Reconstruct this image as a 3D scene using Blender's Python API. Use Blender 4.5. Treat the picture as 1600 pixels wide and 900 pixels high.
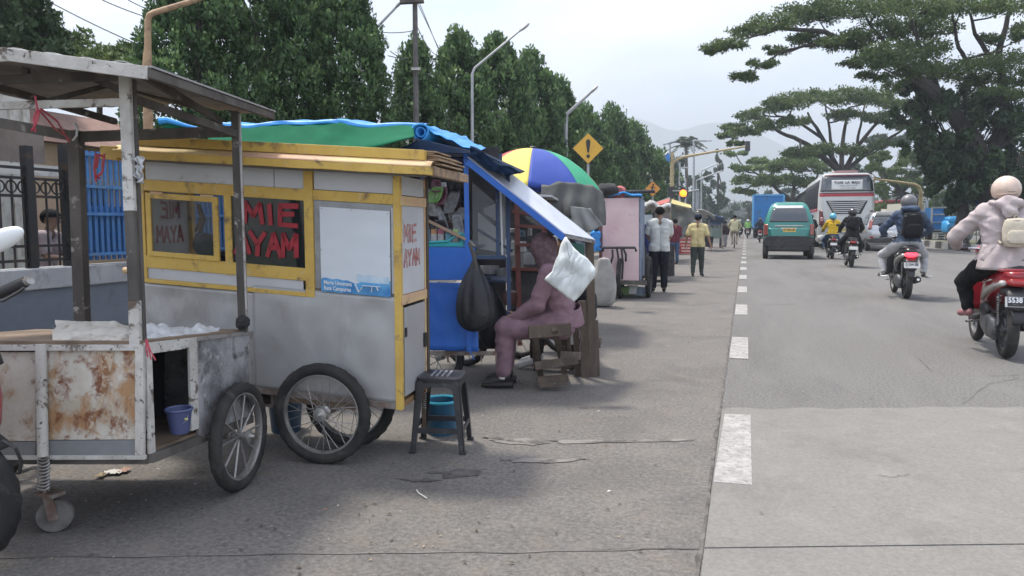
import bpy, bmesh, math, random
import numpy as np
from math import sin, cos, pi, radians as R, sqrt, atan, tan
from mathutils import Vector as V, Matrix, noise as N3
random.seed(7); rng = np.random.default_rng(7)
for o in list(bpy.data.objects): bpy.data.objects.remove(o)
S = bpy.context.scene; COL = S.collection

# ---------------------------------------------------------------- camera
FOC, CAMH = 1180.0, 1.25                       # focal length in photo pixels (1600 wide), eye height
TH = atan(100/FOC); PS = atan(365*cos(TH)/FOC) # pitch down, yaw left of the road axis (+Y)
cd = bpy.data.cameras.new('camera'); cam = bpy.data.objects.new('camera', cd); COL.objects.link(cam)
cd.sensor_width = 36; cd.lens = 36*FOC/1600; cd.clip_start = .05; cd.clip_end = 20000
cam.location = (0, 0, CAMH); cam.rotation_euler = (pi/2-TH, 0, PS); S.camera = cam
S.render.resolution_x, S.render.resolution_y = 1024, 576
FWD = V((-sin(PS)*cos(TH), cos(PS)*cos(TH), -sin(TH))); RGT = V((cos(PS), sin(PS), 0)); UPV = RGT.cross(FWD)
CP = V((0, 0, CAMH))
def ray(x, y): return FWD + RGT*((x-800)/FOC) - UPV*((y-450)/FOC)
def at(x, y, d): return CP + ray(x, y)*d       # measured picture point -> place at distance d
def ground(x, y, z=0.0):
    r = ray(x, y); return CP + r*((z-CAMH)/r.z)

# ---------------------------------------------------------------- world, sun, exposure
SUN_EL, SUN_AZ = R(69), R(-66)                 # azimuth from +Y, negative = left of the road
w = bpy.data.worlds.new('World'); S.world = w; w.use_nodes = True
nt = w.node_tree; nt.nodes.clear(); L = nt.links.new
out = nt.nodes.new('ShaderNodeOutputWorld'); bg = nt.nodes.new('ShaderNodeBackground')
sky = nt.nodes.new('ShaderNodeTexSky'); sky.sky_type = 'NISHITA'; sky.sun_disc = False
sky.sun_elevation = SUN_EL; sky.sun_rotation = SUN_AZ; sky.dust_density = 3.5; sky.air_density = 1.0; sky.ozone_density = 1.5
tc = nt.nodes.new('ShaderNodeTexCoord'); mp = nt.nodes.new('ShaderNodeMapping'); mp.inputs['Scale'].default_value = (1, 1, 2.6)
n1 = nt.nodes.new('ShaderNodeTexNoise'); n1.inputs['Scale'].default_value = 2.1; n1.inputs['Detail'].default_value = 7; n1.inputs['Roughness'].default_value = .52
rp = nt.nodes.new('ShaderNodeValToRGB'); rp.color_ramp.elements[0].position = .43; rp.color_ramp.elements[1].position = .66
rp.color_ramp.elements[0].color = (.20, .20, .20, 1); rp.color_ramp.elements[1].color = (.95, .95, .95, 1)
mx = nt.nodes.new('ShaderNodeMix'); mx.data_type = 'RGBA'; mx.inputs[7].default_value = (6.75, 6.8, 7.1, 1)
L(tc.outputs['Generated'], mp.inputs[0]); L(mp.outputs[0], n1.inputs['Vector']); L(n1.outputs['Fac'], rp.inputs[0])
L(rp.outputs[0], mx.inputs[0]); L(sky.outputs[0], mx.inputs[6]); L(mx.outputs[2], bg.inputs[0]); L(bg.outputs[0], out.inputs[0])
bg.inputs[1].default_value = .15
sl = bpy.data.lights.new('sun', 'SUN'); so = bpy.data.objects.new('sun', sl); COL.objects.link(so)
sl.energy = 2.7; sl.angle = R(7); sl.color = (1, .94, .84)
sd = V((sin(SUN_AZ)*cos(SUN_EL), cos(SUN_AZ)*cos(SUN_EL), sin(SUN_EL)))
so.rotation_euler = sd.to_track_quat('Z', 'Y').to_euler(); so.location = (-20, 10, 30)
S.view_settings.view_transform = 'Standard'; S.view_settings.look = 'None'; S.view_settings.exposure = 1.12; S.view_settings.gamma = 1

# ---------------------------------------------------------------- materials
MATS = {}
def M(name, col=(.5, .5, .5), rough=.6, metal=0., col2=None, sc=4., lo=.4, hi=.62, det=6, rgh=.6, dist=0., stretch=(1, 1, 1),
      dirt=None, dsc=3., dlo=.52, dhi=.7, dstretch=(1, 1, 1), bump=0., bsc=60., spec=.5, emit=0., trans=0., alpha=1., coat=0., island=0., bstretch=(1, 1, 1), transl=0.):
    if name in MATS: return MATS[name]
    m = bpy.data.materials.new(name); MATS[name] = m; m.use_nodes = True
    t = m.node_tree; b = t.nodes['Principled BSDF']; l = t.links.new
    c3 = lambda c: (c[0], c[1], c[2], 1)
    b.inputs['Base Color'].default_value = c3(col); b.inputs['Roughness'].default_value = rough; b.inputs['Metallic'].default_value = metal
    b.inputs['Specular IOR Level'].default_value = spec; b.inputs['Coat Weight'].default_value = coat
    if trans: b.inputs['Transmission Weight'].default_value = trans; b.inputs['IOR'].default_value = 1.1
    if alpha < 1: b.inputs['Alpha'].default_value = alpha
    if emit: b.inputs['Emission Color'].default_value = c3(col); b.inputs['Emission Strength'].default_value = emit
    tcn = t.nodes.new('ShaderNodeTexCoord'); cur = None
    def noise(scale, st, det_=6, dist_=0., r_=.6):
        mpn = t.nodes.new('ShaderNodeMapping'); mpn.inputs['Scale'].default_value = st
        l(tcn.outputs['Object'], mpn.inputs[0]); n = t.nodes.new('ShaderNodeTexNoise')
        n.inputs['Scale'].default_value = scale; n.inputs['Detail'].default_value = det_; n.inputs['Roughness'].default_value = r_; n.inputs['Distortion'].default_value = dist_
        l(mpn.outputs[0], n.inputs['Vector']); return n
    def mixc(fac, a, bcol):
        mm = t.nodes.new('ShaderNodeMix'); mm.data_type = 'RGBA'; l(fac, mm.inputs[0])
        if a is None: mm.inputs[6].default_value = c3(col)
        else: l(a, mm.inputs[6])
        mm.inputs[7].default_value = c3(bcol); return mm.outputs[2]
    def ramp(src, a, bb):
        r = t.nodes.new('ShaderNodeMapRange'); r.inputs[1].default_value = a; r.inputs[2].default_value = bb; l(src, r.inputs[0]); return r.outputs[0]
    if col2: cur = mixc(ramp(noise(sc, stretch, det, dist, rgh).outputs['Fac'], lo, hi), cur, col2)
    if dirt:
        for k, dc in enumerate(dirt if isinstance(dirt[0], tuple) else [dirt]):
            f = ramp(noise(dsc*(1+1.7*k), dstretch, 8, .4, .68).outputs['Fac'], dlo+.03*k, dhi+.03*k)
            cur = mixc(f, cur, dc)
    if island:
        g = t.nodes.new('ShaderNodeNewGeometry'); hsv = t.nodes.new('ShaderNodeHueSaturation')
        r = t.nodes.new('ShaderNodeMapRange'); r.inputs[3].default_value = 1-island; r.inputs[4].default_value = 1+island
        l(g.outputs['Random Per Island'], r.inputs[0]); l(r.outputs[0], hsv.inputs['Value'])
        if cur is None: hsv.inputs['Color'].default_value = c3(col)
        else: l(cur, hsv.inputs['Color'])
        cur = hsv.outputs[0]
    if cur is not None: l(cur, b.inputs['Base Color'])
    if bump:
        bn = t.nodes.new('ShaderNodeBump'); bn.inputs['Strength'].default_value = bump; bn.inputs['Distance'].default_value = .01
        l(noise(bsc, bstretch).outputs['Fac'], bn.inputs['Height']); l(bn.outputs[0], b.inputs['Normal'])
    if transl:
        tr = t.nodes.new('ShaderNodeBsdfTranslucent'); ms = t.nodes.new('ShaderNodeMixShader'); ms.inputs[0].default_value = transl
        if cur is not None: l(cur, tr.inputs[0])
        else: tr.inputs[0].default_value = c3(col)
        l(b.outputs[0], ms.inputs[1]); l(tr.outputs[0], ms.inputs[2]); l(ms.outputs[0], t.nodes['Material Output'].inputs[0])
    return m

# ---------------------------------------------------------------- mesh helpers (world coordinates unless a local root is used)
def basis(d):
    d = V(d).normalized(); a = V((0, 0, 1)) if abs(d.z) < .95 else V((1, 0, 0))
    x = d.cross(a).normalized(); return x, d.cross(x).normalized()
class MB:
    def __init__(s): s.v = []; s.f = []; s.m = []; s.k = 0
    def mat(s, k): s.k = k; return s
    def add(s, vs, fs):
        n = len(s.v); s.v += [V(p) for p in vs]; s.f += [tuple(i+n for i in f) for f in fs]; s.m += [s.k]*len(fs); return s
    def quad(s, a, b, c, d): return s.add([a, b, c, d], [(0, 1, 2, 3)])
    def hexa(s, a, b, c, d, e, f, g, h):     # bottom ring a b c d, top ring e f g h
        return s.add([a, b, c, d, e, f, g, h], [(3, 2, 1, 0), (4, 5, 6, 7), (0, 1, 5, 4), (1, 2, 6, 5), (2, 3, 7, 6), (3, 0, 4, 7)])
    def box(s, c, sz, rot=None):
        c = V(c); x, y, z = sz[0]/2, sz[1]/2, sz[2]/2
        p = [V(q) for q in ((-x, -y, -z), (x, -y, -z), (x, y, -z), (-x, y, -z), (-x, -y, z), (x, -y, z), (x, y, z), (-x, y, z))]
        if rot is not None: p = [rot @ q for q in p]
        return s.hexa(*[c+q for q in p])
    def bar(s, p0, p1, w, h=None, up=None):
        p0, p1 = V(p0), V(p1); h = w if h is None else h; d = (p1-p0).normalized()
        u = V(up) if up is not None else (V((0, 0, 1)) if abs(d.z) < .9 else RGT)
        a = d.cross(u).normalized(); b = a.cross(d).normalized(); a *= w/2; b *= h/2
        return s.hexa(p0-a-b, p0+a-b, p0+a+b, p0-a+b, p1-a-b, p1+a-b, p1+a+b, p1-a+b)
    def path(s, pts, rad, n=8, cap=True):
        pts = [V(p) for p in pts]
        if not isinstance(rad, (list, tuple)): rad = [rad]*len(pts)
        rings = []; x0 = None
        for i, p in enumerate(pts):
            d = (pts[min(i+1, len(pts)-1)]-pts[max(i-1, 0)])
            if d.length < 1e-9: d = V((0, 0, 1))
            d.normalize()
            if x0 is None: x0, _ = basis(d)
            x0 = (x0-d*x0.dot(d)); x0 = x0.normalized() if x0.length > 1e-5 else basis(d)[0]
            y0 = d.cross(x0)
            rings.append([p+(x0*cos(2*pi*k/n)+y0*sin(2*pi*k/n))*rad[i] for k in range(n)])
        return s.rings(rings, cap)
    def rings(s, rings, cap=True, close=False):
        n = len(rings[0]); vs = [p for r in rings for p in r]; fs = []
        m = len(rings)
        for i in range(m if close else m-1):
            j = (i+1) % m
            for k in range(n): fs.append((i*n+k, i*n+(k+1) % n, j*n+(k+1) % n, j*n+k))
        if cap and not close: fs += [tuple(range(n-1, -1, -1)), tuple((m-1)*n+k for k in range(n))]
        return s.add(vs, fs)
    def tube(s, p0, p1, r0, r1=None, n=10): return s.path([p0, p1], [r0, r0 if r1 is None else r1], n)
    def torus(s, c, axis, r, a, n=36, k=10, b=None):
        x, y = basis(axis); z = V(axis).normalized(); c = V(c); b = a if b is None else b
        return s.rings([[c+(x*cos(t)+y*sin(t))*(r+a*cos(q))+z*(b*sin(q)) for q in [2*pi*j/k for j in range(k)]] for t in [2*pi*i/n for i in range(n)]], close=True)
    def lathe(s, c, axis, prof, n=20):            # prof: (radius, distance along axis)
        x, y = basis(axis); z = V(axis).normalized(); c = V(c)
        return s.rings([[c+(x*cos(t)+y*sin(t))*r+z*h for t in [2*pi*i/n for i in range(n)]] for r, h in prof])
    def ell(s, c, rad, rot=None, n=16, m=10, fn=None):
        c = V(c); rings = []
        for i in range(1, m):
            ph = pi*i/m; r = []
            for k in range(n):
                t = 2*pi*k/n; q = V((sin(ph)*cos(t), sin(ph)*sin(t), -cos(ph)))
                if fn: q = q*fn(q)
                q = V((q.x*rad[0], q.y*rad[1], q.z*rad[2]))
                r.append(c+(rot @ q if rot is not None else q))
            rings.append(r)
        return s.rings(rings)
    def capsule(s, p0, r0, p1, r1, n=12):
        p0, p1 = V(p0), V(p1); d = p1-p0
        if d.length < 1e-4: d = V((0, 0, 1e-3)); p1 = p0+d
        d = d.normalized(); pts = []; rad = []
        for a in (-80, -50, -20): pts.append(p0+d*(r0*sin(R(a)))); rad.append(r0*cos(R(a)))
        for a in (20, 50, 80): pts.append(p1+d*(r1*sin(R(a)))); rad.append(r1*cos(R(a)))
        x, y = basis(d)
        return s.rings([[p+(x*cos(2*pi*k/n)+y*sin(2*pi*k/n))*r for k in range(n)] for p, r in zip(pts, rad)])
    def loft(s, secs, n=20, axis='y', cap=True):   # secs: (pos, centre a, centre z, half a, half z, exponent)
        rings = []
        for (t, ca, cz, ha, hz, e) in secs:
            r = []
            for k in range(n):
                q = 2*pi*k/n; cx, sx = cos(q), sin(q)
                a = ca+ha*math.copysign(abs(cx)**(2/e), cx); z = cz+hz*math.copysign(abs(sx)**(2/e), sx)
                r.append(V((a, t, z)) if axis == 'y' else V((t, a, z)) if axis == 'x' else V((a, z, t)))
            rings.append(r)
        return s.rings(rings, cap)
    def grid(s, fn, nu, nv):
        vs = [fn(i/nu, j/nv) for j in range(nv+1) for i in range(nu+1)]
        return s.add(vs, [(j*(nu+1)+i, j*(nu+1)+i+1, (j+1)*(nu+1)+i+1, (j+1)*(nu+1)+i) for j in range(nv) for i in range(nu)])
    def prism(s, pts, off):                        # closed outline extruded by vector off
        pts = [V(p) for p in pts]; n = len(pts); off = V(off)
        return s.add(pts+[p+off for p in pts], [tuple(range(n-1, -1, -1)), tuple(range(n, 2*n))]+[(i, (i+1) % n, n+(i+1) % n, n+i) for i in range(n)])
    def build(s, name, mats, parent=None, smooth=False, bev=0., thick=0., sub=0, xf=None):
        me = bpy.data.meshes.new(name)
        vs = [xf(p) for p in s.v] if xf else s.v
        off = world_loc(parent) if (parent is not None and not parent.get('_local')) else V((0, 0, 0))
        me.from_pydata([tuple(p-off) for p in vs], [], s.f)
        for mm in (mats if isinstance(mats, (list, tuple)) else [mats]): me.materials.append(mm)
        me.polygons.foreach_set('material_index', s.m)
        bm = bmesh.new(); bm.from_mesh(me); bmesh.ops.recalc_face_normals(bm, faces=bm.faces); bm.to_mesh(me); bm.free()
        if smooth:
            me.polygons.foreach_set('use_smooth', [True]*len(me.polygons))
            if smooth != 'all':
                try: me.set_sharp_from_angle(angle=R(38))
                except Exception: pass
        o = bpy.data.objects.new(name, me); COL.objects.link(o)
        if parent is not None: o.parent = parent; o['_local'] = parent.get('_local', False); o['_wl'] = tuple(off)
        if thick:
            k = o.modifiers.new('t', 'SOLIDIFY'); k.thickness = thick; k.offset = 0
        if bev:
            k = o.modifiers.new('b', 'BEVEL'); k.width = bev; k.segments = 2; k.limit_method = 'ANGLE'
        if sub:
            k = o.modifiers.new('s', 'SUBSURF'); k.levels = sub; k.render_levels = sub
        return o
def world_loc(o):
    w = V(o.location) if not o.get('_wl') else V(o['_wl'])
    return w
def tag(o, label=None, cat=None, group=None, kind=None):
    if label: o['label'] = label
    if cat: o['category'] = cat
    if group: o['group'] = group
    if kind: o['kind'] = kind
    return o
def thing(name, label, cat, loc, group=None, rz=None):
    o = bpy.data.objects.new(name, None); COL.objects.link(o); o.location = loc; o.empty_display_size = .2
    if rz is not None: o.rotation_euler = (0, 0, rz); o['_local'] = True
    tag(o, label, cat, group); return o
def solo(o, label, cat, group=None, kind=None):    # a one-mesh top-level thing, origin moved to its base
    me = o.data; n = len(me.vertices); a = np.empty(n*3, 'f'); me.vertices.foreach_get('co', a); a = a.reshape(-1, 3)
    c = np.array([a[:, 0].mean(), a[:, 1].mean(), a[:, 2].min()]); a -= c; me.vertices.foreach_set('co', a.ravel()); o.location = tuple(c)
    return tag(o, label, cat, group, kind)
def struct(o): o['kind'] = 'structure'; return o
def kids(o): return [c for c in COL.objects if c.parent == o]
def dup(root, loc, rz=None, label=None, scale=None):
    allo = list(COL.objects); by = {}
    for c in allo:
        if c.parent: by.setdefault(c.parent.name, []).append(c)
    def cp(o, par):
        c = o.copy(); COL.objects.link(c)
        if par is not None: c.parent = par
        for ch in by.get(o.name, []): cp(ch, c)
        return c
    r = cp(root, None); r.location = loc
    if rz is not None: r.rotation_euler = (0, 0, rz)
    if label: r['label'] = label
    if scale: r.scale = (scale,)*3
    return r
def nz(p, s=1., k=0.): p = V(p); return N3.noise(V((p.x*s+k, p.y*s-k, p.z*s+2*k)))
def evalmesh(o):
    dg = bpy.context.evaluated_depsgraph_get(); return bpy.data.meshes.new_from_object(o.evaluated_get(dg))
def blob(mb, voxel, smooth=4, name='b'):           # union of closed shapes -> one continuous surface
    me = bpy.data.meshes.new(name); me.from_pydata([tuple(p) for p in mb.v], [], mb.f)
    bm = bmesh.new(); bm.from_mesh(me); bmesh.ops.recalc_face_normals(bm, faces=bm.faces); bm.to_mesh(me); bm.free()
    o = bpy.data.objects.new(name, me); COL.objects.link(o)
    k = o.modifiers.new('r', 'REMESH'); k.mode = 'VOXEL'; k.voxel_size = voxel
    k = o.modifiers.new('s', 'SMOOTH'); k.iterations = smooth; k.factor = .5
    r = evalmesh(o); bpy.data.objects.remove(o); bpy.data.meshes.remove(me)
    r.polygons.foreach_set('use_smooth', [True]*len(r.polygons)); return r
def meshobj(name, me, mats, parent=None):
    me.materials.clear()
    for m in (mats if isinstance(mats, (list, tuple)) else [mats]): me.materials.append(m)
    if parent is not None and not parent.get('_local'):
        off = world_loc(parent); me.transform(Matrix.Translation(-off))
    o = bpy.data.objects.new(name, me); COL.objects.link(o)
    if parent is not None: o.parent = parent; o['_local'] = parent.get('_local', False); o['_wl'] = tuple(world_loc(parent))
    return o
def textobj(name, body, o, right, up, h, mat, parent, depth=.002, width=None, bold=0.):
    cu = bpy.data.curves.new(name, 'FONT'); cu.body = body; cu.size = 1; cu.extrude = .0; cu.align_x = 'CENTER'; cu.align_y = 'CENTER'; cu.offset = bold; cu.resolution_u = 3
    t = bpy.data.objects.new(name, cu); COL.objects.link(t); me = evalmesh(t); bpy.data.objects.remove(t)
    xs = [v.co.x for v in me.vertices]; sx = h*1.35
    if width: sx = width/(max(xs)-min(xs))
    right = V(right).normalized(); up = V(up).normalized(); nrm = right.cross(up)
    for v in me.vertices: v.co = V(o)+right*(v.co.x*sx)+up*(v.co.y*h*1.35)+nrm*(v.co.z+depth)
    return meshobj(name, me, mat, parent)
STK = {'M': [[(0, 0), (.05, 1), (.5, .35), (.95, 1), (1, 0)]], 'I': [[(.5, 0), (.5, 1)]], 'E': [[(1, 1), (.1, .95), (.05, 0), (1, .03)], [(.1, .52), (.8, .55)]],
       'A': [[(0, 0), (.5, 1), (1, 0)], [(.22, .36), (.8, .36)]], 'Y': [[(0, 1), (.5, .48), (1, 1)], [(.5, .5), (.42, 0)]]}
def paint_text(txt, o, right, up, lw, lh, gap, sw, mb, jit=.04):   # brush-painted capital letters
    rr = V(right).normalized(); uu = V(up).normalized(); nn = rr.cross(uu)
    cx = 0.
    for i, ch in enumerate(txt):
        base = V(o)+rr*cx; cx += (lw*.5 if ch == 'I' else lw)+gap
        for st in STK.get(ch, []):
            q = [base+rr*((x*(lw if ch != 'I' else lw*.5))+random.uniform(-jit, jit)*lw)+uu*((y+random.uniform(-jit, jit))*lh) for x, y in st]
            for a, b in zip(q, q[1:]):
                e = (b-a).normalized()*sw*.3; mb.bar(a-e, b+e, .003, sw*random.uniform(.9, 1.1), up=nn.cross(b-a))

def wheel(parent, c, axis, r, tr, rim_w, tyre, rimm, spm, nsp=24, spr=.0022, hub=(.03, .09), thick_spoke=False, name='wheel', tread=True, tw=None):
    c = V(c); ax = V(axis).normalized(); x, y = basis(ax); tw = tw or tr
    h = MB().lathe(c-ax*hub[1]/2, ax, [(.006, -.02), (.012, -.015), (hub[0]*.5, 0), (hub[0], .004), (hub[0], .014), (hub[0]*.55, .02), (hub[0]*.55, hub[1]-.02), (hub[0], hub[1]-.014), (hub[0], hub[1]-.004), (.012, hub[1]), (.006, hub[1]+.02)], 16).build(name, rimm, parent, 'a')
    t = MB(); k = 12; n = 48; rings = []
    for i in range(n):
        a = 2*pi*i/n; rr = []
        for j in range(k):
            q = 2*pi*j/k; e = tr*cos(q); z = tw*sin(q)
            if tread and cos(q) > .5: e += (.004 if (i+j) % 2 else -.002)
            rr.append(c+(x*cos(a)+y*sin(a))*(r-tr+e)+ax*z)
        rings.append(rr)
    t.rings(rings, close=True).build('tyre', tyre, h, 'a')
    rm = MB(); ri = r-2*tr+.004
    prof = [(ri-.004, -rim_w), (ri+.012, -rim_w), (ri+.004, 0), (ri+.012, rim_w), (ri-.004, rim_w), (ri-.010, 0)]
    rm.rings([[c+(x*cos(a)+y*sin(a))*p[0]+ax*p[1] for p in prof] for a in [2*pi*i/n for i in range(n)]], close=True).build('rim', rimm, h, 'a')
    for i in range(nsp):
        a = 2*pi*i/nsp; s_ = 1 if i % 2 else -1
        if thick_spoke: p0 = c+(x*cos(a)+y*sin(a))*hub[0]*.6; p1 = c+(x*cos(a)+y*sin(a))*(ri-.004)
        else:
            b = a+(.9 if (i//2) % 2 else -.9); p0 = c+ax*s_*hub[1]*.36+(x*cos(b)+y*sin(b))*hub[0]*.9; p1 = c+(x*cos(a)+y*sin(a))*(ri-.003)
        MB().path([p0, p1], spr, 5).build('spoke', spm, h, 'a')
    return h
# ================================================================ SETTING: ground, road, wall, hills
m_asph = M('worn_asphalt', (.102, .099, .095), .9, col2=(.205, .199, .190), sc=48, lo=.42, hi=.62, det=6, rgh=.85, dirt=[(.085, .083, .080), (.175, .171, .164)], dsc=.9, dlo=.47, dhi=.85, dstretch=(1, .18, 1), bump=.6, bsc=150, spec=.25)
m_left = M('dusty_pavement', (.108, .101, .094), .92, col2=(.212, .200, .187), sc=42, lo=.42, hi=.62, det=7, rgh=.85, dirt=[(.080, .075, .072), (.205, .188, .168), (.19, .155, .125)], dsc=1.1, dlo=.48, dhi=.88, bump=.7, bsc=120, spec=.2)
m_conc = M('concrete_slab', (.155, .150, .139), .92, col2=(.228, .221, .205), sc=50, lo=.35, hi=.68, det=6, rgh=.82, dirt=[(.115, .111, .104), (.24, .234, .22)], dsc=1.3, dlo=.50, dhi=.82, bump=.45, bsc=130, spec=.2)
m_dust = M('sandy_verge', (.20, .175, .15), .95, col2=(.26, .235, .20), sc=2, bump=.5, bsc=60)
m_walk = M('pavement_paving', (.22, .215, .205), .92, col2=(.28, .27, .255), sc=2, dirt=(.13, .125, .115), bump=.4)
m_earth = M('far_ground', (.13, .135, .10), .95, col2=(.09, .11, .06), sc=.05)
m_white = M('road_paint', (.35, .342, .325), .85, col2=(.27, .263, .25), sc=9, lo=.4, hi=.6, dirt=[(.21, .205, .195), (.15, .145, .14)], dsc=14, dlo=.50, dhi=.64, bump=.3, bsc=160)
m_joint = M('joint_tar', (.060, .054, .049), .95, col2=(.14, .13, .12), sc=9)
g = MB().grid(lambda u, v: V((-2300+4600*u, -50+3300*v, -.02)), 4, 4); struct(g.build('ground', m_earth))
def strip(name, x0, x1, y0, y1, z, mat, nx=1, ny=1): return MB().grid(lambda u, v: V((x0+(x1-x0)*u, y0+(y1-y0)*v, z)), nx, ny).build(name, mat)
struct(strip('road', -.125, 9.7, -6, 420, .0, m_asph))
struct(strip('parking_lane', -5.2, -.135, -6, 420, .0, m_left))
struct(strip('road_joint_seam', -.137, -.123, -6, 420, -.004, m_joint))
# ragged longitudinal seam with broken edge
mb = MB(); n = 260; rs = random.Random(3)
ys = [1.2+i*.09 for i in range(n)]
lf = [-.131-.003-rs.random()*.007-(.012 if rs.random() < .12 else 0) for _ in ys]; rg = [-.131+.002+rs.random()*.005+(.012 if rs.random() < .08 else 0) for _ in ys]
for i in range(n-1): mb.quad((lf[i], ys[i], .004), (rg[i], ys[i], .004), (rg[i+1], ys[i+1], .004), (lf[i+1], ys[i+1], .004))
struct(mb.build('seam_crack', m_joint))
# concrete slab panels in the right lane up to y = 5.25 (ragged front edge), joints as gaps
def slab(x0, x1, y0, y1, ragged=False):
    mb = MB(); k = 60; pts = [(x0, y0), (x1, y0)]
    top = [(x1-(x1-x0)*i/k, y1+(.0+nz((i*.35, 3, 1), 1)*.07+.012*(i/k)) if ragged else y1) for i in range(k+1)]
    pts += top; mb.prism([V((a, b+.34*(a+.12), -.015)) for a, b in pts], (0, 0, .021)); return mb
t = bpy.data.objects.new('concrete_lane', None); COL.objects.link(t); t['kind'] = 'structure'
for (x0, x1, y0, y1, rg_) in ((-.12, 4.3, 2.915, 5.2, True), (-.12, 4.3, -1.5, 2.903, False), (4.315, 9.6, 2.915, 5.2, True), (4.315, 9.6, -1.5, 2.903, False)):
    slab(x0, x1, y0, y1, rg_).build('slab', m_conc, t)
mb = MB().grid(lambda u, v: V((-5+4.86*u, 2.90+.34*(-4.86+4.86*u)+nz((u*9, 1, 1), 2)*.02+(v-.5)*(.007+.006*nz((u*30, 2, 2), 1)), .004)), 90, 1); struct(mb.build('lane_joint', M('lane_joint_tar', (.085, .08, .075), .95, col2=(.17, .16, .15), sc=5)))
# lane dashes: period 3.62 m
for i in range(34):
    y0 = 3.69+3.56*i; y1 = y0+1.38
    pts = [(-.115, y0), (.055, y0), (.057, y0+.7), (.055, y1), (-.112, y1), (-.118+.01*random.random(), y0+.6)]
    z = .0062 if y0 < 5 else .004
    if i == 0: pts = [(-.118, y0), (.06, y0+.01), (.062, y1+.02), (-.10, y1+.0)]
    o = MB().prism([V((a, b, z-.001)) for a, b in pts], (0, 0, .003)).build('lane_dash', m_white); struct(o)
# edge line on the right before the far kerb
struct(MB().quad((9.2, 8, .004), (9.35, 8, .004), (9.35, 300, .004), (9.2, 300, .004)).build('edge_line', m_white))
# left verge between parking lane and wall, raised paved strip with kerb
struct(strip('verge', -6.1, -5.35, -6, 420, .06, m_dust)); struct(MB().box((-5.28, 207, .0), (.15, 426, .16)).build('kerb', m_walk))
# right kerb, median with painted blocks, and the far carriageway
m_kw, m_kb = M('kerb_white', (.5, .5, .48), .85, col2=(.34, .335, .32), sc=2), M('kerb_black', (.055, .055, .055), .85, col2=(.12, .12, .12), sc=2)
struct(strip('far_carriageway', 14.2, 24, -6, 420, .0, m_asph))
md = MB().box((11.95, 207, .10), (4.3, 426, .24)).build('median', m_walk); struct(md)
mk = bpy.data.objects.new('median_kerb', None); COL.objects.link(mk); mk['kind'] = 'structure'
me0 = MB().box((0, 0, .17), (.2, 1.3, .34)); bk = []
for i in range(46):
    o = me0.build('kerb_stone', m_kw if i % 2 else m_kb, None) if i < 2 else bk[i % 2].copy()
    if i >= 2: COL.objects.link(o)
    o.parent = mk; o.location = (9.72, 31+1.32*i, 0); bk.append(o)
struct(MB().box((9.76, 12, .13), (.2, 36, .26)).build('kerb', m_kw))
# painted white block wall of the planter behind the kerb on the right
struct(strip('right_verge', 9.8, 14.1, -6, 420, .225, M('grass_verge', (.07, .09, .04), .95, col2=(.13, .115, .08), sc=1.5, bump=.6, bsc=40)))
# hills, hazy ridge
def hills(x0, x1, y, pts, name, mat, z0=0):
    xs = [p[0] for p in pts]; zs = [p[1] for p in pts]
    def fn(u, v):
        x = x0+(x1-x0)*u; z = float(np.interp(u, xs, zs)); q = z*v
        return V((x, y-(1-v)*500+nz((u*20, v*6, 0), 1)*30, z0+q*(1+.10*nz((u*24, v*5, 3), 1))))
    struct(MB().grid(fn, 120, 16).build(name, mat, None, 'all'))
m_hill = M('hill_forest', (.05, .085, .05), .95, col2=(.085, .11, .06), sc=.01)
# ---- haze box goes at the end of the script

# low blue-grey wall, left
WX = -6.1
m_wall = M('blue_grey_wall', (.105, .125, .155), .85, col2=(.14, .16, .19), sc=1.5, dirt=[(.06, .07, .07), (.2, .21, .22)], dsc=2, dlo=.58, dhi=.75, bump=.3, bsc=30)
m_cap = M('wall_capping', (.27, .28, .30), .85, col2=(.34, .35, .36), sc=2, dirt=(.12, .12, .12), bump=.25)
wl = thing('boundary_wall', 'low blue grey plastered wall with pale capping behind the rusty cart', 'wall', (WX, 20, 0))
MB().box((WX-.1, 30.0, .33), (.2, 66, .66)).build('wall_face', m_wall, wl); 
MB().box((WX-.1, 30.0, .755), (.26, 66, .19)).build('capping', m_cap, wl, bev=.01)
# black iron fence on the wall, y 2.5..7.2
m_iron = M('black_iron', (.035, .037, .04), .5, .6, dirt=(.10, .06, .04), dsc=9)
fn_ = thing('iron_fence', 'black iron railing with curled scroll band standing on the grey wall', 'fence', (WX-.1, 5, .85))
for z in (.92, 1.05, 1.50, 1.66, 1.75): MB().bar((WX-.1, 2.6, z), (WX-.1, 5.72, z), .025).build('rail', m_iron, fn_)
y = 2.7; i = 0
bar0 = MB().bar((0, 0, .86), (0, 0, 1.66), .014)
b0 = None
while y < 5.7:
    if b0 is None:
        b0 = MB().bar((WX-.1, y, .86), (WX-.1, y, 1.66), .014).build('picket', m_iron, fn_); y0_ = y
    else:
        c = b0.copy(); COL.objects.link(c); c.parent = fn_; c.location = (0, y-y0_, 0)
    y += .115
y = 2.7; s0 = None
while y < 5.7:
    if s0 is None:
        s0 = MB().torus((WX-.1, y, 1.58), (1, 0, 0), .052, .008, 14, 5).build('scroll', m_iron, fn_); y0_ = y
    else:
        c = s0.copy(); COL.objects.link(c); c.parent = fn_; c.location = (0, y-y0_, 0)
    y += .115
for yy in (5.28, 5.72):
    MB().box((WX-.1, yy, 1.4), (.075, .075, 1.1) if yy < 5.5 else (.12, .12, 1.2)).build('post', m_iron, fn_)
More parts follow.
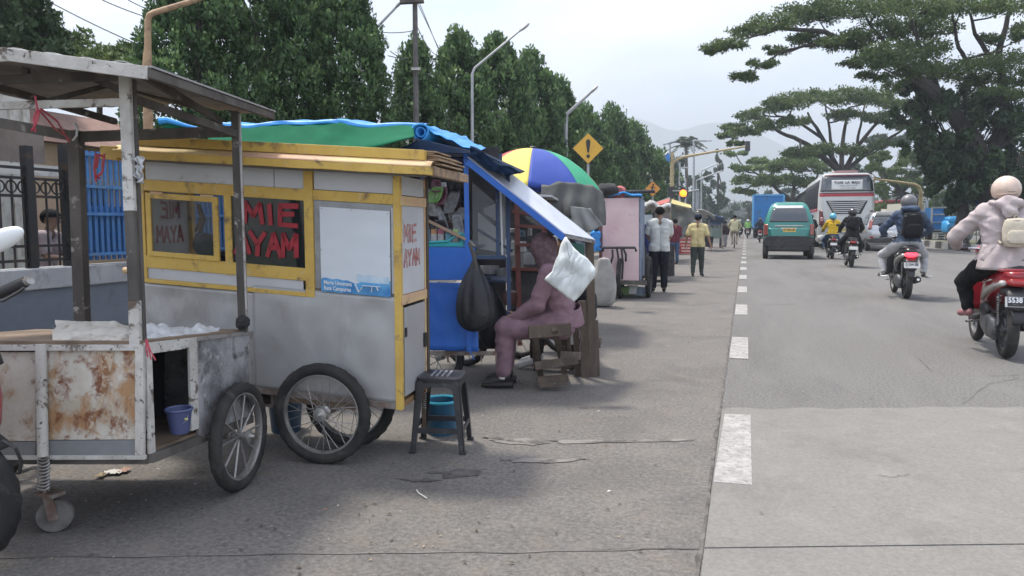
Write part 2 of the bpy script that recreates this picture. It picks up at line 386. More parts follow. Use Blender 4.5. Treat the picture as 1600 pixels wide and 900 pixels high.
# blue slatted gate, y 7.1 .. 9.6
m_gate = M('blue_gate_paint', (.035, .13, .33), .5, col2=(.06, .20, .42), sc=4, dirt=(.12, .16, .18), dsc=8, bump=.2)
gt = thing('gate', 'tall bright blue slatted metal gate beyond the iron railing', 'gate', (WX-.1, 9, .85))
for z in (.95, 1.35, 1.62, 1.93): MB().bar((WX-.08, 5.85, z), (WX-.08, 10.4, z), .03).build('rail', m_gate, gt)
y = 5.88; s0 = None
while y < 10.4:
    if s0 is None:
        s0 = MB().box((WX-.12, y, 1.43), (.02, .036, 1.08)).build('slat', m_gate, gt); y0_ = y
    else:
        c = s0.copy(); COL.objects.link(c); c.parent = gt; c.location = (0, y-y0_, 0)
    y += .072
MB().box((WX-.16, 8.1, 1.18), (.02, 4.4, .5)).build('panel', m_gate, gt)
# white building with ribbed wall and a brown awning, left, behind the fence
m_rib = M('cream_ribbed_wall', (.46, .44, .40), .8, col2=(.55, .53, .48), sc=2, dirt=(.28, .25, .2), dsc=3)
m_awn = M('brown_canvas', (.15, .12, .10), .8, col2=(.20, .165, .14), sc=5, bump=.3, bsc=30)
bd = thing('small_building', 'cream kiosk with ribbed wall under a brown canvas awning behind the railing', 'building', (-8.6, 5, 0))
MB().box((-9.6, 4.9, 1.4), (2.0, 5.0, 2.8)).build('wall', m_rib, bd)
rb = None
for i in range(26):
    if rb is None: rb = MB().box((-8.58, 2.8, 1.4), (.05, .05, 2.6)).build('rib', m_rib, bd)
    else: c = rb.copy(); COL.objects.link(c); c.parent = bd; c.location = (0, i*.18, 0)
MB().hexa((-8.6, 1, 2.45), (-6.9, 1, 2.18), (-6.9, 6.05, 2.18), (-8.6, 6.05, 2.45), (-8.6, 1, 2.51), (-6.9, 1, 2.24), (-6.9, 6.05, 2.24), (-8.6, 6.05, 2.51)).build('awning', m_awn, bd)
MB().grid(lambda u, v: V((-6.88+.02*sin(u*40), 1+5.05*u, 2.20-.34*v)), 60, 3).build('valance', m_awn, bd, thick=.01)
MB().bar((-6.86, 1, 1.79), (-6.86, 6.2, 1.79), .03, .11).build('fascia_board', m_rib, bd)
bd2 = thing('building', 'peach walled low house glimpsed behind the blue gate', 'house', (-13, 13, 0))
MB().box((-13.5, 13, 1.35), (3, 9, 2.7)).build('wall', M('peach_wall', (.55, .38, .28), .85, col2=(.62, .45, .34), sc=1), bd2)
MB().hexa((-15.3, 8.2, 2.7), (-11.7, 8.2, 2.7), (-11.7, 17.8, 2.7), (-15.3, 17.8, 2.7), (-13.6, 8.2, 3.5), (-13.4, 8.2, 3.5), (-13.4, 17.8, 3.5), (-13.6, 17.8, 3.5)).build('roof', M('tile_roof', (.16, .09, .07), .8, col2=(.22, .13, .10), sc=6), bd2)
for yy in (9.6, 11.4, 13.2, 15): MB().box((-11.98, yy, 1.5), (.05, .9, 1.0)).build('window', M('dark_window', (.03, .035, .04), .15), bd2)
# ================================================================ VEGETATION
def leafmat(n, c, c2, sc=.8, isl=.35, tr=.22): return M(n, c, .55, col2=c2, sc=sc, island=isl, transl=tr, spec=.35)
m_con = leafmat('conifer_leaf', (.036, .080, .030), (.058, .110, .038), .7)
m_con_t = leafmat('conifer_lit_leaf', (.085, .155, .052), (.125, .200, .066), .9)  # paler copy for the upper side of each clump, light from above as colour
m_rain = leafmat('rain_tree_leaf', (.054, .092, .028), (.095, .140, .042), .5, tr=.35)
m_rain2 = leafmat('rain_tree_bright_leaf', (.075, .13, .032), (.115, .175, .048), .4, tr=.3)
m_dark = leafmat('dark_broad_leaf', (.024, .048, .020), (.044, .078, .028), .6, tr=.25)
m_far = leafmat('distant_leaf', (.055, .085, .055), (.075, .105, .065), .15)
m_lgt = leafmat('light_leaf', (.08, .13, .035), (.12, .17, .055), 1.2)
m_palm = leafmat('palm_leaf', (.035, .060, .030), (.055, .08, .04), .5)
m_bark = M('bark', (.050, .042, .036), .95, col2=(.095, .082, .070), sc=3, stretch=(1, 1, .3), bump=.8, bsc=18)
m_barkd = M('dark_bark', (.025, .021, .019), .95, col2=(.05, .043, .037), sc=2, stretch=(1, 1, .3), bump=.8, bsc=18)
def leaves(name, cen, nrm, size, mats, parent, asp=.45, midx=None, out=None):
    """cen (n,3), nrm (n,3) long axis direction, size (n,)"""
    n = len(cen); off = np.array(world_loc(parent)) if parent is not None else 0
    a = nrm/np.linalg.norm(nrm, axis=1)[:, None]; r = rng.normal(size=(n, 3)) if out is None else out+rng.normal(size=(n, 3))*.34; b = np.cross(a, r); b /= np.linalg.norm(b, axis=1)[:, None]
    c = np.cross(a, b); s = size[:, None]
    p = np.stack([cen-a*s*.5, cen+b*s*asp*.5+c*s*.08, cen+a*s*.5, cen-b*s*asp*.5+c*s*.08], 1).reshape(-1, 3)-off
    me = bpy.data.meshes.new(name); me.vertices.add(4*n); me.vertices.foreach_set('co', p.astype('f').ravel())
    me.loops.add(4*n); me.loops.foreach_set('vertex_index', np.arange(4*n, dtype='i')); me.polygons.add(n)
    me.polygons.foreach_set('loop_start', np.arange(0, 4*n, 4, dtype='i'))
    if midx is not None: me.polygons.foreach_set('material_index', midx.astype('i'))
    for m in (mats if isinstance(mats, list) else [mats]): me.materials.append(m)
    me.update(calc_edges=True)
    o = bpy.data.objects.new(name, me); COL.objects.link(o)
    if parent is not None: o.parent = parent; o['_wl'] = tuple(off)
    return o
def trunk_mesh(base, top, r0, r1, limbs, mb=None, wob=.1):
    mb = mb or MB(); base, top = V(base), V(top); pts = []; k = 7
    for i in range(k+1):
        t = i/k; p = base.lerp(top, t); p += V((nz((t*3, base.x, 0), 1), nz((t*3, base.y, 5), 1), 0))*wob*min(1, t*3); pts.append(p)
    mb.path(pts, [r0*(1.35 if i == 0 else 1)*(1-i/k)+r1*i/k for i in range(k+1)], 10)
    for (t, e, ra, rb) in limbs:
        s = base.lerp(top, t); e = V(e); m = s.lerp(e, .45)+V((0, 0, (e-s).length*.10)); mb.path([s, s.lerp(m, .5)+V((0, 0, .02)), m, e], [ra, ra*.85, (ra+rb)/2, rb], 7)
    return mb
def clump_pts(centers, radii, per, up=(0, 0, 1), upw=.8, shell=.55, spill=.45):
    C = np.repeat(centers, per, 0); Rr = np.repeat(radii, per, 0); n = len(C)
    d = rng.normal(size=(n, 3)); d /= np.linalg.norm(d, axis=1)[:, None]
    rad = shell+(1-shell)*rng.random(n)**.6; P = C+d*(rad*(1+spill*(rng.random(n) < .22)*rng.random(n)))[:, None]*Rr
    N = d*.45+np.array(up)*upw+rng.normal(size=(n, 3))*.45
    return P, N, d
def conifer(base, h, rad, label, nclump, per, lsz, csz, seed, low=.05, lean=0, mats=None, group='clipped conifers along the left side'):
    global rng; rng = np.random.default_rng(seed)
    r = thing('conifer_tree', label, 'tree', base, group)
    b = V(base); trunk_mesh(b, b+V((0, 0, h*.92)), rad*.085, .03, [(t, b+V((cos(a)*rad*.6, sin(a)*rad*.6, h*t+h*.12)), rad*.03, .012) for t, a in [(.1+.09*i, i*2.4) for i in range(9)]]).build('trunk', m_bark, r, 'a')
    cs = []
    for i in range(nclump):
        u = rng.random(); zz = low+(1-low)*u; prof = (min(1, (1-zz)/.42))**.62 if zz > .58 else min(1., .80+.3*(zz-low))
        a = rng.random()*2*pi; q = 1 if rng.random() < .78 else sqrt(rng.random())
        wob = 1+.34*nz((cos(a)*1.7, sin(a)*1.7, zz*6+seed), 1)
        rr = rad*prof*q*wob*rng.uniform(.84, 1.10); cs.append((b.x+cos(a)*rr, b.y+sin(a)*rr, b.z+h*zz))
    cs = np.array(cs); rd = csz*(.6+.7*rng.random(nclump))[:, None]*np.array([[.80, .80, 1.25]])
    P, N, d = clump_pts(cs, rd, per, upw=.9, shell=.62, spill=.12)
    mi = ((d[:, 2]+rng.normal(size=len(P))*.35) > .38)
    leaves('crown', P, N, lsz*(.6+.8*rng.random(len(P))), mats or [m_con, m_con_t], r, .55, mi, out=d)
    return r
def ctree(px, topy, d, wpx, label, seed, dens=1.0, mats=None, csz=None):
    p = at(px, 350, d); top = CAMH+(350-topy)/FOC*d*1.0; rad = wpx/FOC*d/2
    h = top-.06; csz = csz or max(.24, min(.42, .022*d+.02)); csz = max(.19, .0135*d); n = int(dens*3.7*rad*h/(csz*csz)); per = 100
    lsz = .078*max(1, d/14); conifer((p.x, p.y, .06), h, rad, label, min(n, 780), per, lsz, csz, seed, mats=mats)
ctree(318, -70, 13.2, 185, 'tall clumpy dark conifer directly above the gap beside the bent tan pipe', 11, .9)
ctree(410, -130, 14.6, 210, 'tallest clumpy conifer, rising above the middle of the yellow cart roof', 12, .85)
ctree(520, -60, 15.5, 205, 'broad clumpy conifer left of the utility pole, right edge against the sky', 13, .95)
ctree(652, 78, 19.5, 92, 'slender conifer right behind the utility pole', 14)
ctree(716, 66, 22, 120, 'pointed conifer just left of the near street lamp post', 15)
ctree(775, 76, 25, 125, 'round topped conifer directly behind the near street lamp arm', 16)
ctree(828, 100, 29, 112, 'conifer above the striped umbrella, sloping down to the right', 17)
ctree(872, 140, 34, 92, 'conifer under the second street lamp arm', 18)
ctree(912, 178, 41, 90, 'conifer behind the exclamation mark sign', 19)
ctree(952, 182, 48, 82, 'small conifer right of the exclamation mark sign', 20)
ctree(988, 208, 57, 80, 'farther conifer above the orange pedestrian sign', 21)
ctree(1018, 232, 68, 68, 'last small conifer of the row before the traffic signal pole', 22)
# lower filler shrubs in front of the conifer row, behind the stalls
def bushmass(name, pts, label, cat, mat, lsz, per, seed, upw=.5, kind=None, group=None, trunk=None, shell=.3, asp=.5):
    """pts: (px, py, d, rx px, rz px)"""
    global rng; rng = np.random.default_rng(seed)
    cs = []; rd = []
    for (px, py, d, rx, rz) in pts:
        c = at(px, py, d); cs.append(tuple(c)); rd.append((rx/FOC*d, max(rx/FOC*d*.8, .3), rz/FOC*d))
    cs = np.array(cs); rd = np.array(rd); b = (cs[:, 0].mean(), cs[:, 1].mean(), 0)
    if trunk: b = tuple(trunk[0])
    if kind == 'stuff':
        P, N, dd = clump_pts(cs, rd, per, upw=upw, shell=shell); o = leaves(name, P, N, lsz*(.6+.8*rng.random(len(P))), mat, None, asp); o['kind'] = 'stuff'; return o
    r = thing(name, label, cat, b, group)
    mb = MB()
    tb = V(b); hub = V(trunk[1]) if trunk else V((b[0], b[1], cs[:, 2].mean()*.5)); r0 = trunk[2] if trunk else .12
    kk = 8; tp = [tb.lerp(hub, i/kk)+V((nz((i*.4, seed, 0), 1), nz((i*.4, 0, seed), 1), 0))*r0*.9*(0 if i in (0, kk) else 1) for i in range(kk+1)]
    mb.path(tp, [r0*(1.5 if i == 0 else 1-.45*i/kk) for i in range(kk+1)], 12)
    for ic, (c, q) in enumerate(zip(cs, rd)):
        if ic % 4: continue
        c = V(c); m = hub.lerp(c, .5)+V((0, 0, -(c-hub).length*.06))
        mid = [hub, hub.lerp(m, .5)+V((rng.normal(), rng.normal(), rng.normal()))*r0*.5, m, m.lerp(c, .6)+V((0, 0, (c-hub).length*.02)), c]
        mb.path(mid, [r0*.36, r0*.25, r0*.15, r0*.08, r0*.03], 6)
        for k in range(4):
            a = rng.random()*2*pi; e = c+V((cos(a)*q[0]*.8, sin(a)*q[1]*.8, q[2]*.2*rng.normal())); s = m.lerp(c, .4+.5*rng.random()); mb.path([s, s.lerp(e, .5)+V((0, 0, -.05)), e], [r0*.06, r0*.04, r0*.015], 5)
    mb.build('trunk', m_barkd, r, 'a')
    P, N, dd = clump_pts(cs, rd, per, upw=upw, shell=shell)
    leaves('crown', P, N, lsz*(.55+.9*rng.random(len(P))), mat, r, asp, out=dd)
    return r
def pads(lst, d, jd=2., sub=5, sy=1., seed=1, rmin=.35):
    """break each listed pad (px,py,rx,ry) into small flat sprays"""
    q = random.Random(seed); outp = []
    for (px, py, rx, ry) in lst:
        n = max(2, int(sub*rx/30))
        for i in range(n):
            a = q.random()*2*pi; r = sqrt(q.random())
            outp.append((px+cos(a)*r*rx*.9, py+sin(a)*r*ry*.8, d+q.uniform(-jd, jd), rx*q.uniform(rmin, .55)*.62, max(2.2, ry*q.uniform(.28, .5))))
    return outp

def raintree(name, lst, d, jd, sk, trunkp, r0, label, mat, lsz, per, seed, sub=9, droop=-.25, group=None):
    """lst: foliage pads (px,py,rx,ry); sk: limb polylines [(pixels)],[radii]; sprays hang on twigs that leave the nearest limb"""
    global rng; rng = np.random.default_rng(seed); q = random.Random(seed)
    base = V(trunkp[0]); r = thing(name, label, 'tree', base, group)
    mb = MB(); hub = V(trunkp[-1]); kk = 8
    tp = [base.lerp(hub, i/kk)+V((nz((i*.4, seed, 0), 1), nz((i*.4, 0, seed), 1), 0))*r0*.7*(0 if i in (0, kk) else 1) for i in range(kk+1)]
    mb.path(tp, [r0*(1.45 if i == 0 else 1.12-.3*i/kk) for i in range(kk+1)], 14); mb.build('trunk', m_barkd, r, 'a')
    nodes = []; lm = MB()
    for pts, rr in sk:
        dep = [d+jd*.9*nz((x*.006, y*.006, seed), 1) for x, y in pts]; dep[0] = d if pts[0] == sk[0][0][0] else dep[0]
        w_ = [at(x, y, e) for (x, y), e in zip(pts, dep)]
        fine = []; fr = []
        for i in range(len(w_)-1):
            for k in range(5):
                t = k/5; fine.append(w_[i].lerp(w_[i+1], t)+V((nz((i+t, seed, 1), 2), nz((i+t, 2, seed), 2), nz((seed, i+t, 3), 2)))*.22*(d/60)); fr.append(rr[i]+(rr[i+1]-rr[i])*t)
        fine.append(w_[-1]); fr.append(rr[-1]); lm.path(fine, fr, 8); nodes += list(zip(fine, fr))
    lm.build('limb', m_barkd, r, 'a')
    tw = MB(); cs = []; rd = []
    for (px, py, rx, ry) in lst:
        pc = at(px, py+ry*.6, d+q.uniform(-jd, jd)); nd, nr = min(nodes, key=lambda n: (n[0]-pc).length+(.8*d/60 if n[0].z > pc.z else 0))
        m = nd.lerp(pc, .5)+V((0, 0, -.06*(pc-nd).length)); tw.path([nd, m, pc], [min(nr*.7, .10*d/50), .055*d/50, .03*d/50], 5)
        for i in range(max(3, int(sub*rx/26))):
            a = q.random()*2*pi; rr = sqrt(q.random()); ux, uy = cos(a)*rr, sin(a)*rr
            c = at(px+ux*rx*1.0, py+uy*ry*.85, d+jd*.0+ (pc-CP).dot(FWD)-d+q.uniform(-.6, .6)*rx/FOC*d*1.6)
            cs.append(tuple(c)); e = rx/FOC*d*q.uniform(.22, .44)+.1; rd.append((e, e, e*q.uniform(.38, .70)))
            if i % 2 == 0: tw.path([pc.lerp(c, .1), pc.lerp(c, .55)+V((0, 0, -.05)), c], [.03*d/50, .02*d/50, .010*d/50], 4)
    tag(tw.build('branch', m_barkd, r), kind='stuff')
    P, N, dd = clump_pts(np.array(cs), np.array(rd), per, upw=droop, shell=.1)
    leaves('crown', P, N, lsz*(.55+.9*rng.random(len(P))), mat, r, .5, out=dd)
    return r
# left background: dark tree behind the rusty cart roof and a fresh green one
b1 = at(20, 350, 15); b1.z = 0
bushmass('tree', pads([(10, -10, 60, 60), (40, 40, 50, 40), (70, 70, 35, 28), (5, 70, 50, 40), (85, 95, 18, 14)], 15, 1.2, 14, seed=3), 'dark bushy tree above the left end of the rusty cart roof', 'tree', m_dark, .13, 130, 31, trunk=(b1, at(20, 60, 15), .16))
b1 = at(150, 350, 19); b1.z = 0
bushmass('tree', pads([(125, 58, 14, 22), (145, 80, 30, 20), (180, 78, 26, 18), (160, 100, 60, 14), (120, 90, 22, 16), (200, 92, 16, 12)], 19, 1., 12, seed=4), 'fresh green leafy tree behind the rusty cart roof, left of the bent pipe', 'tree', [m_lgt], .12, 75, 32, trunk=(b1, at(155, 110, 19), .11))
# the big rain tree on the right
D1 = 37
big = [(1110, 78, 18, 7), (1140, 68, 26, 9), (1172, 48, 28, 12), (1205, 36, 34, 14), (1240, 24, 38, 16), (1280, 22, 40, 18), (1320, 12, 46, 18), (1370, 8, 50, 18), (1430, 10, 55, 20), (1500, 8, 50, 16), (1570, 10, 50, 14),
       (1245, 62, 18, 7), (1213, 78, 20, 8), (1190, 98, 20, 8), (1163, 120, 20, 8), (1270, 58, 22, 8), (1300, 68, 34, 12), (1335, 62, 34, 14), (1370, 50, 40, 18), (1415, 42, 40, 18),
       (1330, 100, 18, 9), (1365, 92, 36, 14), (1400, 84, 44, 18), (1445, 72, 46, 20), (1430, 108, 40, 14), (1475, 110, 44, 16), (1560, 95, 55, 14), (1590, 120, 40, 16), (1520, 125, 30, 12), (1570, 145, 36, 14), (1410, 130, 30, 10), (1365, 118, 22, 7), (1545, 60, 18, 6), (1600, 50, 22, 14), (1460, 40, 40, 20)]
tb = at(1556, 392, D1); tb.z = .2
SK1 = [([(1542, 262), (1512, 205), (1470, 152), (1432, 118)], [.48, .42, .32, .2]), ([(1470, 152), (1405, 100), (1350, 78), (1290, 50), (1220, 44), (1160, 62)], [.26, .22, .17, .12, .08, .03]), ([(1350, 78), (1290, 64), (1232, 78), (1188, 100)], [.12, .09, .06, .03]), ([(1512, 205), (1478, 165), (1445, 95), (1424, 30)], [.2, .16, .12, .06]),
   ([(1542, 262), (1572, 180), (1560, 90), (1580, 10)], [.36, .26, .16, .1]), ([(1560, 110), (1528, 60), (1512, 15)], [.14, .1, .05]), ([(1540, 250), (1592, 200), (1650, 150)], [.22, .16, .1]), ([(1568, 170), (1522, 120), (1498, 75), (1488, 15)], [.16, .12, .09, .05]), ([(1405, 100), (1370, 50), (1340, 10)], [.12, .08, .04])]
raintree('rain_tree', big, D1, 2.6, SK1, (tb, at(1542, 262, D1)), .62, 'great spreading tree overhanging the road from the top right corner', [m_rain], .150, 85, 33, 15, .0)
# dense dark fig tree under it
D2 = 33
fig = [(1420, 150, 22, 26), (1455, 160, 34, 30), (1500, 165, 40, 34), (1560, 180, 50, 36), (1600, 210, 40, 50), (1440, 205, 26, 24), (1480, 215, 40, 30), (1530, 225, 40, 40), (1468, 262, 28, 30), (1492, 290, 22, 34), (1560, 260, 42, 40), (1400, 185, 18, 14), (1590, 290, 34, 40), (1520, 290, 26, 26), (1415, 230, 14, 10), (1478, 325, 16, 16), (1610, 330, 30, 30), (1455, 245, 26, 26), (1550, 300, 34, 36), (1530, 335, 22, 18), (1460, 290, 16, 22), (1575, 340, 30, 24), (1500, 250, 40, 30)]
tb = at(1500, 385, D2+4); tb.z = .2
bushmass('fig_tree', pads(fig, D2+5, 2.4, 13, seed=6, rmin=.3), 'dense dark leafed tree on the median behind the pink helmeted rider', 'tree', [m_dark], .26, 125, 34, upw=-.4, trunk=(tb, at(1508, 260, D2+5), .30), shell=.2)
tb = at(1582, 392, 40); tb.z = .2; 
bushmass('tree', pads([(1590, 240, 30, 30), (1570, 215, 24, 20), (1620, 260, 30, 40)], 42, 1.5, 8, seed=16), 'dark trunked tree at the right edge behind the pink helmet', 'tree', [m_dark], .26, 90, 44, upw=-.3, trunk=(tb, at(1588, 250, 41), .45))
# umbrella shaped rain tree beyond the bus
D3 = 68
umb = [(1135, 212, 14, 5), (1150, 198, 20, 7), (1175, 180, 26, 9), (1205, 165, 30, 10), (1240, 157, 34, 11), (1280, 152, 36, 12), (1320, 150, 36, 12), (1360, 150, 36, 12), (1400, 158, 32, 12), (1430, 172, 24, 10), (1165, 205, 24, 6), (1200, 195, 26, 7), (1240, 188, 24, 6), (1320, 180, 26, 7), (1370, 182, 28, 8), (1410, 195, 22, 8), (1150, 224, 12, 4), (1290, 232, 34, 8), (1330, 235, 30, 8), (1250, 238, 26, 6), (1380, 225, 22, 8)]
tb = at(1316, 392, D3); tb.z = 0
SK2 = [([(1312, 268), (1262, 226), (1208, 200), (1150, 205)], [.30, .22, .13, .05]), ([(1310, 268), (1285, 216), (1262, 176)], [.26, .18, .09]), ([(1312, 268), (1318, 212), (1326, 168)], [.24, .17, .09]), ([(1315, 268), (1350, 216), (1385, 175)], [.26, .18, .09]), ([(1315, 268), (1370, 230), (1425, 192)], [.24, .16, .07]), ([(1285, 216), (1240, 186), (1190, 178)], [.15, .11, .05]), ([(1300, 244), (1296, 200), (1290, 162)], [.16, .11, .06]), ([(1335, 238), (1345, 196), (1352, 162)], [.16, .11, .06])]
raintree('rain_tree', umb, D3, 4., SK2, (tb, at(1312, 268, D3)), .55, 'umbrella shaped tree with forking limbs right above the bus', [m_rain], .27, 80, 35, 16, .0)
D4 = 88
r3 = [(1160, 262, 16, 5), (1185, 250, 20, 6), (1178, 282, 30, 7), (1212, 262, 28, 9), (1245, 250, 28, 9), (1270, 262, 26, 10), (1225, 282, 30, 8), (1150, 240, 16, 4), (1250, 285, 26, 9), (1160, 300, 18, 5), (1285, 290, 20, 10)]
tb = at(1238, 380, D4); tb.z = 0
SK3 = [([(1240, 320), (1205, 285), (1165, 262)], [.3, .16, .05]), ([(1240, 320), (1240, 280), (1232, 255)], [.25, .15, .06]), ([(1240, 320), (1270, 285), (1285, 262)], [.25, .15, .06]), ([(1205, 285), (1175, 290), (1155, 300)], [.14, .1, .05])]
raintree('rain_tree', r3, D4, 3.5, SK3, (tb, at(1240, 320, D4)), .42, 'bright green layered tree between the traffic signal arm and the bus', [m_rain2], .36, 90, 36, 16, .05)
r4 = [(1390, 262, 34, 16), (1430, 245, 30, 16), (1420, 285, 36, 18), (1380, 300, 26, 18), (1450, 275, 26, 20), (1370, 245, 24, 12), (1460, 310, 20, 16), (1400, 330, 40, 14), (1440, 325, 20, 16)]
tb = at(1410, 380, 82); tb.z = 0
bushmass('tree', pads(r4, 82, 3.5, 11, seed=9), 'soft bright green tree behind the right hand lamp arm', 'tree', [m_rain2], .36, 150, 37, upw=.1, trunk=(tb, at(1410, 300, 82), .4), shell=.2)
r5 = [(1380, 222, 30, 12), (1420, 215, 24, 14), (1450, 235, 24, 14), (1350, 262, 20, 14), (1352, 300, 16, 26)]
tb = at(1380, 378, 105); tb.z = 0
bushmass('tree', pads(r5, 105, 4, 9, seed=19), 'hazy tree behind the umbrella shaped one, right of the bus', 'tree', [m_far], .5, 130, 47, upw=.1, trunk=(tb, at(1380, 280, 105), .4), shell=.2)
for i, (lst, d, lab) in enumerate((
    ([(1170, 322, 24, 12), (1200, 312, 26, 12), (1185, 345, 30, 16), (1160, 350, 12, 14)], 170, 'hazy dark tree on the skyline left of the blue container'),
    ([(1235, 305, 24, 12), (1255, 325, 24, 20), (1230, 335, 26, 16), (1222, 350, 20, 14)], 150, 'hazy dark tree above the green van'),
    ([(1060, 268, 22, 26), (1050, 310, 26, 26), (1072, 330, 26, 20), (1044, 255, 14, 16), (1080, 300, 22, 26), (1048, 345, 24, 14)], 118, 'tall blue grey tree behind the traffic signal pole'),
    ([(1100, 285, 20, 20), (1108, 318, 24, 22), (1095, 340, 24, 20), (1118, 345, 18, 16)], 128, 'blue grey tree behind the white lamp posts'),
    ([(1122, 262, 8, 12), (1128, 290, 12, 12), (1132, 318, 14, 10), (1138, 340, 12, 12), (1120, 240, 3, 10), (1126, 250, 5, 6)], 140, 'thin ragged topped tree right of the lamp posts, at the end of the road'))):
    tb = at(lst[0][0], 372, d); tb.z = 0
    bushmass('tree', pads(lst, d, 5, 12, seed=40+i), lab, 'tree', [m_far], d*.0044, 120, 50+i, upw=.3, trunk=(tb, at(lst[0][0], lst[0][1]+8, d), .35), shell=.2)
struct_bg = []
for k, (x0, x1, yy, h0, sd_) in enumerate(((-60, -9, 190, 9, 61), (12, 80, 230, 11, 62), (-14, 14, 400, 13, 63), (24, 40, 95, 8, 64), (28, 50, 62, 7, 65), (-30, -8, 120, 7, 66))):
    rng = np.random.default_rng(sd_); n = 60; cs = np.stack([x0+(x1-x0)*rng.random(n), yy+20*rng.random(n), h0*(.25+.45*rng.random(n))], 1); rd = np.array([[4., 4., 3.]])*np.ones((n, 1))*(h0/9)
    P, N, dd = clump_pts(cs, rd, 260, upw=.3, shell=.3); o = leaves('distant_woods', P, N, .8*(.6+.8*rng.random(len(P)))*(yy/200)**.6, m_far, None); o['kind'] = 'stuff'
# palm
pb = at(1074, 372, 112); pb.z = 0; pt = at(1072, 228, 112)
pr = thing('palm_tree', 'feathery palm top standing above the left trees beside the signal arm', 'palm tree', pb)
MB().path([pb, pb.lerp(pt, .5), pt], [.3, .24, .2], 8).build('trunk', m_bark, pr, 'a')
P = []; Nn = []
rng = np.random.default_rng(5)
for k in range(22):
    a = k*2.4; el = .2+1.1*rng.random(); Lf = 3.4
    for j in range(46):
        t = j/45; p = pt+V((cos(a)*cos(el)*Lf*t, sin(a)*cos(el)*Lf*t, sin(el)*Lf*t-2.0*t*t)); s_ = 1 if j % 2 else -1
        side = V((-sin(a), cos(a), 0))*s_; P.append(p+side*.28*(1-t*.5)); Nn.append(side+V((cos(a), sin(a), -.5))*.6)
leaves('fronds', np.array(P), np.array(Nn), np.full(len(P), .8), m_palm, pr, .16)
# weeds along the wall foot
rng = np.random.default_rng(8); n = 900; xx = -5.95+rng.random(n)*.25; yy = 2.5+rng.random(n)**2*10
cl = 6.+np.round(rng.random(n)*4); P = np.stack([xx, yy, .08+rng.random(n)*.16], 1)
o = leaves('weeds', P, np.stack([rng.normal(size=n)*.4, rng.normal(size=n)*.4, np.ones(n)], 1), .07+.05*rng.random(n), m_lgt, None, .3); o['kind'] = 'stuff'
hills(-1900, 2300, 2600, [(0, 200), (.2, 290), (.33, 345), (.368, 350), (.40, 332), (.447, 318), (.486, 240), (.53, 185), (.7, 150), (1, 120)], 'mountain_ridge', m_hill)
# ================================================================ FOREGROUND LEFT: rusty cart
m_rust = M('rusted_white_sheet', (.52, .50, .45), .6, col2=(.40, .36, .29), sc=5, dirt=[(.34, .20, .10), (.17, .065, .028)], dsc=7, dlo=.47, dhi=.60, dstretch=(1, 1, .8), bump=.25, bsc=25)
m_rust2 = M('rusted_white_sheet_light', (.55, .53, .48), .6, col2=(.42, .38, .31), sc=4, dirt=[(.30, .17, .08), (.14, .06, .03)], dsc=6, dlo=.54, dhi=.66, bump=.25, bsc=25)
m_wpaint = M('peeling_white_paint', (.50, .49, .46), .65, col2=(.38, .36, .33), sc=9, dirt=[(.10, .075, .055), (.06, .05, .045)], dsc=11, dlo=.56, dhi=.62, bump=.35, bsc=40)
m_dkw = M('sooty_wood', (.060, .053, .048), .9, col2=(.11, .10, .09), sc=6, dirt=(.26, .24, .22), dsc=12, dlo=.60, dhi=.66, bump=.4, bsc=50, stretch=(1, 1, .3))
m_grymt = M('grey_painted_strip', (.17, .18, .185), .6, col2=(.21, .215, .22), sc=5, bump=.1)
m_soot = M('sooty_sheet', (.28, .28, .285), .55, col2=(.10, .10, .105), sc=4, lo=.42, hi=.60, dirt=[(.05, .05, .05), (.36, .36, .36)], dsc=9, dlo=.54, dhi=.66, bump=.2)
m_under = M('roof_underside_ply', (.22, .205, .19), .8, col2=(.14, .13, .12), sc=3, dirt=(.06, .055, .05), dsc=5, bump=.2)
m_plank = M('old_plank', (.20, .145, .10), .9, col2=(.12, .085, .06), sc=6, stretch=(1, .3, 1), dirt=(.05, .04, .035), bump=.4, bsc=60)
m_steel = M('dull_steel', (.35, .34, .33), .45, .7, dirt=(.12, .07, .045), dsc=12, bump=.1)
m_rsteel = M('rusty_steel', (.16, .11, .085), .8, .3, col2=(.28, .25, .23), sc=10, bump=.4)
m_tyre = M('tyre_rubber', (.020, .020, .020), .8, col2=(.042, .040, .037), sc=6, dirt=(.10, .095, .085), dsc=8, dlo=.56, dhi=.75, bump=.3, bsc=90, spec=.3)
m_rubber2 = M('dusty_rubber', (.10, .095, .088), .85, col2=(.17, .16, .15), sc=12, bump=.3)
m_sack = M('dirty_canvas', (.40, .375, .33), .9, col2=(.52, .49, .44), sc=4, dirt=(.20, .17, .13), dsc=6, bump=.35, bsc=60)
m_plas = M('milky_plastic', (.52, .53, .54), .35, col2=(.62, .63, .64), sc=6, alpha=.85, bump=.15, bsc=20)
F3 = lambda x, y: at(x, y, 3.0)
A_T, A_B, B_T, B_B = at(222, 536, 3.0), at(229, 713, 3.0), at(388, 517, 3.75), at(388, 652, 3.75)
DV = (B_T-A_T); DVn = V((DV.x, DV.y, 0)).normalized(); NR = RGT
def side(s, z, o=0.): a = A_B.lerp(A_T, z); b = B_B.lerp(B_T, z); return a.lerp(b, s)+RGT*o
XL = -190
c1 = thing('vendor_cart', 'rusty white food cart with open side hatch and shallow gabled roof on thin posts', 'food cart', ground(40, 830))
def slabq(mb, a, b, c, d, th=.012):
    n = (V(b)-V(a)).cross(V(d)-V(a)).normalized()*th; return mb.hexa(a, b, c, d, V(a)+n, V(b)+n, V(c)+n, V(d)+n)
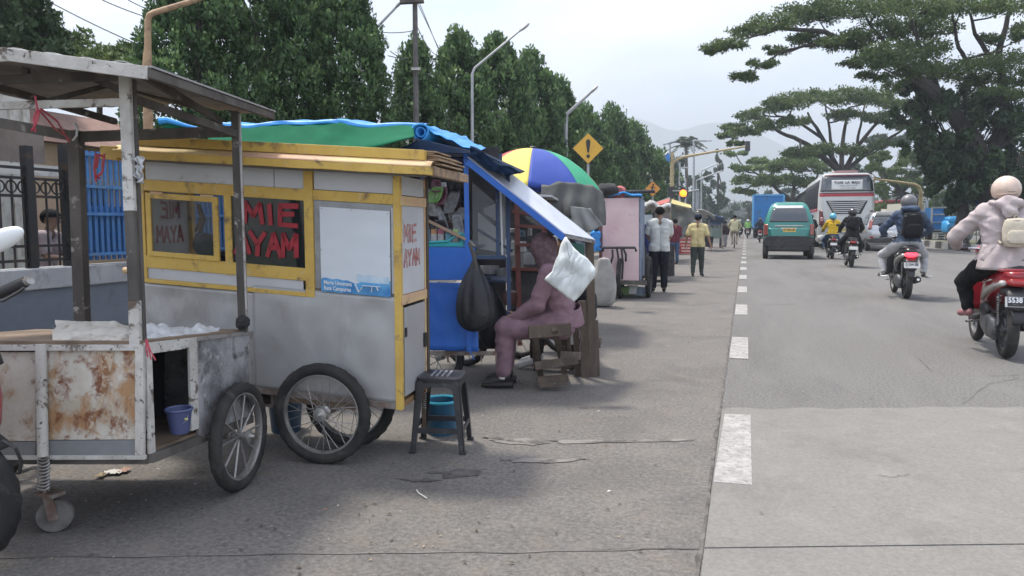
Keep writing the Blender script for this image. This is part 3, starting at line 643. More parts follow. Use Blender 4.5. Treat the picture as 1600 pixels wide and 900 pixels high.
def fp(name, x0, y0, x1, y1, mat, o=0., th=.01, skew=1.5):
    f = lambda x, y: at(x, y+skew*(0 if x > 100 else .4), 3.0)-FWD*o
    o_ = slabq(MB(), f(x0, y1), f(x1, y1), f(x1, y0), f(x0, y0), th).build(name, mat, c1, bev=.001); return o_
fp('front_panel', 76, 547, 216, 686, m_rust)['label'] = 'front panel badly eaten by brown rust'
fp('front_panel', XL, 549, 58, 688, m_rust2)
fp('skirt_strip', 76, 687, 221, 711, m_grymt, .002); fp('skirt_strip', XL, 689, 58, 713, m_grymt, .002)
fp('top_frame', XL, 538, 224, 547, m_wpaint, .006, .02); fp('bottom_frame', XL, 710, 231, 716, m_wpaint, .006, .02); fp('corner_frame', 216, 540, 229, 714, m_wpaint, .007, .02)
for x in range(-170, 220, 52): MB().ell(at(x, 542.5, 2.975), (.004, .004, .004), n=6, m=4).build('rivet', m_steel, c1)
MB().path([at(64, 538, 2.965), at(67, 713, 2.965)], .0205, 14).build('spring_tube', m_wpaint, c1, 'a')
stk = MB(); pts_ = [(158, 549), (180, 549), (174, 575), (169, 605), (156, 640), (148, 662), (135, 684), (132, 684), (144, 655), (158, 618), (160, 580)]; stk.add([at(x, y, 2.988) for x, y in pts_], [tuple(range(len(pts_)))]); stk.build('rust_streak', M('rust_streak', (.24, .125, .06), .8, col2=(.44, .36, .27), sc=28, lo=.46, hi=.56, bump=.3), c1)
# side: post, panel, opening with dark inside
def sq(name, s0, z0, s1, z1, mat, o=0., th=.012): return slabq(MB(), side(s0, z0, o), side(s1, z0, o), side(s1, z1, o), side(s0, z1, o), th).build(name, mat, c1, bev=.001)
sq('side_frame', .0, .0, .045, 1, m_wpaint, .004); sq('side_frame', .36, .09, .43, .93, m_wpaint, .004); sq('side_header', .045, .90, .43, 1.0, m_wpaint, .006); sq('side_sill', .0, -.06, 1, .02, m_dkw, .0, .03)
sq('side_panel', .43, .02, 1.0, 1.0, m_soot, .002); sq('side_edge', .98, 0, 1.015, 1.0, m_steel, .006); sq('side_header', .43, .96, 1.0, 1.0, m_steel, .008)
LW = RGT*-1.05
back = lambda s, z: side(s, z)+LW
slabq(MB(), back(0, 0), back(1, 0), back(1, 1), back(0, 1)).build('far_panel', m_soot, c1)
slabq(MB(), side(1, 0), side(1, 1), back(1, 1), back(1, 0)).build('rear_panel', m_soot, c1)
slabq(MB(), side(0.01, .0), side(1, .0), back(1, .0), back(.01, .0), .02).build('floor_board', m_plank, c1)
slabq(MB(), side(.0, .985), side(1, .985), back(1, .985), back(0, .985), .015).build('top_board', m_plank, c1)
slabq(MB(), side(.02, .02)+RGT*-.42, side(1, .02)+RGT*-.42, side(1, .97)+RGT*-.42, side(.02, .97)+RGT*-.42).build('partition', M('dark_partition', (.03, .033, .042), .9, col2=(.05, .05, .055), sc=6), c1)
for s in (.02, .97): MB().bar(side(s, -.03), back(s, -.03), .035).build('chassis_beam', m_dkw, c1)
# posts, beams
def post(a, b, w, nm='post', mat=m_wpaint, h=None): return MB().bar(a, b, w, h, up=FWD).build(nm, mat, c1, bev=.002)
post(at(197, 120, 3.02), at(205, 330, 3.02), .042); post(at(205, 330, 3.02), at(212, 470, 3.02), .040, mat=m_dkw); post(at(212, 470, 3.02), at(214, 540, 3.02), .042); post(at(207, 120, 3.035), at(224, 540, 3.035), .022, 'angle_flange', m_dkw)
post(at(368, 175, 3.70), at(380, 520, 3.70), .036, mat=m_dkw); post(at(374, 178, 3.69), at(386, 508, 3.69), .012, 'angle_flange', m_steel)
post(at(118, 205, 3.72), at(129, 505, 3.72), .056, mat=m_dkw); post(at(-165, 105, 3.02), at(-160, 540, 3.02), .045)
MB().ell(at(379, 504, 3.66), (.035, .03, .035), fn=lambda q: 1+.3*nz(q, 4)).build('rag_knot', M('black_rag', (.02, .02, .022), .9, bump=.5), c1)
P1, P2, P3 = at(12, 80, 2.82), at(231, 109, 2.82), at(427, 178, 3.95); P4 = P1+(P3-P2); PL = P1+(P1-P2)*1.1+V((0, 0, -.10)); PL4 = PL+(P3-P2)
def roofp(a, b, c, d, nm, mat, th):
    def fn(u, v): p = a.lerp(b, u).lerp(d.lerp(c, u), v); return p+V((0, 0, .006*sin(u*25)+.004*nz(p, 6)))
    mb = MB().grid(fn, 24, 8); return mb.build(nm, mat, c1, thick=th)
m_roof = M('weathered_zinc', (.42, .42, .41), .5, .25, col2=(.30, .30, .29), sc=4, dirt=(.16, .12, .09), dsc=5, bump=.15)
up_ = V((0, 0, .012))
roofp(P1+up_, P2+up_, P3+up_, P4+up_, 'roof_sheet', m_roof, .004); roofp(PL+up_, P1+up_, P4+up_, PL4+up_, 'roof_sheet', m_roof, .004)
dn = V((0, 0, -.012))
roofp(P1.lerp(P2, .02)+dn, P1.lerp(P2, .97)+dn, P4.lerp(P3, .97)+dn, P4.lerp(P3, .02)+dn, 'ceiling_board', m_under, .006); roofp(PL+dn, PL.lerp(P1, .98)+dn, PL4.lerp(P4, .98)+dn, PL4+dn, 'ceiling_board', m_under, .006)
for a, b, w, h, m in ((P1, P2, .014, .048, m_wpaint), (PL, P1, .014, .05, m_wpaint), (P2, P3, .02, .035, m_dkw)): MB().bar(V(a)+V((0, 0, -.012)), V(b)+V((0, 0, -.012)), w, h).build('fascia', m, c1, bev=.002)
MB().bar(P2+V((0, 0, .012)), P3+V((0, 0, .012)), .03, .008).build('roof_flashing', m_steel, c1)
for (a, b, w, h, m, nm) in ((at(-170, 170, 3.02), at(192, 160, 3.02), .02, .030, m_wpaint, 'cross_beam'), (at(-170, 131, 3.02), at(196, 118, 3.02), .03, .034, m_dkw, 'cross_beam'),
     (at(40, 95, 3.02), at(42, 128, 3.02), .02, .02, m_dkw, 'strut'), (at(196, 150, 3.06), at(372, 210, 3.7), .02, .034, m_dkw, 'side_beam'), (at(122, 214, 3.72), at(372, 205, 3.70), .03, .05, m_dkw, 'rear_beam'), (at(-40, 185, 3.72), at(122, 214, 3.72), .03, .05, m_dkw, 'rear_beam'),
     (at(60, 162, 3.03), at(180, 130, 3.4), .016, .02, m_dkw, 'brace'), (at(146, 122, 3.05), at(196, 145, 3.05), .018, .026, m_dkw, 'brace'), (at(60, 96, 3.0), at(300, 165, 3.85), .02, .03, m_dkw, 'rafter'), (at(-60, 120, 3.0), at(180, 190, 3.8), .02, .03, m_dkw, 'rafter'), (at(215, 112, 2.95), at(345, 190, 3.7), .02, .03, m_dkw, 'rafter')):
    MB().bar(a, b, w, h).build(nm, m, c1)
# suspension caster
MB().path([at(68+9*cos(t*.55), 712+t*.46+5*sin(t*.55), 2.97-.012*sin(t*.55)) for t in range(0, 116)], .0035, 6).build('coil_spring', m_steel, c1, 'a')
MB().path([at(68, 712, 2.97), at(70, 770, 3.0)], .009, 8).build('spring_rod', m_rsteel, c1, 'a')
MB().box(at(78, 771, 3.03), (.095, .06, .014)).build('caster_plate', m_rsteel, c1)
cw = ground(88, 830); R0 = .069; cc = V((cw.x, cw.y, R0)); axx = (RGT*.35+V((0, 0, 0))+V((FWD.x, FWD.y, 0)).normalized()*-.94).normalized()
MB().lathe(cc-axx*.02, axx, [(.008, -.012), (.02, -.01), (.022, 0), (.045, .001), (.048, .004), (R0-.004, .004), (R0, .012), (R0, .03), (R0-.004, .038), (.045, .038), (.022, .042), (.008, .05)], 28).build('caster_wheel', m_rubber2, c1, 'a')
for s_ in (-1, 1): MB().bar(cc+axx*.034*s_+V((0, 0, -.01)), cc+axx*.034*s_+V((-.03, 0, .095)), .036, .006, up=axx).build('fork', m_rsteel, c1)
# big wheel on the right side
wc = ground(377, 763); wR = .254; axw = (RGT*.985-V((FWD.x, FWD.y, 0)).normalized()*.12).normalized()
wheel(c1, (wc.x, wc.y, wR), axw, wR, .029, .018, m_tyre, m_steel, m_steel, 10, .0055, (.03, .11), True)
MB().bar(V((wc.x, wc.y, wR))-axw*.03, V((wc.x, wc.y, wR))-axw*1.2, .03).build('axle', m_rsteel, c1)
wheel(c1, V((wc.x, wc.y, wR))-axw*1.24, axw, wR, .029, .018, m_tyre, m_steel, m_steel, 10, .0055, (.03, .11), True)
MB().path([side(.62, -.02), side(.62, -.12), side(.63, -.16)], .008, 6).build('stay_rod', m_rsteel, c1)
# things on and in it
def crumple(name, quadp, nu, nv, amp, mat, label, cat, z=.0, seed=0, thick=.004, sc=9, group=None):
    a, b, c, d = [V(p) for p in quadp]
    def fn(u, v):
        p = a.lerp(b, u).lerp(d.lerp(c, u), v); e = min(u, 1-u, v, 1-v)
        return p+V((nz(p, sc, seed+5)*amp*.6, nz(p, sc, seed+9)*amp*.6, z+(abs(nz(p, sc, seed))*1.5+abs(nz(p, sc*2.6, seed))*.6)*amp*min(1, .25+e*6)))
    return solo(MB().grid(fn, nu, nv).build(name, mat, None, 'all', thick=thick), label, cat, group)
tp = lambda s, lat, z=0.: side(s, 1.0)+RGT*-lat+V((0, 0, .006+z))
crumple('canvas_sheet', (at(82, 537, 3.02), at(212, 534, 3.02), at(212, 512, 3.35), at(84, 502, 3.3)), 60, 30, .028, m_sack, 'crumpled dirty beige canvas folded on top of the rusty cart', 'cloth', seed=1)
crumple('plastic_sheet', (at(212, 536, 3.05), at(330, 524, 3.5), at(345, 514, 3.62), at(205, 512, 3.3)), 60, 26, .03, m_plas, 'milky plastic sheet bunched beside the canvas on the rusty cart', 'plastic sheet', seed=5, sc=13)
m_raff = M('red_raffia', (.38, .04, .07), .6, col2=(.48, .10, .12), sc=20)
def strings(pp, r, lab, name='raffia_string'):
    mb = MB()
    for p in pp: mb.path([at(*q) for q in p], r, 5)
    return solo(mb.build(name, m_raff, None), lab, 'string')
strings([[(55, 150, 2.98), (58, 168, 2.97), (62, 178, 2.98)], [(60, 172, 2.98), (55, 190, 2.99), (52, 205, 2.99)], [(62, 172, 2.98), (57, 192, 2.97), (49, 204, 2.98)], [(58, 172, 2.98), (53, 185, 2.99), (55, 206, 2.99)], [(62, 172, 2.98), (85, 200, 3.2), (110, 218, 3.6)], [(64, 170, 2.98), (90, 190, 3.1), (108, 222, 3.6)]], .0042, 'pinkish red raffia string knotted on the front beam of the rusty cart')
strings([[(150, 240, 3.7), (147, 262, 3.7), (150, 284, 3.7)], [(154, 240, 3.7), (151, 262, 3.69)], [(163, 240, 3.7), (160, 268, 3.7), (150, 278, 3.7)], [(148, 275, 3.7), (156, 279, 3.7)], [(149, 276, 3.69), (159, 272, 3.7)], [(156, 242, 3.7), (164, 246, 3.7)]], .006, 'red raffia tangle dangling behind the left rear post of the rusty cart')
strings([[(228, 530, 2.99), (232, 545, 2.985), (236, 562, 2.985)], [(229, 530, 2.99), (235, 548, 2.985), (243, 563, 2.985)], [(228, 532, 2.99), (229, 550, 2.985), (231, 558, 2.985)]], .003, 'short red string end tied at the corner of the rusty cart')
solo(MB().path([at(117, 193, 3.7), at(121, 200, 3.68), at(120, 212, 3.68), at(113, 221, 3.7)], .006, 6).build('wire_hook', m_plas, None, 'a'), 'pale bent hook hanging at the top of the left rear post', 'hook')
def rag(name, px, py, w, h, d, mat, label, cat, seed=0, taper=.5):
    def fn(u, v):
        ww = w*(taper+(1-taper)*sin(pi*min(1, v*1.1))); p = at(px+(u-.5)*ww, py+h*v, d); return p+FWD*(nz((u*4, v*3, seed), 1)*.05)+RGT*nz((u*2, v*5, seed+3), 1)*.02
    return solo(MB().grid(fn, 14, 18).build(name, mat, None, 'all', thick=.002), label, cat)
rag('plastic_scrap', 218, 244, 14, 42, 3.0, m_plas, 'torn strip of clear plastic hanging on the front post of the rusty cart', 'plastic scrap', 3)
# bucket in the hatch
def bucket(name, base, r0, r1, h, mat, label, mrim=None, rim=.006):
    b = thing(name, label, 'bucket', base); b_ = V(base)
    MB().lathe(b_, (0, 0, 1), [(.001, 0), (r0, 0), (r0+.002, .01), (r1, h), (r1-.004, h), (r0-.004, .012), (.001, .012)], 30).build('shell', mat, b, 'a')
    MB().torus(b_+V((0, 0, h)), (0, 0, 1), r1, rim, 30, 6).build('rim', mrim or mat, b, 'a')
    MB().path([b_+V((r1*cos(a), -.3*r1*sin(a)-.01, h-.02-r1*.9*sin(a))) for a in [pi*k/12 for k in range(13)]], .002, 5).build('handle', m_steel, b, 'a')
    return b
bb = bucket('bucket', at(281, 676, 3.16), .036, .052, .10, M('lavender_plastic', (.06, .075, .17), .4, bump=.1), 'small lavender plastic bucket inside the hatch of the rusty cart')
MB().ell(at(291, 655, 3.105), (.010, .003, .006)).build('sticker', M('sticker_yellow', (.45, .42, .22), .5), bb)
solo(crumple('straw_litter', (at(236, 681, 3.1), at(262, 676, 3.2), at(262, 664, 3.3), at(236, 668, 3.25)), 20, 12, .02, M('greenish_straw', (.10, .12, .07), .9, col2=(.25, .26, .2), sc=60), 'x', 'x', seed=8), 'heap of greenish straw beside the lavender bucket', 'straw')
# ================================================================ yellow MIE AYAM cart
m_yel = M('chipped_yellow_paint', (.58, .39, .085), .6, col2=(.50, .32, .07), sc=5, dirt=[(.13, .095, .06), (.50, .40, .22)], dsc=8, dlo=.55, dhi=.68, bump=.3, bsc=35)
m_ylt = M('bare_yellow_board', (.58, .44, .20), .65, col2=(.50, .30, .20), sc=5, stretch=(.4, .4, 2), dirt=(.14, .10, .08), dsc=8, dlo=.6, dhi=.7, bump=.3)
m_alu = M('dull_aluminium_sheet', (.40, .40, .40), .42, .25, col2=(.33, .33, .325), sc=1.3, dirt=[(.22, .21, .20), (.46, .46, .465)], dsc=2.2, dlo=.52, dhi=.78, dstretch=(1, 1, .5), bump=.12, bsc=9)
m_aluw = M('white_enamel_panel', (.50, .51, .53), .4, .0, col2=(.43, .44, .455), sc=2, dirt=(.22, .2, .18), dsc=7, dlo=.62, dhi=.72, bump=.1, bsc=12)
m_galv = M('galvanised_panel', (.31, .32, .325), .45, .3, col2=(.24, .25, .255), sc=6, dirt=(.42, .43, .44), dsc=5, bump=.12)
m_glass = M('window_glass', (.055, .065, .07), .04, alpha=.22, spec=.9)
m_glassd = M('dim_glass', (.02, .024, .026), .07, alpha=.80, spec=.6)
m_red = M('red_brush_paint', (.33, .014, .028), .55, col2=(.26, .012, .022), sc=14)
m_redf = M('faded_red_paint', (.36, .13, .12), .7, col2=(.45, .30, .28), sc=25, lo=.45, hi=.55)
UU = V((.9945, .105, 0)); VV = V((-.105, .9945, 0)); W0 = ground(505, 724); O2 = W0+VV*.08
def c2(s, t, z): return O2+UU*s+VV*t+V((0, 0, z-.065*(s-.4)))
y2 = thing('vendor_cart', 'yellow framed noodle cart with grey metal sides and red MIE AYAM lettering', 'food cart', O2)
def cb(name, s0, s1, t0, t1, z0, z1, mat, bev=.002, par=None, sm=False):
    return MB().hexa(c2(s0, t0, z0), c2(s1, t0, z0), c2(s1, t1, z0), c2(s0, t1, z0), c2(s0, t0, z1), c2(s1, t0, z1), c2(s1, t1, z1), c2(s0, t1, z1)).build(name, mat, par or y2, bev=bev)
TD = .45
def dent(s0, s1, z0, z1, t, mat, name='side_sheet', amp=.006, seed=0):
    def fn(u, v): s = s0+(s1-s0)*u; z = z0+(z1-z0)*v; e = min(1, 8*min(u, 1-u, v, 1-v)); return c2(s, t+amp*e*(nz((s*3, z*3, seed), 1)+.5*nz((s*9, z*7, seed), 1)), z)
    return MB().grid(fn, 46, 26).build(name, mat, y2, 'all', thick=.003)
dent(-1.08, -.415, .318, .832, 0, m_alu, seed=1, amp=.014); dent(-.418, .388, .318, .872, -.003, m_alu, seed=2, amp=.014)
cb('end_sheet', -1.085, -1.078, .0, TD, .32, .9, m_alu); cb('rear_sheet', -1.08, .40, TD-.006, TD, .32, .88, m_alu)
cb('base_rail', -1.08, .405, -.006, .03, .285, .318, m_rsteel); cb('base_rail', -1.08, .405, TD-.03, TD, .285, .318, m_rsteel); cb('base_board', -1.05, .38, .03, TD-.03, .295, .31, m_plank); cb('base_rail', .372, .405, .03, TD-.03, .287, .318, M('brown_rail', (.22, .13, .06), .8, bump=.3))
for s0, s1, z0, z1, t in ((-1.085, -1.050, .835, 1.50, -.006), (-.572, -.530, .915, 1.345, -.008), (-.112, -.062, .835, 1.50, -.009), (.378, .412, .285, 1.50, -.010)):
    cb('stile', s0, s1, t, .03, z0, z1, m_yel)
cb('mid_rail', -1.05, -.112, -.006, .025, .918, .985, m_yel); cb('low_rail', -1.05, -.112, -.012, .02, .835, .858, m_yel); cb('head_rail', -1.05, -.112, -.005, .03, 1.338, 1.398, m_yel); cb('head_rail', -.062, .378, -.005, .03, 1.346, 1.398, m_yel)
cb('strip_panel', -1.05, -.13, .002, .01, .858, .918, m_aluw); cb('head_panel', -1.045, -.285, .004, .012, 1.398, 1.498, m_aluw); cb('head_panel', -.281, -.112, .004, .012, 1.398, 1.498, m_aluw); cb('head_panel', -.058, .374, .002, .010, 1.400, 1.497, m_aluw)
cb('infill_panel', -.062, .378, .003, .010, .884, 1.346, m_galv); cb('infill_rail', -.062, .378, -.004, .02, .868, .884, M('dark_edge', (.12, .10, .08), .8)); cb('edge_strip', .362, .376, -.002, .004, .89, 1.33, m_aluw)
# hinged window: sash with glass, fixed pane with lettering
sh = cb('sash', -1.035, -.602, -.018, -.004, .985, 1.012, m_yel)
cb('sash_top', -1.035, -.602, -.018, -.004, 1.298, 1.328, m_yel, par=sh); cb('sash_side', -1.035, -1.004, -.018, -.004, 1.012, 1.298, m_yel, par=sh); cb('sash_side', -.634, -.602, -.018, -.004, 1.012, 1.298, m_yel, par=sh)
cb('window_pane', -1.004, -.634, -.010, -.007, 1.012, 1.298, m_glass, 0, par=sh)
for s in (-1.0, -.70): cb('hinge', s, s+.075, -.022, -.016, 1.322, 1.336, m_ylt, .002, par=sh)
pn = cb('window_pane', -.530, -.112, .000, .004, .985, 1.338, m_glassd, 0)
mb = MB(); rnd_state = random.getstate(); random.seed(5)
paint_text('MIE', c2(-.455, -.006, 1.205), UU+V((0, 0, -.065)), (0, 0, 1), .100, .100, .026, .026, mb); paint_text('AYAM', c2(-.512, -.006, 1.040), UU+V((0, 0, -.065)), (0, 0, 1), .078, .112, .014, .025, mb)
mb.build('painted_lettering', m_red, pn)
mb = MB(); paint_text('MIE', c2(-1.074, .33, 1.19), -VV, (0, 0, 1), .055, .09, .012, .016, mb); paint_text('AYAM', c2(-1.074, .36, 1.05), -VV, (0, 0, 1), .05, .09, .012, .016, mb)
mb.build('painted_lettering', m_red, y2)
cb('end_glass', -1.078, -1.074, .03, TD-.03, .98, 1.34, m_plas, 0)
cb('back_glass', -1.05, -.56, TD-.004, TD, .98, 1.34, m_glass, 0); cb('back_board', -.56, .38, TD-.02, TD, .88, 1.5, M('shade_dark_board', (.03, .028, .027), .9, col2=(.07, .065, .06), sc=5)); cb('inner_partition', -.59, -.575, .06, TD-.02, .88, 1.34, M('shade_dark_board', (.03, .028, .027)))  # near-black back board and partition put the interior shade into the colour
for s0, s1 in ((-1.08, -1.05), (-.61, -.57), (.37, .40)): cb('rear_stile', s0, s1, TD-.03, TD+.005, .88, 1.5, m_yel)
cb('rear_rail', -1.05, .37, TD-.03, TD+.003, .90, .96, m_yel); cb('rear_rail', -1.05, .37, TD-.03, TD+.003, 1.338, 1.40, m_yel); cb('inner_shelf', -1.05, .37, .03, TD-.03, .95, .962, m_plank)
# roof: two tiers of yellow boards, splintered ply ends on the right
cb('roof_board', -1.10, .60, -.098, TD+.12, 1.535, 1.552, m_ylt)
fz = MB(); n = 40
def fas(s, k): return c2(s, *k)
rings = []
for i in range(n+1):
    s = -1.12+1.74*i/n; j = .004*nz((s*6, 0, 0), 1)
    rings.append([c2(s, -.150+j, 1.500+j), c2(s, -.150+j, 1.538), c2(s, -.10, 1.538), c2(s, -.10, 1.500)])
fz.rings(rings).build('eave_board', m_yel, y2)
MB().grid(lambda u, v: c2(-1.12+1.74*u, -.150+.045*v, 1.5385+.030*v+.002*nz((u*9, v, 0), 1)), 40, 3).build('eave_bevel', m_ylt, y2, 'a', thick=.003)
cb('upper_board', -1.08, .575, -.105, -.06, 1.572, 1.622, m_yel)
cb('roof_deck', -1.08, .57, -.07, TD+.08, 1.575, 1.612, m_plank); cb('soffit', -1.06, .56, -.095, -.01, 1.493, 1.502, m_under); cb('left_eave', -1.20, -1.1, -.14, .35, 1.49, 1.56, m_yel)
cb('end_eave', .575, .63, -.11, TD+.1, 1.50, 1.545, M('split_ply', (.36, .25, .15), .9, col2=(.20, .14, .10), sc=18, bump=.5))
for i in range(7):
    z = 1.556+.010*i; l0 = random.uniform(.575, .65); cb('ply_layer', .50, l0, -.09+random.uniform(0, .05), random.uniform(.2, .5), z, z+.007, M('split_ply', (.3, .2, .1)), .0)
# right end face
cb('end_panel', .404, .410, .03, TD-.03, .885, 1.345, m_aluw); cb('end_panel', .404, .411, .03, TD-.03, 1.398, 1.495, m_aluw); cb('end_rail', .400, .418, .0, TD, 1.345, 1.395, m_ylt); cb('end_rail', .400, .418, .0, TD, .832, .882, m_ylt)
dr = cb('end_door', .404, .412, .05, TD-.05, .345, .815, m_alu); cb('hinge', .412, .418, .048, .075, .66, .71, M('black_iron', (.03, .03, .03)), par=dr); cb('latch', .412, .425, TD-.09, TD-.06, .56, .64, M('black_iron', (.03, .03, .03)), par=dr)
cb('end_stile', .398, .420, TD-.03, TD+.01, .29, 1.5, M('dark_stained_wood', (.06, .045, .03), .85, bump=.3)); cb('end_stile', .400, .417, TD-.055, TD-.04, .29, 1.5, m_ylt)
mb = MB(); paint_text('MIE', c2(.4125, .06, 1.16), VV, (0, 0, 1), .065, .085, .015, .015, mb); paint_text('AYAM', c2(.4125, .05, 1.03), VV, (0, 0, 1), .055, .085, .012, .014, mb); mb.build('faded_lettering', m_redf, y2)
random.setstate(rnd_state)
# poster
m_post = M('weathered_poster', (.60, .63, .66), .45, col2=(.52, .56, .61), sc=2.5, lo=.3, hi=.7, dirt=(.38, .41, .46), dsc=4, dlo=.62, dhi=.75, dstretch=(.5, .5, 3), bump=.25, bsc=7)
def pg(u, v, o=0.): s = -.022+.382*u; z = .872+.440*v; return c2(s, -.011-o+.003*nz((s*8, z*14, 1), 1), z)
ps = MB().grid(lambda u, v: pg(u, v), 40, 44).build('poster', m_post, y2, 'all')
m_pb = M('poster_blue_print', (.03, .17, .42), .5, col2=(.10, .33, .58), sc=9)
MB().grid(lambda u, v: pg(u, v*(.15+.015*sin(u*9)+(.03 if u > .55 else 0)+.02*nz((u*9, 0, 0), 1)), .002), 40, 10).build('printed_band', m_pb, ps, 'all')
m_pl = M('poster_pale_blue', (.36, .50, .62), .5, col2=(.5, .6, .68), sc=14)
MB().grid(lambda u, v: pg(.52+.46*u, .15+(.08+.03*nz((u*7, 1, 0), 1))*v, .0025), 20, 6).build('printed_band', m_pl, ps, 'all')
m_pw = M('poster_white_letter', (.66, .68, .70), .5)
textobj('printed_text', 'Marga Umumana', c2(.075, -.020, .922), UU+V((0, 0, -.065)), (0, 0, 1), .022, m_pw, ps, width=.155, bold=.02); textobj('printed_text', 'Rasa Campurna', c2(.072, -.020, .893), UU+V((0, 0, -.065)), (0, 0, 1), .022, m_pw, ps, width=.15, bold=.02)
mb = MB(); b_ = c2(.19, -.0195, .885); mb.bar(b_+V((-.022, 0, .045)), b_, .002, .014, up=(0, 1, 0)); mb.bar(b_, b_+V((.02, 0, .025)), .002, .010, up=(0, 1, 0)); mb.bar(b_+V((.022, 0, .035)), b_+V((.12, 0, .030)), .002, .016, up=(0, 1, 0)); mb.bar(b_+V((.075, 0, .03)), b_+V((.072, 0, .002)), .002, .008, up=(0, 1, 0)); mb.bar(b_+V((.10, 0, .03)), b_+V((.11, 0, .012)), .002, .010, up=(0, 1, 0))
mb.build('printed_emblem', m_pw, ps)
for u, v in ((.03, .98), (.45, .985), (.97, .97), (.01, .5), (.99, .48)): MB().ell(pg(u, v, .001), (.003, .003, .003), n=6, m=4).build('nail', m_rsteel, ps)
# wheels, axle, jack
R2 = .265
wheel(y2, (W0.x, W0.y, R2), -VV, R2, .031, .017, m_tyre, M('rim_steel', (.50, .50, .49), .35, .8, dirt=(.2, .17, .14), dsc=9), m_steel, 28, .0019, (.037, .07))
wf = ground(548, 697); wheel(y2, (wf.x, wf.y, R2), -VV, R2, .031, .017, m_tyre, M('rim_steel'), m_steel, 24, .0019, (.037, .07))
MB().bar((W0.x, W0.y, R2), (wf.x, wf.y, R2), .03).build('axle', m_rsteel, y2)
for t in (.02, .33): MB().bar(c2(-.25, t, .28), c2(.2, t, .28), .03, .05).build('axle_block', m_plank, y2); MB().bar(c2(-.03, t, .28), V((W0.x, W0.y, R2))+VV*(t+.06), .03).build('axle_hanger', m_rsteel, y2)
MB().path([c2(.40, .40, .30)+UU*(.012*cos(t*.8))+VV*(.012*sin(t*.8))+V((0, 0, -.0016*t)) for t in range(70)], .003, 6).build('coil_spring', m_steel, y2, 'a')
MB().bar(c2(.40, .40, .30), c2(.40, .40, .06), .02).build('prop_leg', m_plank, y2)
MB().path([c2(-1.05, .05, .885), c2(-1.18, .05, .885), c2(-1.235, .05, .885)], [.020, .022, .018], 10).build('push_handle', m_ylt, y2, 'a')
MB().path([c2(-1.05, .40, .885), c2(-1.235, .40, .885)], .02, 10).build('push_handle', m_ylt, y2, 'a')
cb('underslung_tray', -.75, -.35, .05, .4, .20, .215, m_rsteel); 
for s_ in (-.74, -.37): cb('tray_strap', s_, s_+.02, .06, .08, .20, .30, m_rsteel)
solo(MB().ell(c2(-.56, .2, .255), (.10, .08, .045)).build('folded_rag', M('dark_blue_cloth', (.03, .05, .09), .9, bump=.4), None, 'a'), 'dark folded bundle on the tray under the yellow cart', 'bundle')
# goods visible through its panes, and a stand-in for a reflection
solo(MB().ell(c2(-.84, .22, 1.05), (.06, .07, .07), fn=lambda q: 1+.15*nz(q, 3)).build('reflection_bundle', M('navy_cloth', (.018, .022, .035), .9, bump=.3), None, 'a'), 'dark navy bundle standing in for a capped figure reflected in the hinged window of the yellow cart', 'bundle')  # added bundle, takes the place of a dark reflection in the pane
solo(MB().ell(c2(-.70, .26, .99), (.12, .08, .035), fn=lambda q: 1+.2*nz(q, 3)).build('cloth_pile', M('navy_cloth'), None, 'a'), 'low heap of dark cloth beside the navy bundle inside the yellow cart', 'cloth')
solo(MB().path([c2(-.90, .25, 1.12), c2(-.865, .25, 1.2), c2(-.89, .24, 1.28)], [.022, .018, .012], 8).build('ladle', M('brown_wood', (.14, .07, .045), .8), None, 'a'), 'upright brown wooden ladle behind the hinged window', 'ladle')
for i, (s, c) in enumerate(((-.47, (.30, .42, .48)), (-.40, (.20, .33, .40)), (-.33, (.42, .47, .5)), (-.26, (.28, .36, .42)))):
    z0 = .962; b_ = c2(s, .10, z0)
    solo(MB().lathe(b_, (0, 0, 1), [(.001, 0), (.02, 0), (.042, .03), (.045, .035), (.04, .034), (.001, .006)], 18).build('bowl', M('bowl_glaze_%d' % i, c, .3), None, 'a'), ['pale bowl nearest the window mullion', 'second bowl, deeper blue', 'third bowl, whitish', 'last bowl beside the black pot side'][i]+' inside the lettered pane', 'bowl', 'bowls behind the lettered pane')
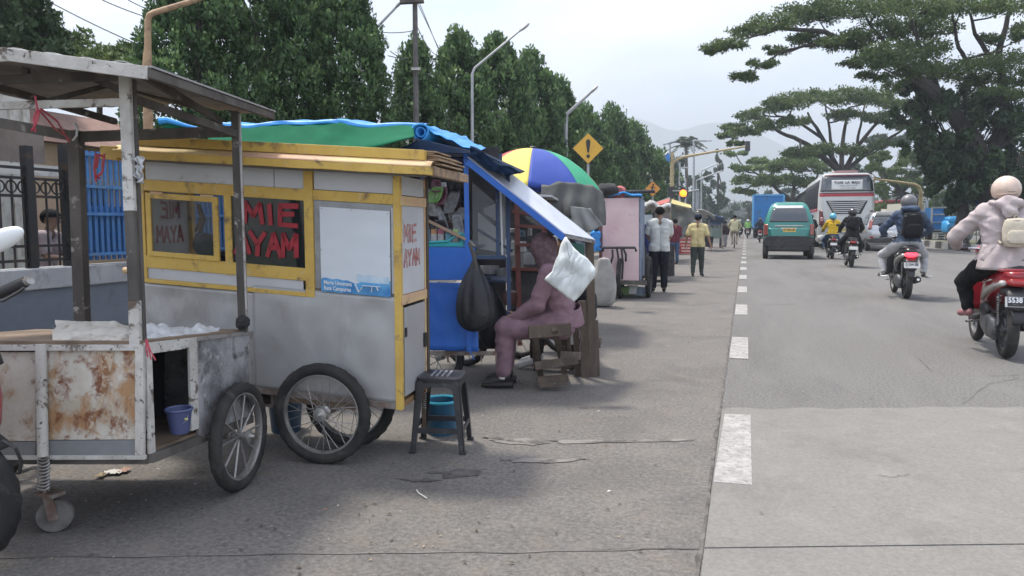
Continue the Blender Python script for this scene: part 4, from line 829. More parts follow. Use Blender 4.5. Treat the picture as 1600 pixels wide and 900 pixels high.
# ---------------------------------------------------------------- stool and bucket
def stool(loc, rz, col, label):
    st = thing('plastic_stool', label, 'stool', loc, rz=rz); h = .415; a0, a1 = .150, .112
    m = M('black_plastic', (.018, .019, .023), .42, col2=(.030, .031, .035), sc=8, dirt=(.12, .12, .125), dsc=9, dlo=.6, dhi=.75, bump=.1)
    MB().loft([(h-.03, 0, 0, a1+.012, a1+.012, 5), (h-.006, 0, 0, a1+.014, a1+.014, 5), (h, 0, 0, a1+.006, a1+.006, 5)], 32, 'z').build('seat', m, st, 'a')
    for k in range(4): MB().box((.03*(k-1.5), 0, h+.001), (.014, .16, .003)).build('seat_rib', M('dusty_plastic', (.20, .20, .21), .6), st)
    for sx in (-1, 1):
        for sy in (-1, 1):
            q = lambda a, z: V((sx*a, sy*a, z)); mb = MB(); w0, w1 = .028, .045
            for d_ in (0, 1):
                e0 = V((-sx*w0, 0, 0)) if d_ == 0 else V((0, -sy*w0, 0)); e1 = V((-sx*w1, 0, 0)) if d_ == 0 else V((0, -sy*w1, 0)); th_ = V((0, -sy*.006, 0)) if d_ == 0 else V((-sx*.006, 0, 0))
                mb.hexa(q(a0, 0), q(a0, 0)+e0, q(a0, 0)+e0+th_, q(a0, 0)+th_, q(a1+.008, h-.02), q(a1+.008, h-.02)+e1, q(a1+.008, h-.02)+e1+th_, q(a1+.008, h-.02)+th_)
            mb.build('leg', m, st); MB().box((sx*(a0-.01), sy*(a0-.01), .006), (.036, .036, .012)).build('foot', m, st)
    for k in range(4):
        rot = Matrix.Rotation(k*pi/2, 3, 'Z'); az = a0+(a1-a0)*.33
        MB().box(rot @ V((0, -az+.002, h*.30)), (az*2-.04, .008, .030), rot).build('cross_bar', m, st)
        arch = [(-a1+.02, h-.02), (a1-.02, h-.02), (a1-.025, h-.075), (a1-.045, h-.058), (a1-.07, h-.052), (-a1+.07, h-.052), (-a1+.045, h-.058), (-a1+.025, h-.075)]
        MB().prism([rot @ V((x, -a1-.006-(h-z)*.09, z)) for x, z in arch], rot @ V((0, .007, 0))).build('apron', m, st)
    return st
g_ = ground(691, 697); stool(g_, R(12), None, 'black plastic stool standing on the road at the corner of the yellow cart')
bucket('bucket', ground(690, 676), .085, .105, .20, M('dark_blue_plastic', (.02, .09, .16), .4), 'dark blue bucket with teal rim standing right behind the black stool', M('teal_plastic', (.03, .26, .36), .35), .009)
bucket('bucket', ground(447, 672), .085, .10, .18, M('navy_plastic', (.015, .045, .09), .45), 'navy bucket in the shade under the yellow cart', None, .007)
# ================================================================ PEOPLE
m_skin = M('brown_skin', (.27, .155, .10), .55, col2=(.31, .18, .12), sc=20, bump=.1)
m_hair = M('black_hair', (.010, .009, .009), .85, spec=.1)
def cloth(n, c, c2=None, sc=12, **k): return M(n, c, .88, col2=c2 or tuple(x*.82 for x in c), sc=sc, bump=k.pop('bump', .35), bsc=k.pop('bsc', 70), spec=.2, **k)
def standing(k=1., arm_l=None, arm_r=None, stride=.0, lean=0., sh=.105, foot=.11):
    """joint positions for a standing adult of height k metres facing +Y"""
    J = dict(pel=(0, 0, .53), waist=(0, lean*.3, .61), chest=(0, lean*.7, .72), neck=(0, lean, .835), head=(0, lean*1.15+.012, .925))
    for s, n in ((-1, 'l'), (1, 'r')):
        st = stride*s
        J['sh'+n] = (s*sh, lean*.95, .790); J['hip'+n] = (s*.052, 0, .52)
        J['kn'+n] = (s*.058, st*.45+.012, .285); J['an'+n] = (s*.062, st, .045); J['to'+n] = (s*.072, st+foot, .018)
        a = arm_l if n == 'l' else arm_r
        if a is None: J['el'+n] = (s*(sh+.045), lean*.7-.01, .635); J['wr'+n] = (s*(sh+.055), lean*.5+.03, .49); J['fi'+n] = (s*(sh+.05), lean*.5+.05, .44)
        else: J['el'+n], J['wr'+n], J['fi'+n] = a
    return {a: V(b)*k for a, b in J.items()}
def person(label, J, loc, rz=0., k=1.6, zones=None, vox=.016, fat=1., sleeve='long', hands=True, headgear='hair', hg=None, mats=None, group=None, fold=.006, skirt=False, name='person', shoes=True, tw=1., hem=None, look=0., sitting=None):
    """one continuous body; garments and hair are children cut from the same surface and puffed out"""
    sitting = (J['knl']-J['hipl']).y > .2*k if sitting is None else sitting
    z_ = {'shirt': cloth('plain_shirt', (.5, .5, .5)), 'trousers': cloth('dark_trousers', (.03, .03, .035)), 'shoe': M('dark_shoe', (.02, .02, .022), .6)}
    if mats: z_.update(mats)
    segs = []; mb = MB()
    def cap(a, ra, b, rb, zone):
        a, b = V(a), V(b); segs.append((a, ra*k, b, rb*k, zone)); mb.capsule(a, ra*k, b, rb*k, 12)
    f = fat; g = J
    side_ = (g['shr']-g['shl']).normalized(); spine = (g['neck']-g['pel']).normalized(); fw_ = spine.cross(side_); fw_ = -fw_ if fw_.dot(side_.cross(spine)*-1) < 0 else fw_
    fr = V((0, 0, 1)).cross(side_); fr.normalize()
    for s in (-1, 1):
        cap(g['pel']+side_*.042*s*k, .060*f, g['waist']+side_*.036*s*k, .056*f, 'shirt' if hem is None else hem)
        cap(g['waist']+side_*.036*s*k, .056*f, g['chest']+side_*.052*s*k, .062*f, 'shirt')
        cap(g['chest']+side_*.052*s*k, .062*f, g['neck']+side_*.070*s*k-spine*.035*k, .042*f, 'shirt')
        n = 'l' if s < 0 else 'r'
        cap(g['neck']+side_*.03*s*k-spine*.015*k, .032, g['sh'+n], .040*f, 'shirt')
        el, wr, fi, sh = g['el'+n], g['wr'+n], g['fi'+n], g['sh'+n]
        if sleeve == 'long': cap(sh, .038*f, el, .030*f, 'shirt'); cap(el, .030*f, wr, .024, 'shirt')
        else: m = sh.lerp(el, .72); cap(sh, .038*f, m, .033*f, 'shirt'); cap(m, .026, el, .023, 'skin'); cap(el, .023, wr, .0155, 'skin')
        # hand: palm, four fingers, thumb
        hd = (fi-wr); L_ = max(hd.length, .02*k); hd = hd.normalized(); pn = side_*s; pn = (pn-hd*pn.dot(hd)); pn = pn.normalized() if pn.length > .1 else basis(hd)[0]; ac = hd.cross(pn).normalized()
        palm = wr+hd*.030*k
        if hands:
            for q in (-1, 0, 1): cap(wr+ac*q*.006*k, .0105, palm+ac*q*.012*k+hd*.012*k, .0095, 'skin')
            for q, ln in ((-1.5, .030), (-.5, .040), (.5, .042), (1.5, .036)):
                r0 = palm+hd*.018*k+ac*q*.0088*k; r1 = r0+hd*ln*.55*k-pn*.004*k; r2 = r1+hd*ln*.45*k-pn*.012*k
                cap(r0, .0056, r1, .0052, 'skin'); cap(r1, .0052, r2, .0045, 'skin')
            t0 = wr+hd*.012*k+ac*.014*k; t1 = t0+(hd*.6+ac*.8).normalized()*.022*k; cap(t0, .0068, t1, .006, 'skin'); cap(t1, .006, t1+(hd*.9+ac*.2)*.018*k, .005, 'skin')
        hip, kn, an, to = g['hip'+n], g['kn'+n], g['an'+n], g['to'+n]
        cap(hip, .056*f*tw, kn, .037*f*tw, 'trousers'); cap(kn, .037*f*tw, an+(kn-an)*.12, .027*tw, 'trousers')
        cap(an+(kn-an)*.12, .020, an, .019, 'skin'); cap(an-V((0, 0, .008*k)), .021, to, .019, 'shoe'); cap(an+(an-to)*.22-V((0, 0, .012*k)), .018, an-V((0, 0, .015*k)), .020, 'shoe')
    cap(g['neck']-spine*.02*k, .032, g['head']-V((0, 0, .03*k)), .030, 'skin')
    H = g['head']; face = (fr*-1) if fr.dot(V((0, 1, 0))) < 0 else fr
    face = Matrix.Rotation(look, 3, 'Z') @ face; hs = face.cross(V((0, 0, 1))).normalized()
    hr = Matrix((hs, face, V((0, 0, 1)))).transposed()
    def hc(a, ra, b, rb): cap(H+hr @ (V(a)*k), ra, H+hr @ (V(b)*k), rb, 'head')
    hc((0, -.012, .012), .050, (0, .006, .014), .048); hc((0, .018, -.030), .026, (0, .012, .0), .040); hc((0, .030, -.046), .014, (0, .016, -.038), .022)
    hc((0, .054, -.003), .006, (0, .062, -.017), .0085); hc((-.02, .045, .012), .008, (.02, .045, .012), .008)
    hc((-.013, .051, -.034), .0055, (.013, .051, -.034), .0055)
    for s in (-1, 1): hc((s*.051, -.004, .008), .010, (s*.050, -.001, -.014), .008)
    me = blob(mb, vox, 3)
    vs = np.empty(len(me.vertices)*3); me.vertices.foreach_get('co', vs); vs = vs.reshape(-1, 3)
    pc = np.empty(len(me.polygons)*3); me.polygons.foreach_get('center', pc); pc = pc.reshape(-1, 3)
    best = np.full(len(pc), 1e9); zi = np.zeros(len(pc), int); names = ['skin', 'shirt', 'trousers', 'shoe', 'head']
    for a, ra, b, rb, zn in segs:
        A = np.array(a); Bv = np.array(b)-A; t = np.clip(((pc-A) @ Bv)/max(Bv @ Bv, 1e-9), 0, 1)
        dd = np.linalg.norm(pc-(A+t[:, None]*Bv), axis=1)-(ra+(rb-ra)*t); m = dd < best; best[m] = dd[m]; zi[m] = names.index(zn)
    rel = pc-np.array(g['pel']); hz = rel @ np.array(spine); hor = np.linalg.norm(rel-hz[:, None]*np.array(spine), axis=1)
    core = ((zi == 1) | (zi == 2)) & (hor < (.125 if sitting else .16)*k*f) & (hz < .16*k) & (hz > -.11*k)
    zi = np.where(core, np.where(hz > (-.055*k if not sitting else -.01*k), 1, 2), zi)
    body = bpy.data.objects.new(name, me); me.materials.append(m_skin); COL.objects.link(body); body['_local'] = True
    body.location = loc; body.rotation_euler = (0, 0, rz); tag(body, label, 'person', group)
    polys = [tuple(p.vertices) for p in me.polygons]; nr = [V(v.normal) for v in me.vertices]
    def shell(nm, sel, off, mat, amp, sc, hang=0.):
        idx = {}; v2 = []; f2 = []
        for pi_ in sel:
            ff = []
            for vi in polys[pi_]:
                if vi not in idx:
                    idx[vi] = len(v2); p = V(vs[vi]); n_ = nr[vi]; w_ = 1.1-2.6*abs(nz((p.x*sc*.8, p.y*sc*.8, p.z*sc*1.1+p.x*3), 1))+.5*nz((p.x*sc*2.0, p.y*sc*2.0, p.z*sc*2.4), 1)
                    v2.append(p+n_*(off+amp*max(w_, -.3)))
                ff.append(idx[vi])
            f2.append(ff)
        if not f2: return
        m2 = bpy.data.meshes.new(nm); m2.from_pydata([tuple(p) for p in v2], [], f2); m2.polygons.foreach_set('use_smooth', [True]*len(m2.polygons)); m2.materials.append(mat)
        o = bpy.data.objects.new(nm, m2); COL.objects.link(o); o.parent = body; o['_local'] = True; return o
    for zn, am in (('shirt', fold), ('trousers', fold*.9), ('shoe', .001)):
        if zn in z_ and z_[zn] is not None: shell(zn if zn != 'shoe' else 'shoes', np.where(zi == names.index(zn))[0], (.010 if zn != 'shoe' else .006)*k/1.6, z_[zn], am*k/1.6, 9)
    R3 = hr
    if headgear in ('hair', 'cap'):
        shell('hair', [i for i in np.where(zi == 4)[0] if (lambda q: (q.z > .012*k+.9*q.y) and not (abs(q.x) > .052*k))(R3.transposed() @ (V(pc[i])-H))], .009, m_hair, .003, 40)
    if headgear == 'cap':
        cm = hg; mb = MB(); c_ = H+V((0, 0, .016*k)); rows = []
        for j in range(7):
            ph = (pi/2)*j/6.3; rows.append([c_+R3 @ V((cos(a)*.062*k*cos(ph), sin(a)*.066*k*cos(ph)-.002, sin(ph)*.058*k)) for a in [2*pi*i/20 for i in range(20)]])
        mb.rings(rows, cap=False); o = mb.build('cap', cm, body, 'a', thick=.003)
        MB().grid(lambda u, v: c_+R3 @ V(((u-.5)*.092*k, .058*k+v*.055*k*(1-.8*(2*u-1)**2)**.5 if abs(2*u-1) < 1 else .058*k, .004*k-.010*k*(2*u-1)**2-.008*k*v)), 10, 4).build('peak', cm, body, 'a', thick=.003)
    if headgear == 'helmet':
        cm = hg; hk = k
        mb = MB(); c_ = H+R3 @ V((0, -.008*k, .006*k))
        mb.ell(c_, (.078*hk, .090*hk, .083*hk), R3, 24, 16, fn=lambda q: 1-.10*max(0, -q.z-.35)*1.2); mb.build('helmet', cm, body, 'all')
        MB().grid(lambda u, v: c_+R3 @ V((sin((u-.5)*2.3)*.0815*hk, cos((u-.5)*2.3)*.094*hk, (.035-.072*v)*hk)), 14, 5).build('visor', M('smoked_visor', (.015, .016, .018), .08, spec=.8), body, 'all', thick=.003)
        MB().torus(c_+V((0, 0, -.060*hk)), (0, 0, 1), .063*hk, .007*hk, 24, 6).build('helmet_rim', M('black_rubber_trim', (.02, .02, .02), .6), body, 'a')
    if headgear == 'hijab':
        cm = hg
        b2 = MB(); b2.ell(H+V((0, 0, .006))*k, (.062*k, .070*k, .080*k)); b2.capsule(H-V((0, 0, .02*k)), .058*k, g['neck']-spine*.02*k, .062*k); b2.capsule(g['neck']-spine*.03*k, .070*k, g['chest']+side_*0, .076*k); b2.capsule(g['shl']-V((0, 0, .01*k)), .042*k, g['shr']-V((0, 0, .01*k)), .042*k)
        hm = blob(b2, .014, 3)
        for v in hm.vertices:
            p = v.co; v.co = p+v.normal*(.012*nz((p.x*8, p.y*8, p.z*4), 1)+.006*nz((p.x*22, p.y*22, p.z*9), 1))
        o = bpy.data.objects.new('headscarf', hm); hm.materials.append(cm); COL.objects.link(o); o.parent = body; o['_local'] = True
    if headgear in ('hair', 'cap', 'hijab'):
        for s in (-1, 1): MB().ell(H+R3 @ V((s*.019*k, .050*k, .002*k)), (.0060*k, .0035*k, .0036*k), R3, 8, 6).build('eye', M('eye', (.03, .02, .015), .2), body)
    return body
def backpack(body, c, w, d, h, mat, mat2, rot=None, name='backpack', label=None, loc=None, rz=0):
    """soft pack with pocket and two straps, own top-level thing; built in the wearer's local frame"""
    t = thing(name, label, 'backpack', loc, rz=rz); rot = rot or Matrix.Identity(3); c = V(c)
    def soft(c_, w_, d_, h_, nm, m_, sd):
        mb = MB(); n = 26; rows = []
        for j in range(13):
            v = j/12; z = (v-.5)*h_; s_ = (1-abs(2*v-1)**4*.35)*(.0 if j in (-1,) else 1); r = []
            for i in range(n):
                a = 2*pi*i/n; e = 3.2; x = math.copysign(abs(cos(a))**(2/e), cos(a))*w_/2*s_; y = math.copysign(abs(sin(a))**(2/e), sin(a))*d_/2*s_*(1.0-.18*v)
                q = V((x, y, z)); q *= 1+.05*nz(q, 14, sd); r.append(c_+rot @ q)
            rows.append(r)
        return mb.rings(rows).build(nm, m_, t, 'all')
    soft(c, w, d, h, 'main_bag', mat, 1); soft(c+rot @ V((0, -d*.52, -h*.17)), w*.74, d*.34, h*.46, 'front_pocket', mat, 2)
    for s in (-1, 1):
        MB().path([c+rot @ V(p) for p in ((s*w*.32, d*.3, h*.42), (s*w*.42, d*.9, h*.50), (s*w*.5, d*1.6, h*.3), (s*w*.62, d*1.35, -h*.1), (s*w*.48, d*.3, -h*.36))], .014, 8).build('strap', mat2, t, 'a')
    MB().path([c+rot @ V((w*.08*cos(a), 0, h*.5+.03*sin(a))) for a in [pi*q/8 for q in range(9)]], .006, 6).build('top_loop', mat2, t, 'a')
    MB().path([c+rot @ V((x*w*.42, -d*.36*(1-.3*abs(x)), h*(.36+.06*(1-x*x)))) for x in [(-1+q/6) for q in range(13)]], .003, 5).build('zip', M('zip_metal', (.25, .25, .26), .4, .6), t, 'a')
    return t
# ================================================================ MOTOR SCOOTERS
m_blkpl = M('scooter_black_plastic', (.022, .022, .024), .5, dirt=(.09, .085, .08), dsc=9, dlo=.58, dhi=.8)
m_chrome = M('chrome', (.62, .62, .62), .2, .95, dirt=(.2, .18, .16), dsc=14)
m_seat = M('seat_vinyl', (.020, .020, .022), .55, bump=.3, bsc=200)
m_eng = M('engine_alloy', (.16, .16, .165), .5, .6, dirt=(.05, .045, .04), dsc=14, bump=.2)
m_lens = M('red_lens', (.30, .012, .014), .2, spec=.7); m_lens_on = M('red_lens_lit', (1., .03, .05), .3, emit=2.2); m_amb = M('amber_lens', (.6, .25, .08), .2)
m_clear = M('clear_lens', (.5, .5, .5), .15, alpha=.7)
def scooter(loc, rz, label, paint, trim, plate=None, lit=False, scale=1., group='riders on the road', name='motor_scooter', plate_bg='w', rack=True, steer=0.):
    """rear wheel contact at the origin, nose towards +Y"""
    t = thing(name, label, 'motor scooter', loc, group, rz=rz); t.scale = (scale,)*3
    R_ = .27; wb = 1.22
    wheel(t, (0, 0, R_), (1, 0, 0), R_, .048, .034, m_tyre, m_eng, m_eng, 5, .012, (.06, .12), True, 'rear_wheel', tw=.052)
    wheel(t, (0, wb, R_), (1, 0, 0), R_, .040, .028, m_tyre, m_eng, m_eng, 5, .012, (.05, .10), True, 'front_wheel', tw=.043)
    # tail body: loft along y
    MB().loft([(-.30, 0, .80, .045, .030, 2.4), (-.26, 0, .79, .095, .065, 2.6), (-.12, 0, .765, .135, .095, 2.8), (.10, 0, .725, .155, .125, 2.8), (.34, 0, .66, .150, .150, 2.8), (.52, 0, .55, .13, .13, 3), (.60, 0, .47, .11, .09, 3)], 26).build('side_body', paint, t, 'all')
    for s in (-1, 1):
        MB().loft([(-.24, s*.085, .735, .03, .016, 2.2), (-.05, s*.125, .70, .042, .024, 2.2), (.22, s*.148, .625, .030, .038, 2.2), (.42, s*.128, .545, .02, .03, 2.2)], 14).build('body_trim', trim, t, 'all')
        MB().loft([(.02, s*.138, .75, .026, .012, 2.2), (.3, s*.152, .71, .016, .010, 2.2)], 10).build('side_emblem', m_chrome, t, 'all')
    MB().loft([(-.24, 0, .855, .075, .012, 2.6), (-.14, 0, .862, .115, .035, 2.8), (.05, 0, .853, .135, .045, 2.8), (.22, 0, .825, .14, .045, 2.8), (.42, 0, .79, .115, .05, 2.8), (.58, 0, .765, .075, .04, 2.6)], 24).build('seat', m_seat, t, 'all')
    if rack: MB().path([(-.115, .02, .845), (-.125, -.18, .85), (-.10, -.30, .858), (0, -.335, .862), (.10, -.30, .858), (.125, -.18, .85), (.115, .02, .845)], .012, 8).build('grab_rail', paint if paint.name.startswith('red') else m_blkpl, t, 'a')
    # tail light cluster
    lg = MB().loft([(-.335, 0, .735, .05, .018, 2.4), (-.30, 0, .745, .085, .038, 2.6), (-.24, 0, .75, .098, .05, 2.6)], 18).build('tail_light', m_lens_on if lit else m_lens, t, 'all')
    for s in (-1, 1): MB().ell((s*.115, -.245, .735), (.036, .045, .030), n=12, m=8).build('indicator', m_clear, t, 'all')
    # fender, plate
    MB().loft([(-.36, 0, .50, .07, .012, 3), (-.35, 0, .60, .085, .03, 3), (-.26, 0, .66, .10, .04, 3), (-.1, 0, .66, .10, .04, 3)], 16).build('rear_fender', m_blkpl, t, 'all')
    MB().grid(lambda u, v: V(((u-.5)*.12*(1-.3*v), -.31-.05*sin(v*2), .52-.16*v)), 6, 6).build('mud_flap', m_blkpl, t, 'all', thick=.006)
    pm = M('plate_white', (.62, .62, .60), .5, dirt=(.35, .33, .3), dsc=9) if plate_bg == 'w' else M('plate_black', (.02, .02, .022), .5, dirt=(.14, .13, .12), dsc=12)
    pl = MB().box((0, -.372, .575), (.235, .006, .092), Matrix.Rotation(R(-12), 3, 'X')).build('license_plate', pm, t, bev=.003)
    if plate_bg != 'w': 
        for z in (-1, 1): MB().box((0, -.378+z*.0095, .575+z*.044), (.235, .005, .004)).build('plate_edge', M('plate_edge_white', (.5, .5, .5), .5), pl)
        MB().box((-.108, -.377, .575), (.018, .004, .09), Matrix.Rotation(R(-12), 3, 'X')).build('plate_edge', M('plate_edge_white', (.5, .5, .5), .5), pl)
    if plate:
        tm = M('plate_black_ink', (.03, .03, .03), .5) if plate_bg == 'w' else M('plate_white_ink', (.7, .72, .75), .5)
        u_ = V((0, .208, .978)); textobj('plate_number', plate[0], (0.0, -.379, .590), (1, 0, 0), u_, .048, tm, pl, width=.185, bold=.03, depth=-.003)
        textobj('plate_date', plate[1], (0.01, -.370, .548), (1, 0, 0), u_, .018, tm, pl, width=.07, bold=.02, depth=-.003)
    # engine, exhaust, shock, stand
    MB().loft([(-.02, -.105, .27, .035, .10, 3), (.18, -.11, .30, .048, .12, 3), (.42, -.10, .33, .045, .10, 3), (.56, -.08, .35, .03, .06, 3)], 16).build('crankcase', m_eng, t, 'all')
    MB().ell((-.13, .28, .44), (.045, .15, .075), n=14, m=8).build('air_box', m_blkpl, t, 'all')
    ex = MB().path([(.13, -.17, .335), (.14, -.10, .33), (.145, .22, .29), (.12, .36, .26)], [.045, .056, .056, .03], 14).build('exhaust', m_blkpl, t, 'a'); MB().path([(.132, -.20, .337), (.131, -.165, .335)], .022, 12).build('exhaust_tip', m_chrome, ex, 'a')
    MB().path([(.155, -.13, .36), (.185, .0, .35), (.19, .2, .31)], .012, 6).build('heat_shield', m_chrome, t, 'a')
    for s in (-1, 1):
        sh = MB().path([(s*.085, .0, .62), (s*.09, -.05, .32)], .012, 8).build('shock_absorber', m_eng, t, 'a'); MB().path([V((s*.085+.02*cos(a*.9), -.0-.05*a/60+.02*sin(a*.9), .60-.20*a/60)) for a in range(60)], .004, 5).build('coil', m_chrome, sh, 'a')
        MB().path([(s*.12, .50, .30), (s*.26, .48, .285)], .012, 8).build('foot_peg', m_chrome, t, 'a')
    # floor, leg shield, front
    MB().loft([(.52, 0, .33, .14, .05, 4), (.80, 0, .30, .15, .035, 4), (.95, 0, .33, .14, .05, 4)], 18).build('floor_board', m_blkpl, t, 'all')
    MB().loft([(.30, 0, 1.02, .055, .03, 2.4), (.33, 0, .96, .17, .045, 2.6), (.55, 0, .96, .0, .0, 2)][:0] or [(.34, 0, .98, .20, .035, 3), (.55, 0, 1.0, .19, .04, 3), (.78, 0, .985, .155, .05, 3), (.93, 0, .96, .10, .05, 3)], 22, 'z', cap=True).build('leg_shield', paint, t, 'all')
    MB().loft([(wb-.20, 0, .50, .05, .012, 2.6), (wb-.1, 0, .555, .062, .03, 2.6), (wb+.05, 0, .57, .065, .03, 2.6), (wb+.2, 0, .50, .05, .02, 2.6)], 14).build('front_fender', paint, t, 'all')
    for s in (-1, 1): MB().path([(s*.065, wb, R_), (s*.07, wb-.14, .62)], .018, 8).build('fork', m_eng, t, 'a')
    MB().loft([(.70, 0, 1.0, .05, .03, 2.4), (.80, 0, 1.02, .13, .05, 2.6), (.92, 0, 1.0, .12, .07, 2.4), (.99, 0, .99, .06, .05, 2.2)], 18).build('handlebar_cowl', paint, t, 'all')
    bar = MB().path([(-.33, .68, 1.02), (-.2, .75, 1.03), (0, .80, 1.02), (.2, .75, 1.03), (.33, .68, 1.02)], .011, 8).build('handlebar', m_chrome, t, 'a')
    for s in (-1, 1):
        MB().path([(s*.345, .672, 1.02), (s*.225, .738, 1.028)], .018, 10).build('grip', m_seat, bar, 'a'); MB().path([(s*.34, .75, 1.03), (s*.2, .80, 1.03)], .006, 6).build('brake_lever', m_chrome, bar, 'a')
        MB().path([(s*.2, .76, 1.03), (s*.23, .77, 1.12), (s*.29, .76, 1.20)], .006, 6).build('mirror_stalk', m_blkpl, bar, 'a'); MB().ell((s*.32, .75, 1.235), (.062, .014, .042), n=16, m=8).build('mirror', m_blkpl, bar, 'all')
    MB().ell((0, 1.0, .90), (.085, .04, .06), n=16, m=8).build('headlight', m_clear, t, 'all')
    return t
def riding(k=1.6, seat=.86, lean=.06, knee=.23, foot=(.20, .55, .335), hand=(.30, .69, 1.03), sit=.02, down=False, spread=0.):
    """joints (metres) of a rider on the scooter above, same local frame"""
    J = {}; s0 = seat+.095; J['pel'] = V((0, sit, s0)); J['waist'] = V((0, sit+.01, s0+.13)); J['chest'] = V((0, sit+lean*.7, s0+.32)); J['neck'] = V((0, sit+lean, s0+.50)); J['head'] = V((0, sit+lean+.03, s0+.645))
    for s, n in ((-1, 'l'), (1, 'r')):
        J['sh'+n] = V((s*.17, sit+lean, s0+.44)); J['el'+n] = V((s*(.30+spread), sit+lean+.18, s0+.20)); J['wr'+n] = V((s*(hand[0]-.01), hand[1]-.07, hand[2]+.02)); J['fi'+n] = V((s*hand[0], hand[1]+.03, hand[2]+.02))
        J['hip'+n] = V((s*.09, sit+.02, s0-.01)); J['kn'+n] = V((s*knee, .50, .70)); J['an'+n] = V((s*foot[0], foot[1]-.08, foot[2]+.07)); J['to'+n] = V((s*(foot[0]+.03), foot[1]+.12, foot[2]+.025))
    return J
# ================================================================ RIDERS AND VEHICLES
red_p = M('red_scooter_paint', (.30, .012, .022), .28, coat=.6, col2=(.26, .01, .018), sc=3); red_d = M('red_dull_paint', (.22, .015, .02), .4, coat=.3)
blk_p = M('black_scooter_paint', (.018, .018, .020), .3, coat=.5); gry_t = M('silver_trim', (.36, .35, .34), .35, .4)
J = riding()
def rider(px, py, rzd, sc, slabel, plabel, paint, trim, plate, mats, hel, lit=False, bgc='w', k=1.6, vox=.016, fat=1., look=0, **kw):
    g_ = ground(px, py); z = R(rzd); g_ = V((g_.x, g_.y, .005))
    s = scooter(g_, z, slabel, paint, trim, plate, lit, sc, plate_bg=bgc)
    b = person(plabel, riding(**kw), g_, z, k, vox=vox, fat=fat, headgear='helmet', hg=hel, mats=mats, group='riders on motor scooters', fold=.009, look=look); b.scale = (sc,)*3
    return s, b
mh = lambda n, c, r=.3: M(n, c, r, coat=.4, col2=tuple(x*.8 for x in c), sc=6)
# pink helmet rider
s4, b4 = rider(1571, 560, -3, .97, 'glossy red motor scooter with black plate, closest scooter at the right edge', 'rider in pale pink hooded jacket and beige pink helmet with black trousers', red_p, M('cream_trim', (.40, .37, .34), .4), ('5538  C', 'GARUT'),
    {'shirt': cloth('pale_pink_jacket', (.46, .40, .40), (.40, .345, .345), bump=.5, bsc=30), 'trousers': cloth('black_leggings', (.012, .012, .014)), 'shoe': M('pinkish_shoe', (.26, .11, .12), .6)}, mh('beige_pink_helmet', (.60, .46, .38), .28), bgc='b', vox=.0105, fat=1.30, lean=.04, spread=.08, foot=(.19, .52, .335))
MB().path([(-.03, -.106, 1.585), (.0, -.108, 1.583), (.035, -.106, 1.585)], .0022, 5).build('helmet_line', m_blkpl, b4); MB().torus((0, .02, 1.553), (0, .1, 1), .096, .006, 30, 6).build('helmet_edge', M('helmet_edge', (.35, .26, .22), .5), b4, 'a')
hm = MB(); 
hm.ell((0, -.055, 1.475), (.125, .065, .075)); hm.ell((.0, -.10, 1.40), (.075, .035, .07)); hm.capsule((-.12, .0, 1.47), .04, (.12, .0, 1.47), .04)
hme = blob(hm, .012, 3)
for v in hme.vertices: v.co += v.normal*(.012*nz((v.co.x*16, v.co.y*10, v.co.z*22), 1)+.010*sin(v.co.x*30+v.co.z*50))
hme.materials.append(MATS['pale_pink_jacket']); o = bpy.data.objects.new('hood', hme); COL.objects.link(o); o.parent = b4; o['_local'] = True
MB().torus((0, .03, 1.505), (0, 0, 1), .062, .022, 20, 8).build('collar', M('green_collar', (.16, .42, .06), .8), b4, 'a')
MB().grid(lambda u, v: V((sin((u-.5)*3.6)*(.185+.035*v), .045-cos((u-.5)*3.6)*(.150+.050*v)+.010*sin(u*26+v*5), 1.09-.24*v)), 40, 8).build('jacket_skirt', MATS['pale_pink_jacket'], b4, 'all', thick=.01)
bp = backpack(None, (.045, -.155, 1.20), .22, .11, .27, cloth('cream_canvas', (.50, .455, .37), (.44, .395, .32)), cloth('cream_strap', (.42, .38, .31)), Matrix.Rotation(R(-8), 3, 'X'), 'backpack', 'small cream backpack worn over the pale pink jacket', b4.location, b4.rotation_euler.z)
bp.scale = (.97,)*3; b4.location = V(b4.location)-RGT*.06; bp.location = V(bp.location)-RGT*.06
# blue denim rider
s3, b3 = rider(1416, 467, -1, 1.0, 'black motor scooter with glowing red tail light and white plate', 'rider in blue denim jacket, light grey trousers and grey helmet', blk_p, gry_t, ('D 5244 SBE', '08 27'),
    {'shirt': cloth('blue_denim', (.040, .058, .10), (.085, .115, .165), sc=8), 'trousers': cloth('light_grey_trousers', (.40, .40, .41), (.33, .33, .345)), 'shoe': M('white_black_shoe', (.04, .04, .045), .6, col2=(.6, .6, .58), sc=9, lo=.48, hi=.5)}, M('grey_helmet', (.10, .10, .105), .35, col2=(.14, .14, .145), coat=.3), lit=True, vox=.013, fat=1.12, knee=.33, foot=(.31, .45, .335), spread=.06, look=R(-30))
MB().ell((0, -.03, 1.50), (.15, .09, .055), fn=lambda q: 1+.12*nz(q, 5)).build('hood', MATS['blue_denim'], b3, 'all')
bp = backpack(None, (.02, -.17, 1.22), .31, .17, .42, cloth('black_nylon', (.016, .017, .02)), cloth('black_strap', (.03, .03, .033)), None, 'backpack', 'black backpack on the denim jacketed rider', b3.location, b3.rotation_euler.z)
for s in (-1, 1): MB().loft([(-.02, s*.33, .37, .035, .02, 3), (.24, s*.34, .355, .04, .015, 3)], 10).build('shoe_sole', M('white_sole', (.6, .6, .58), .6), b3, 'all')
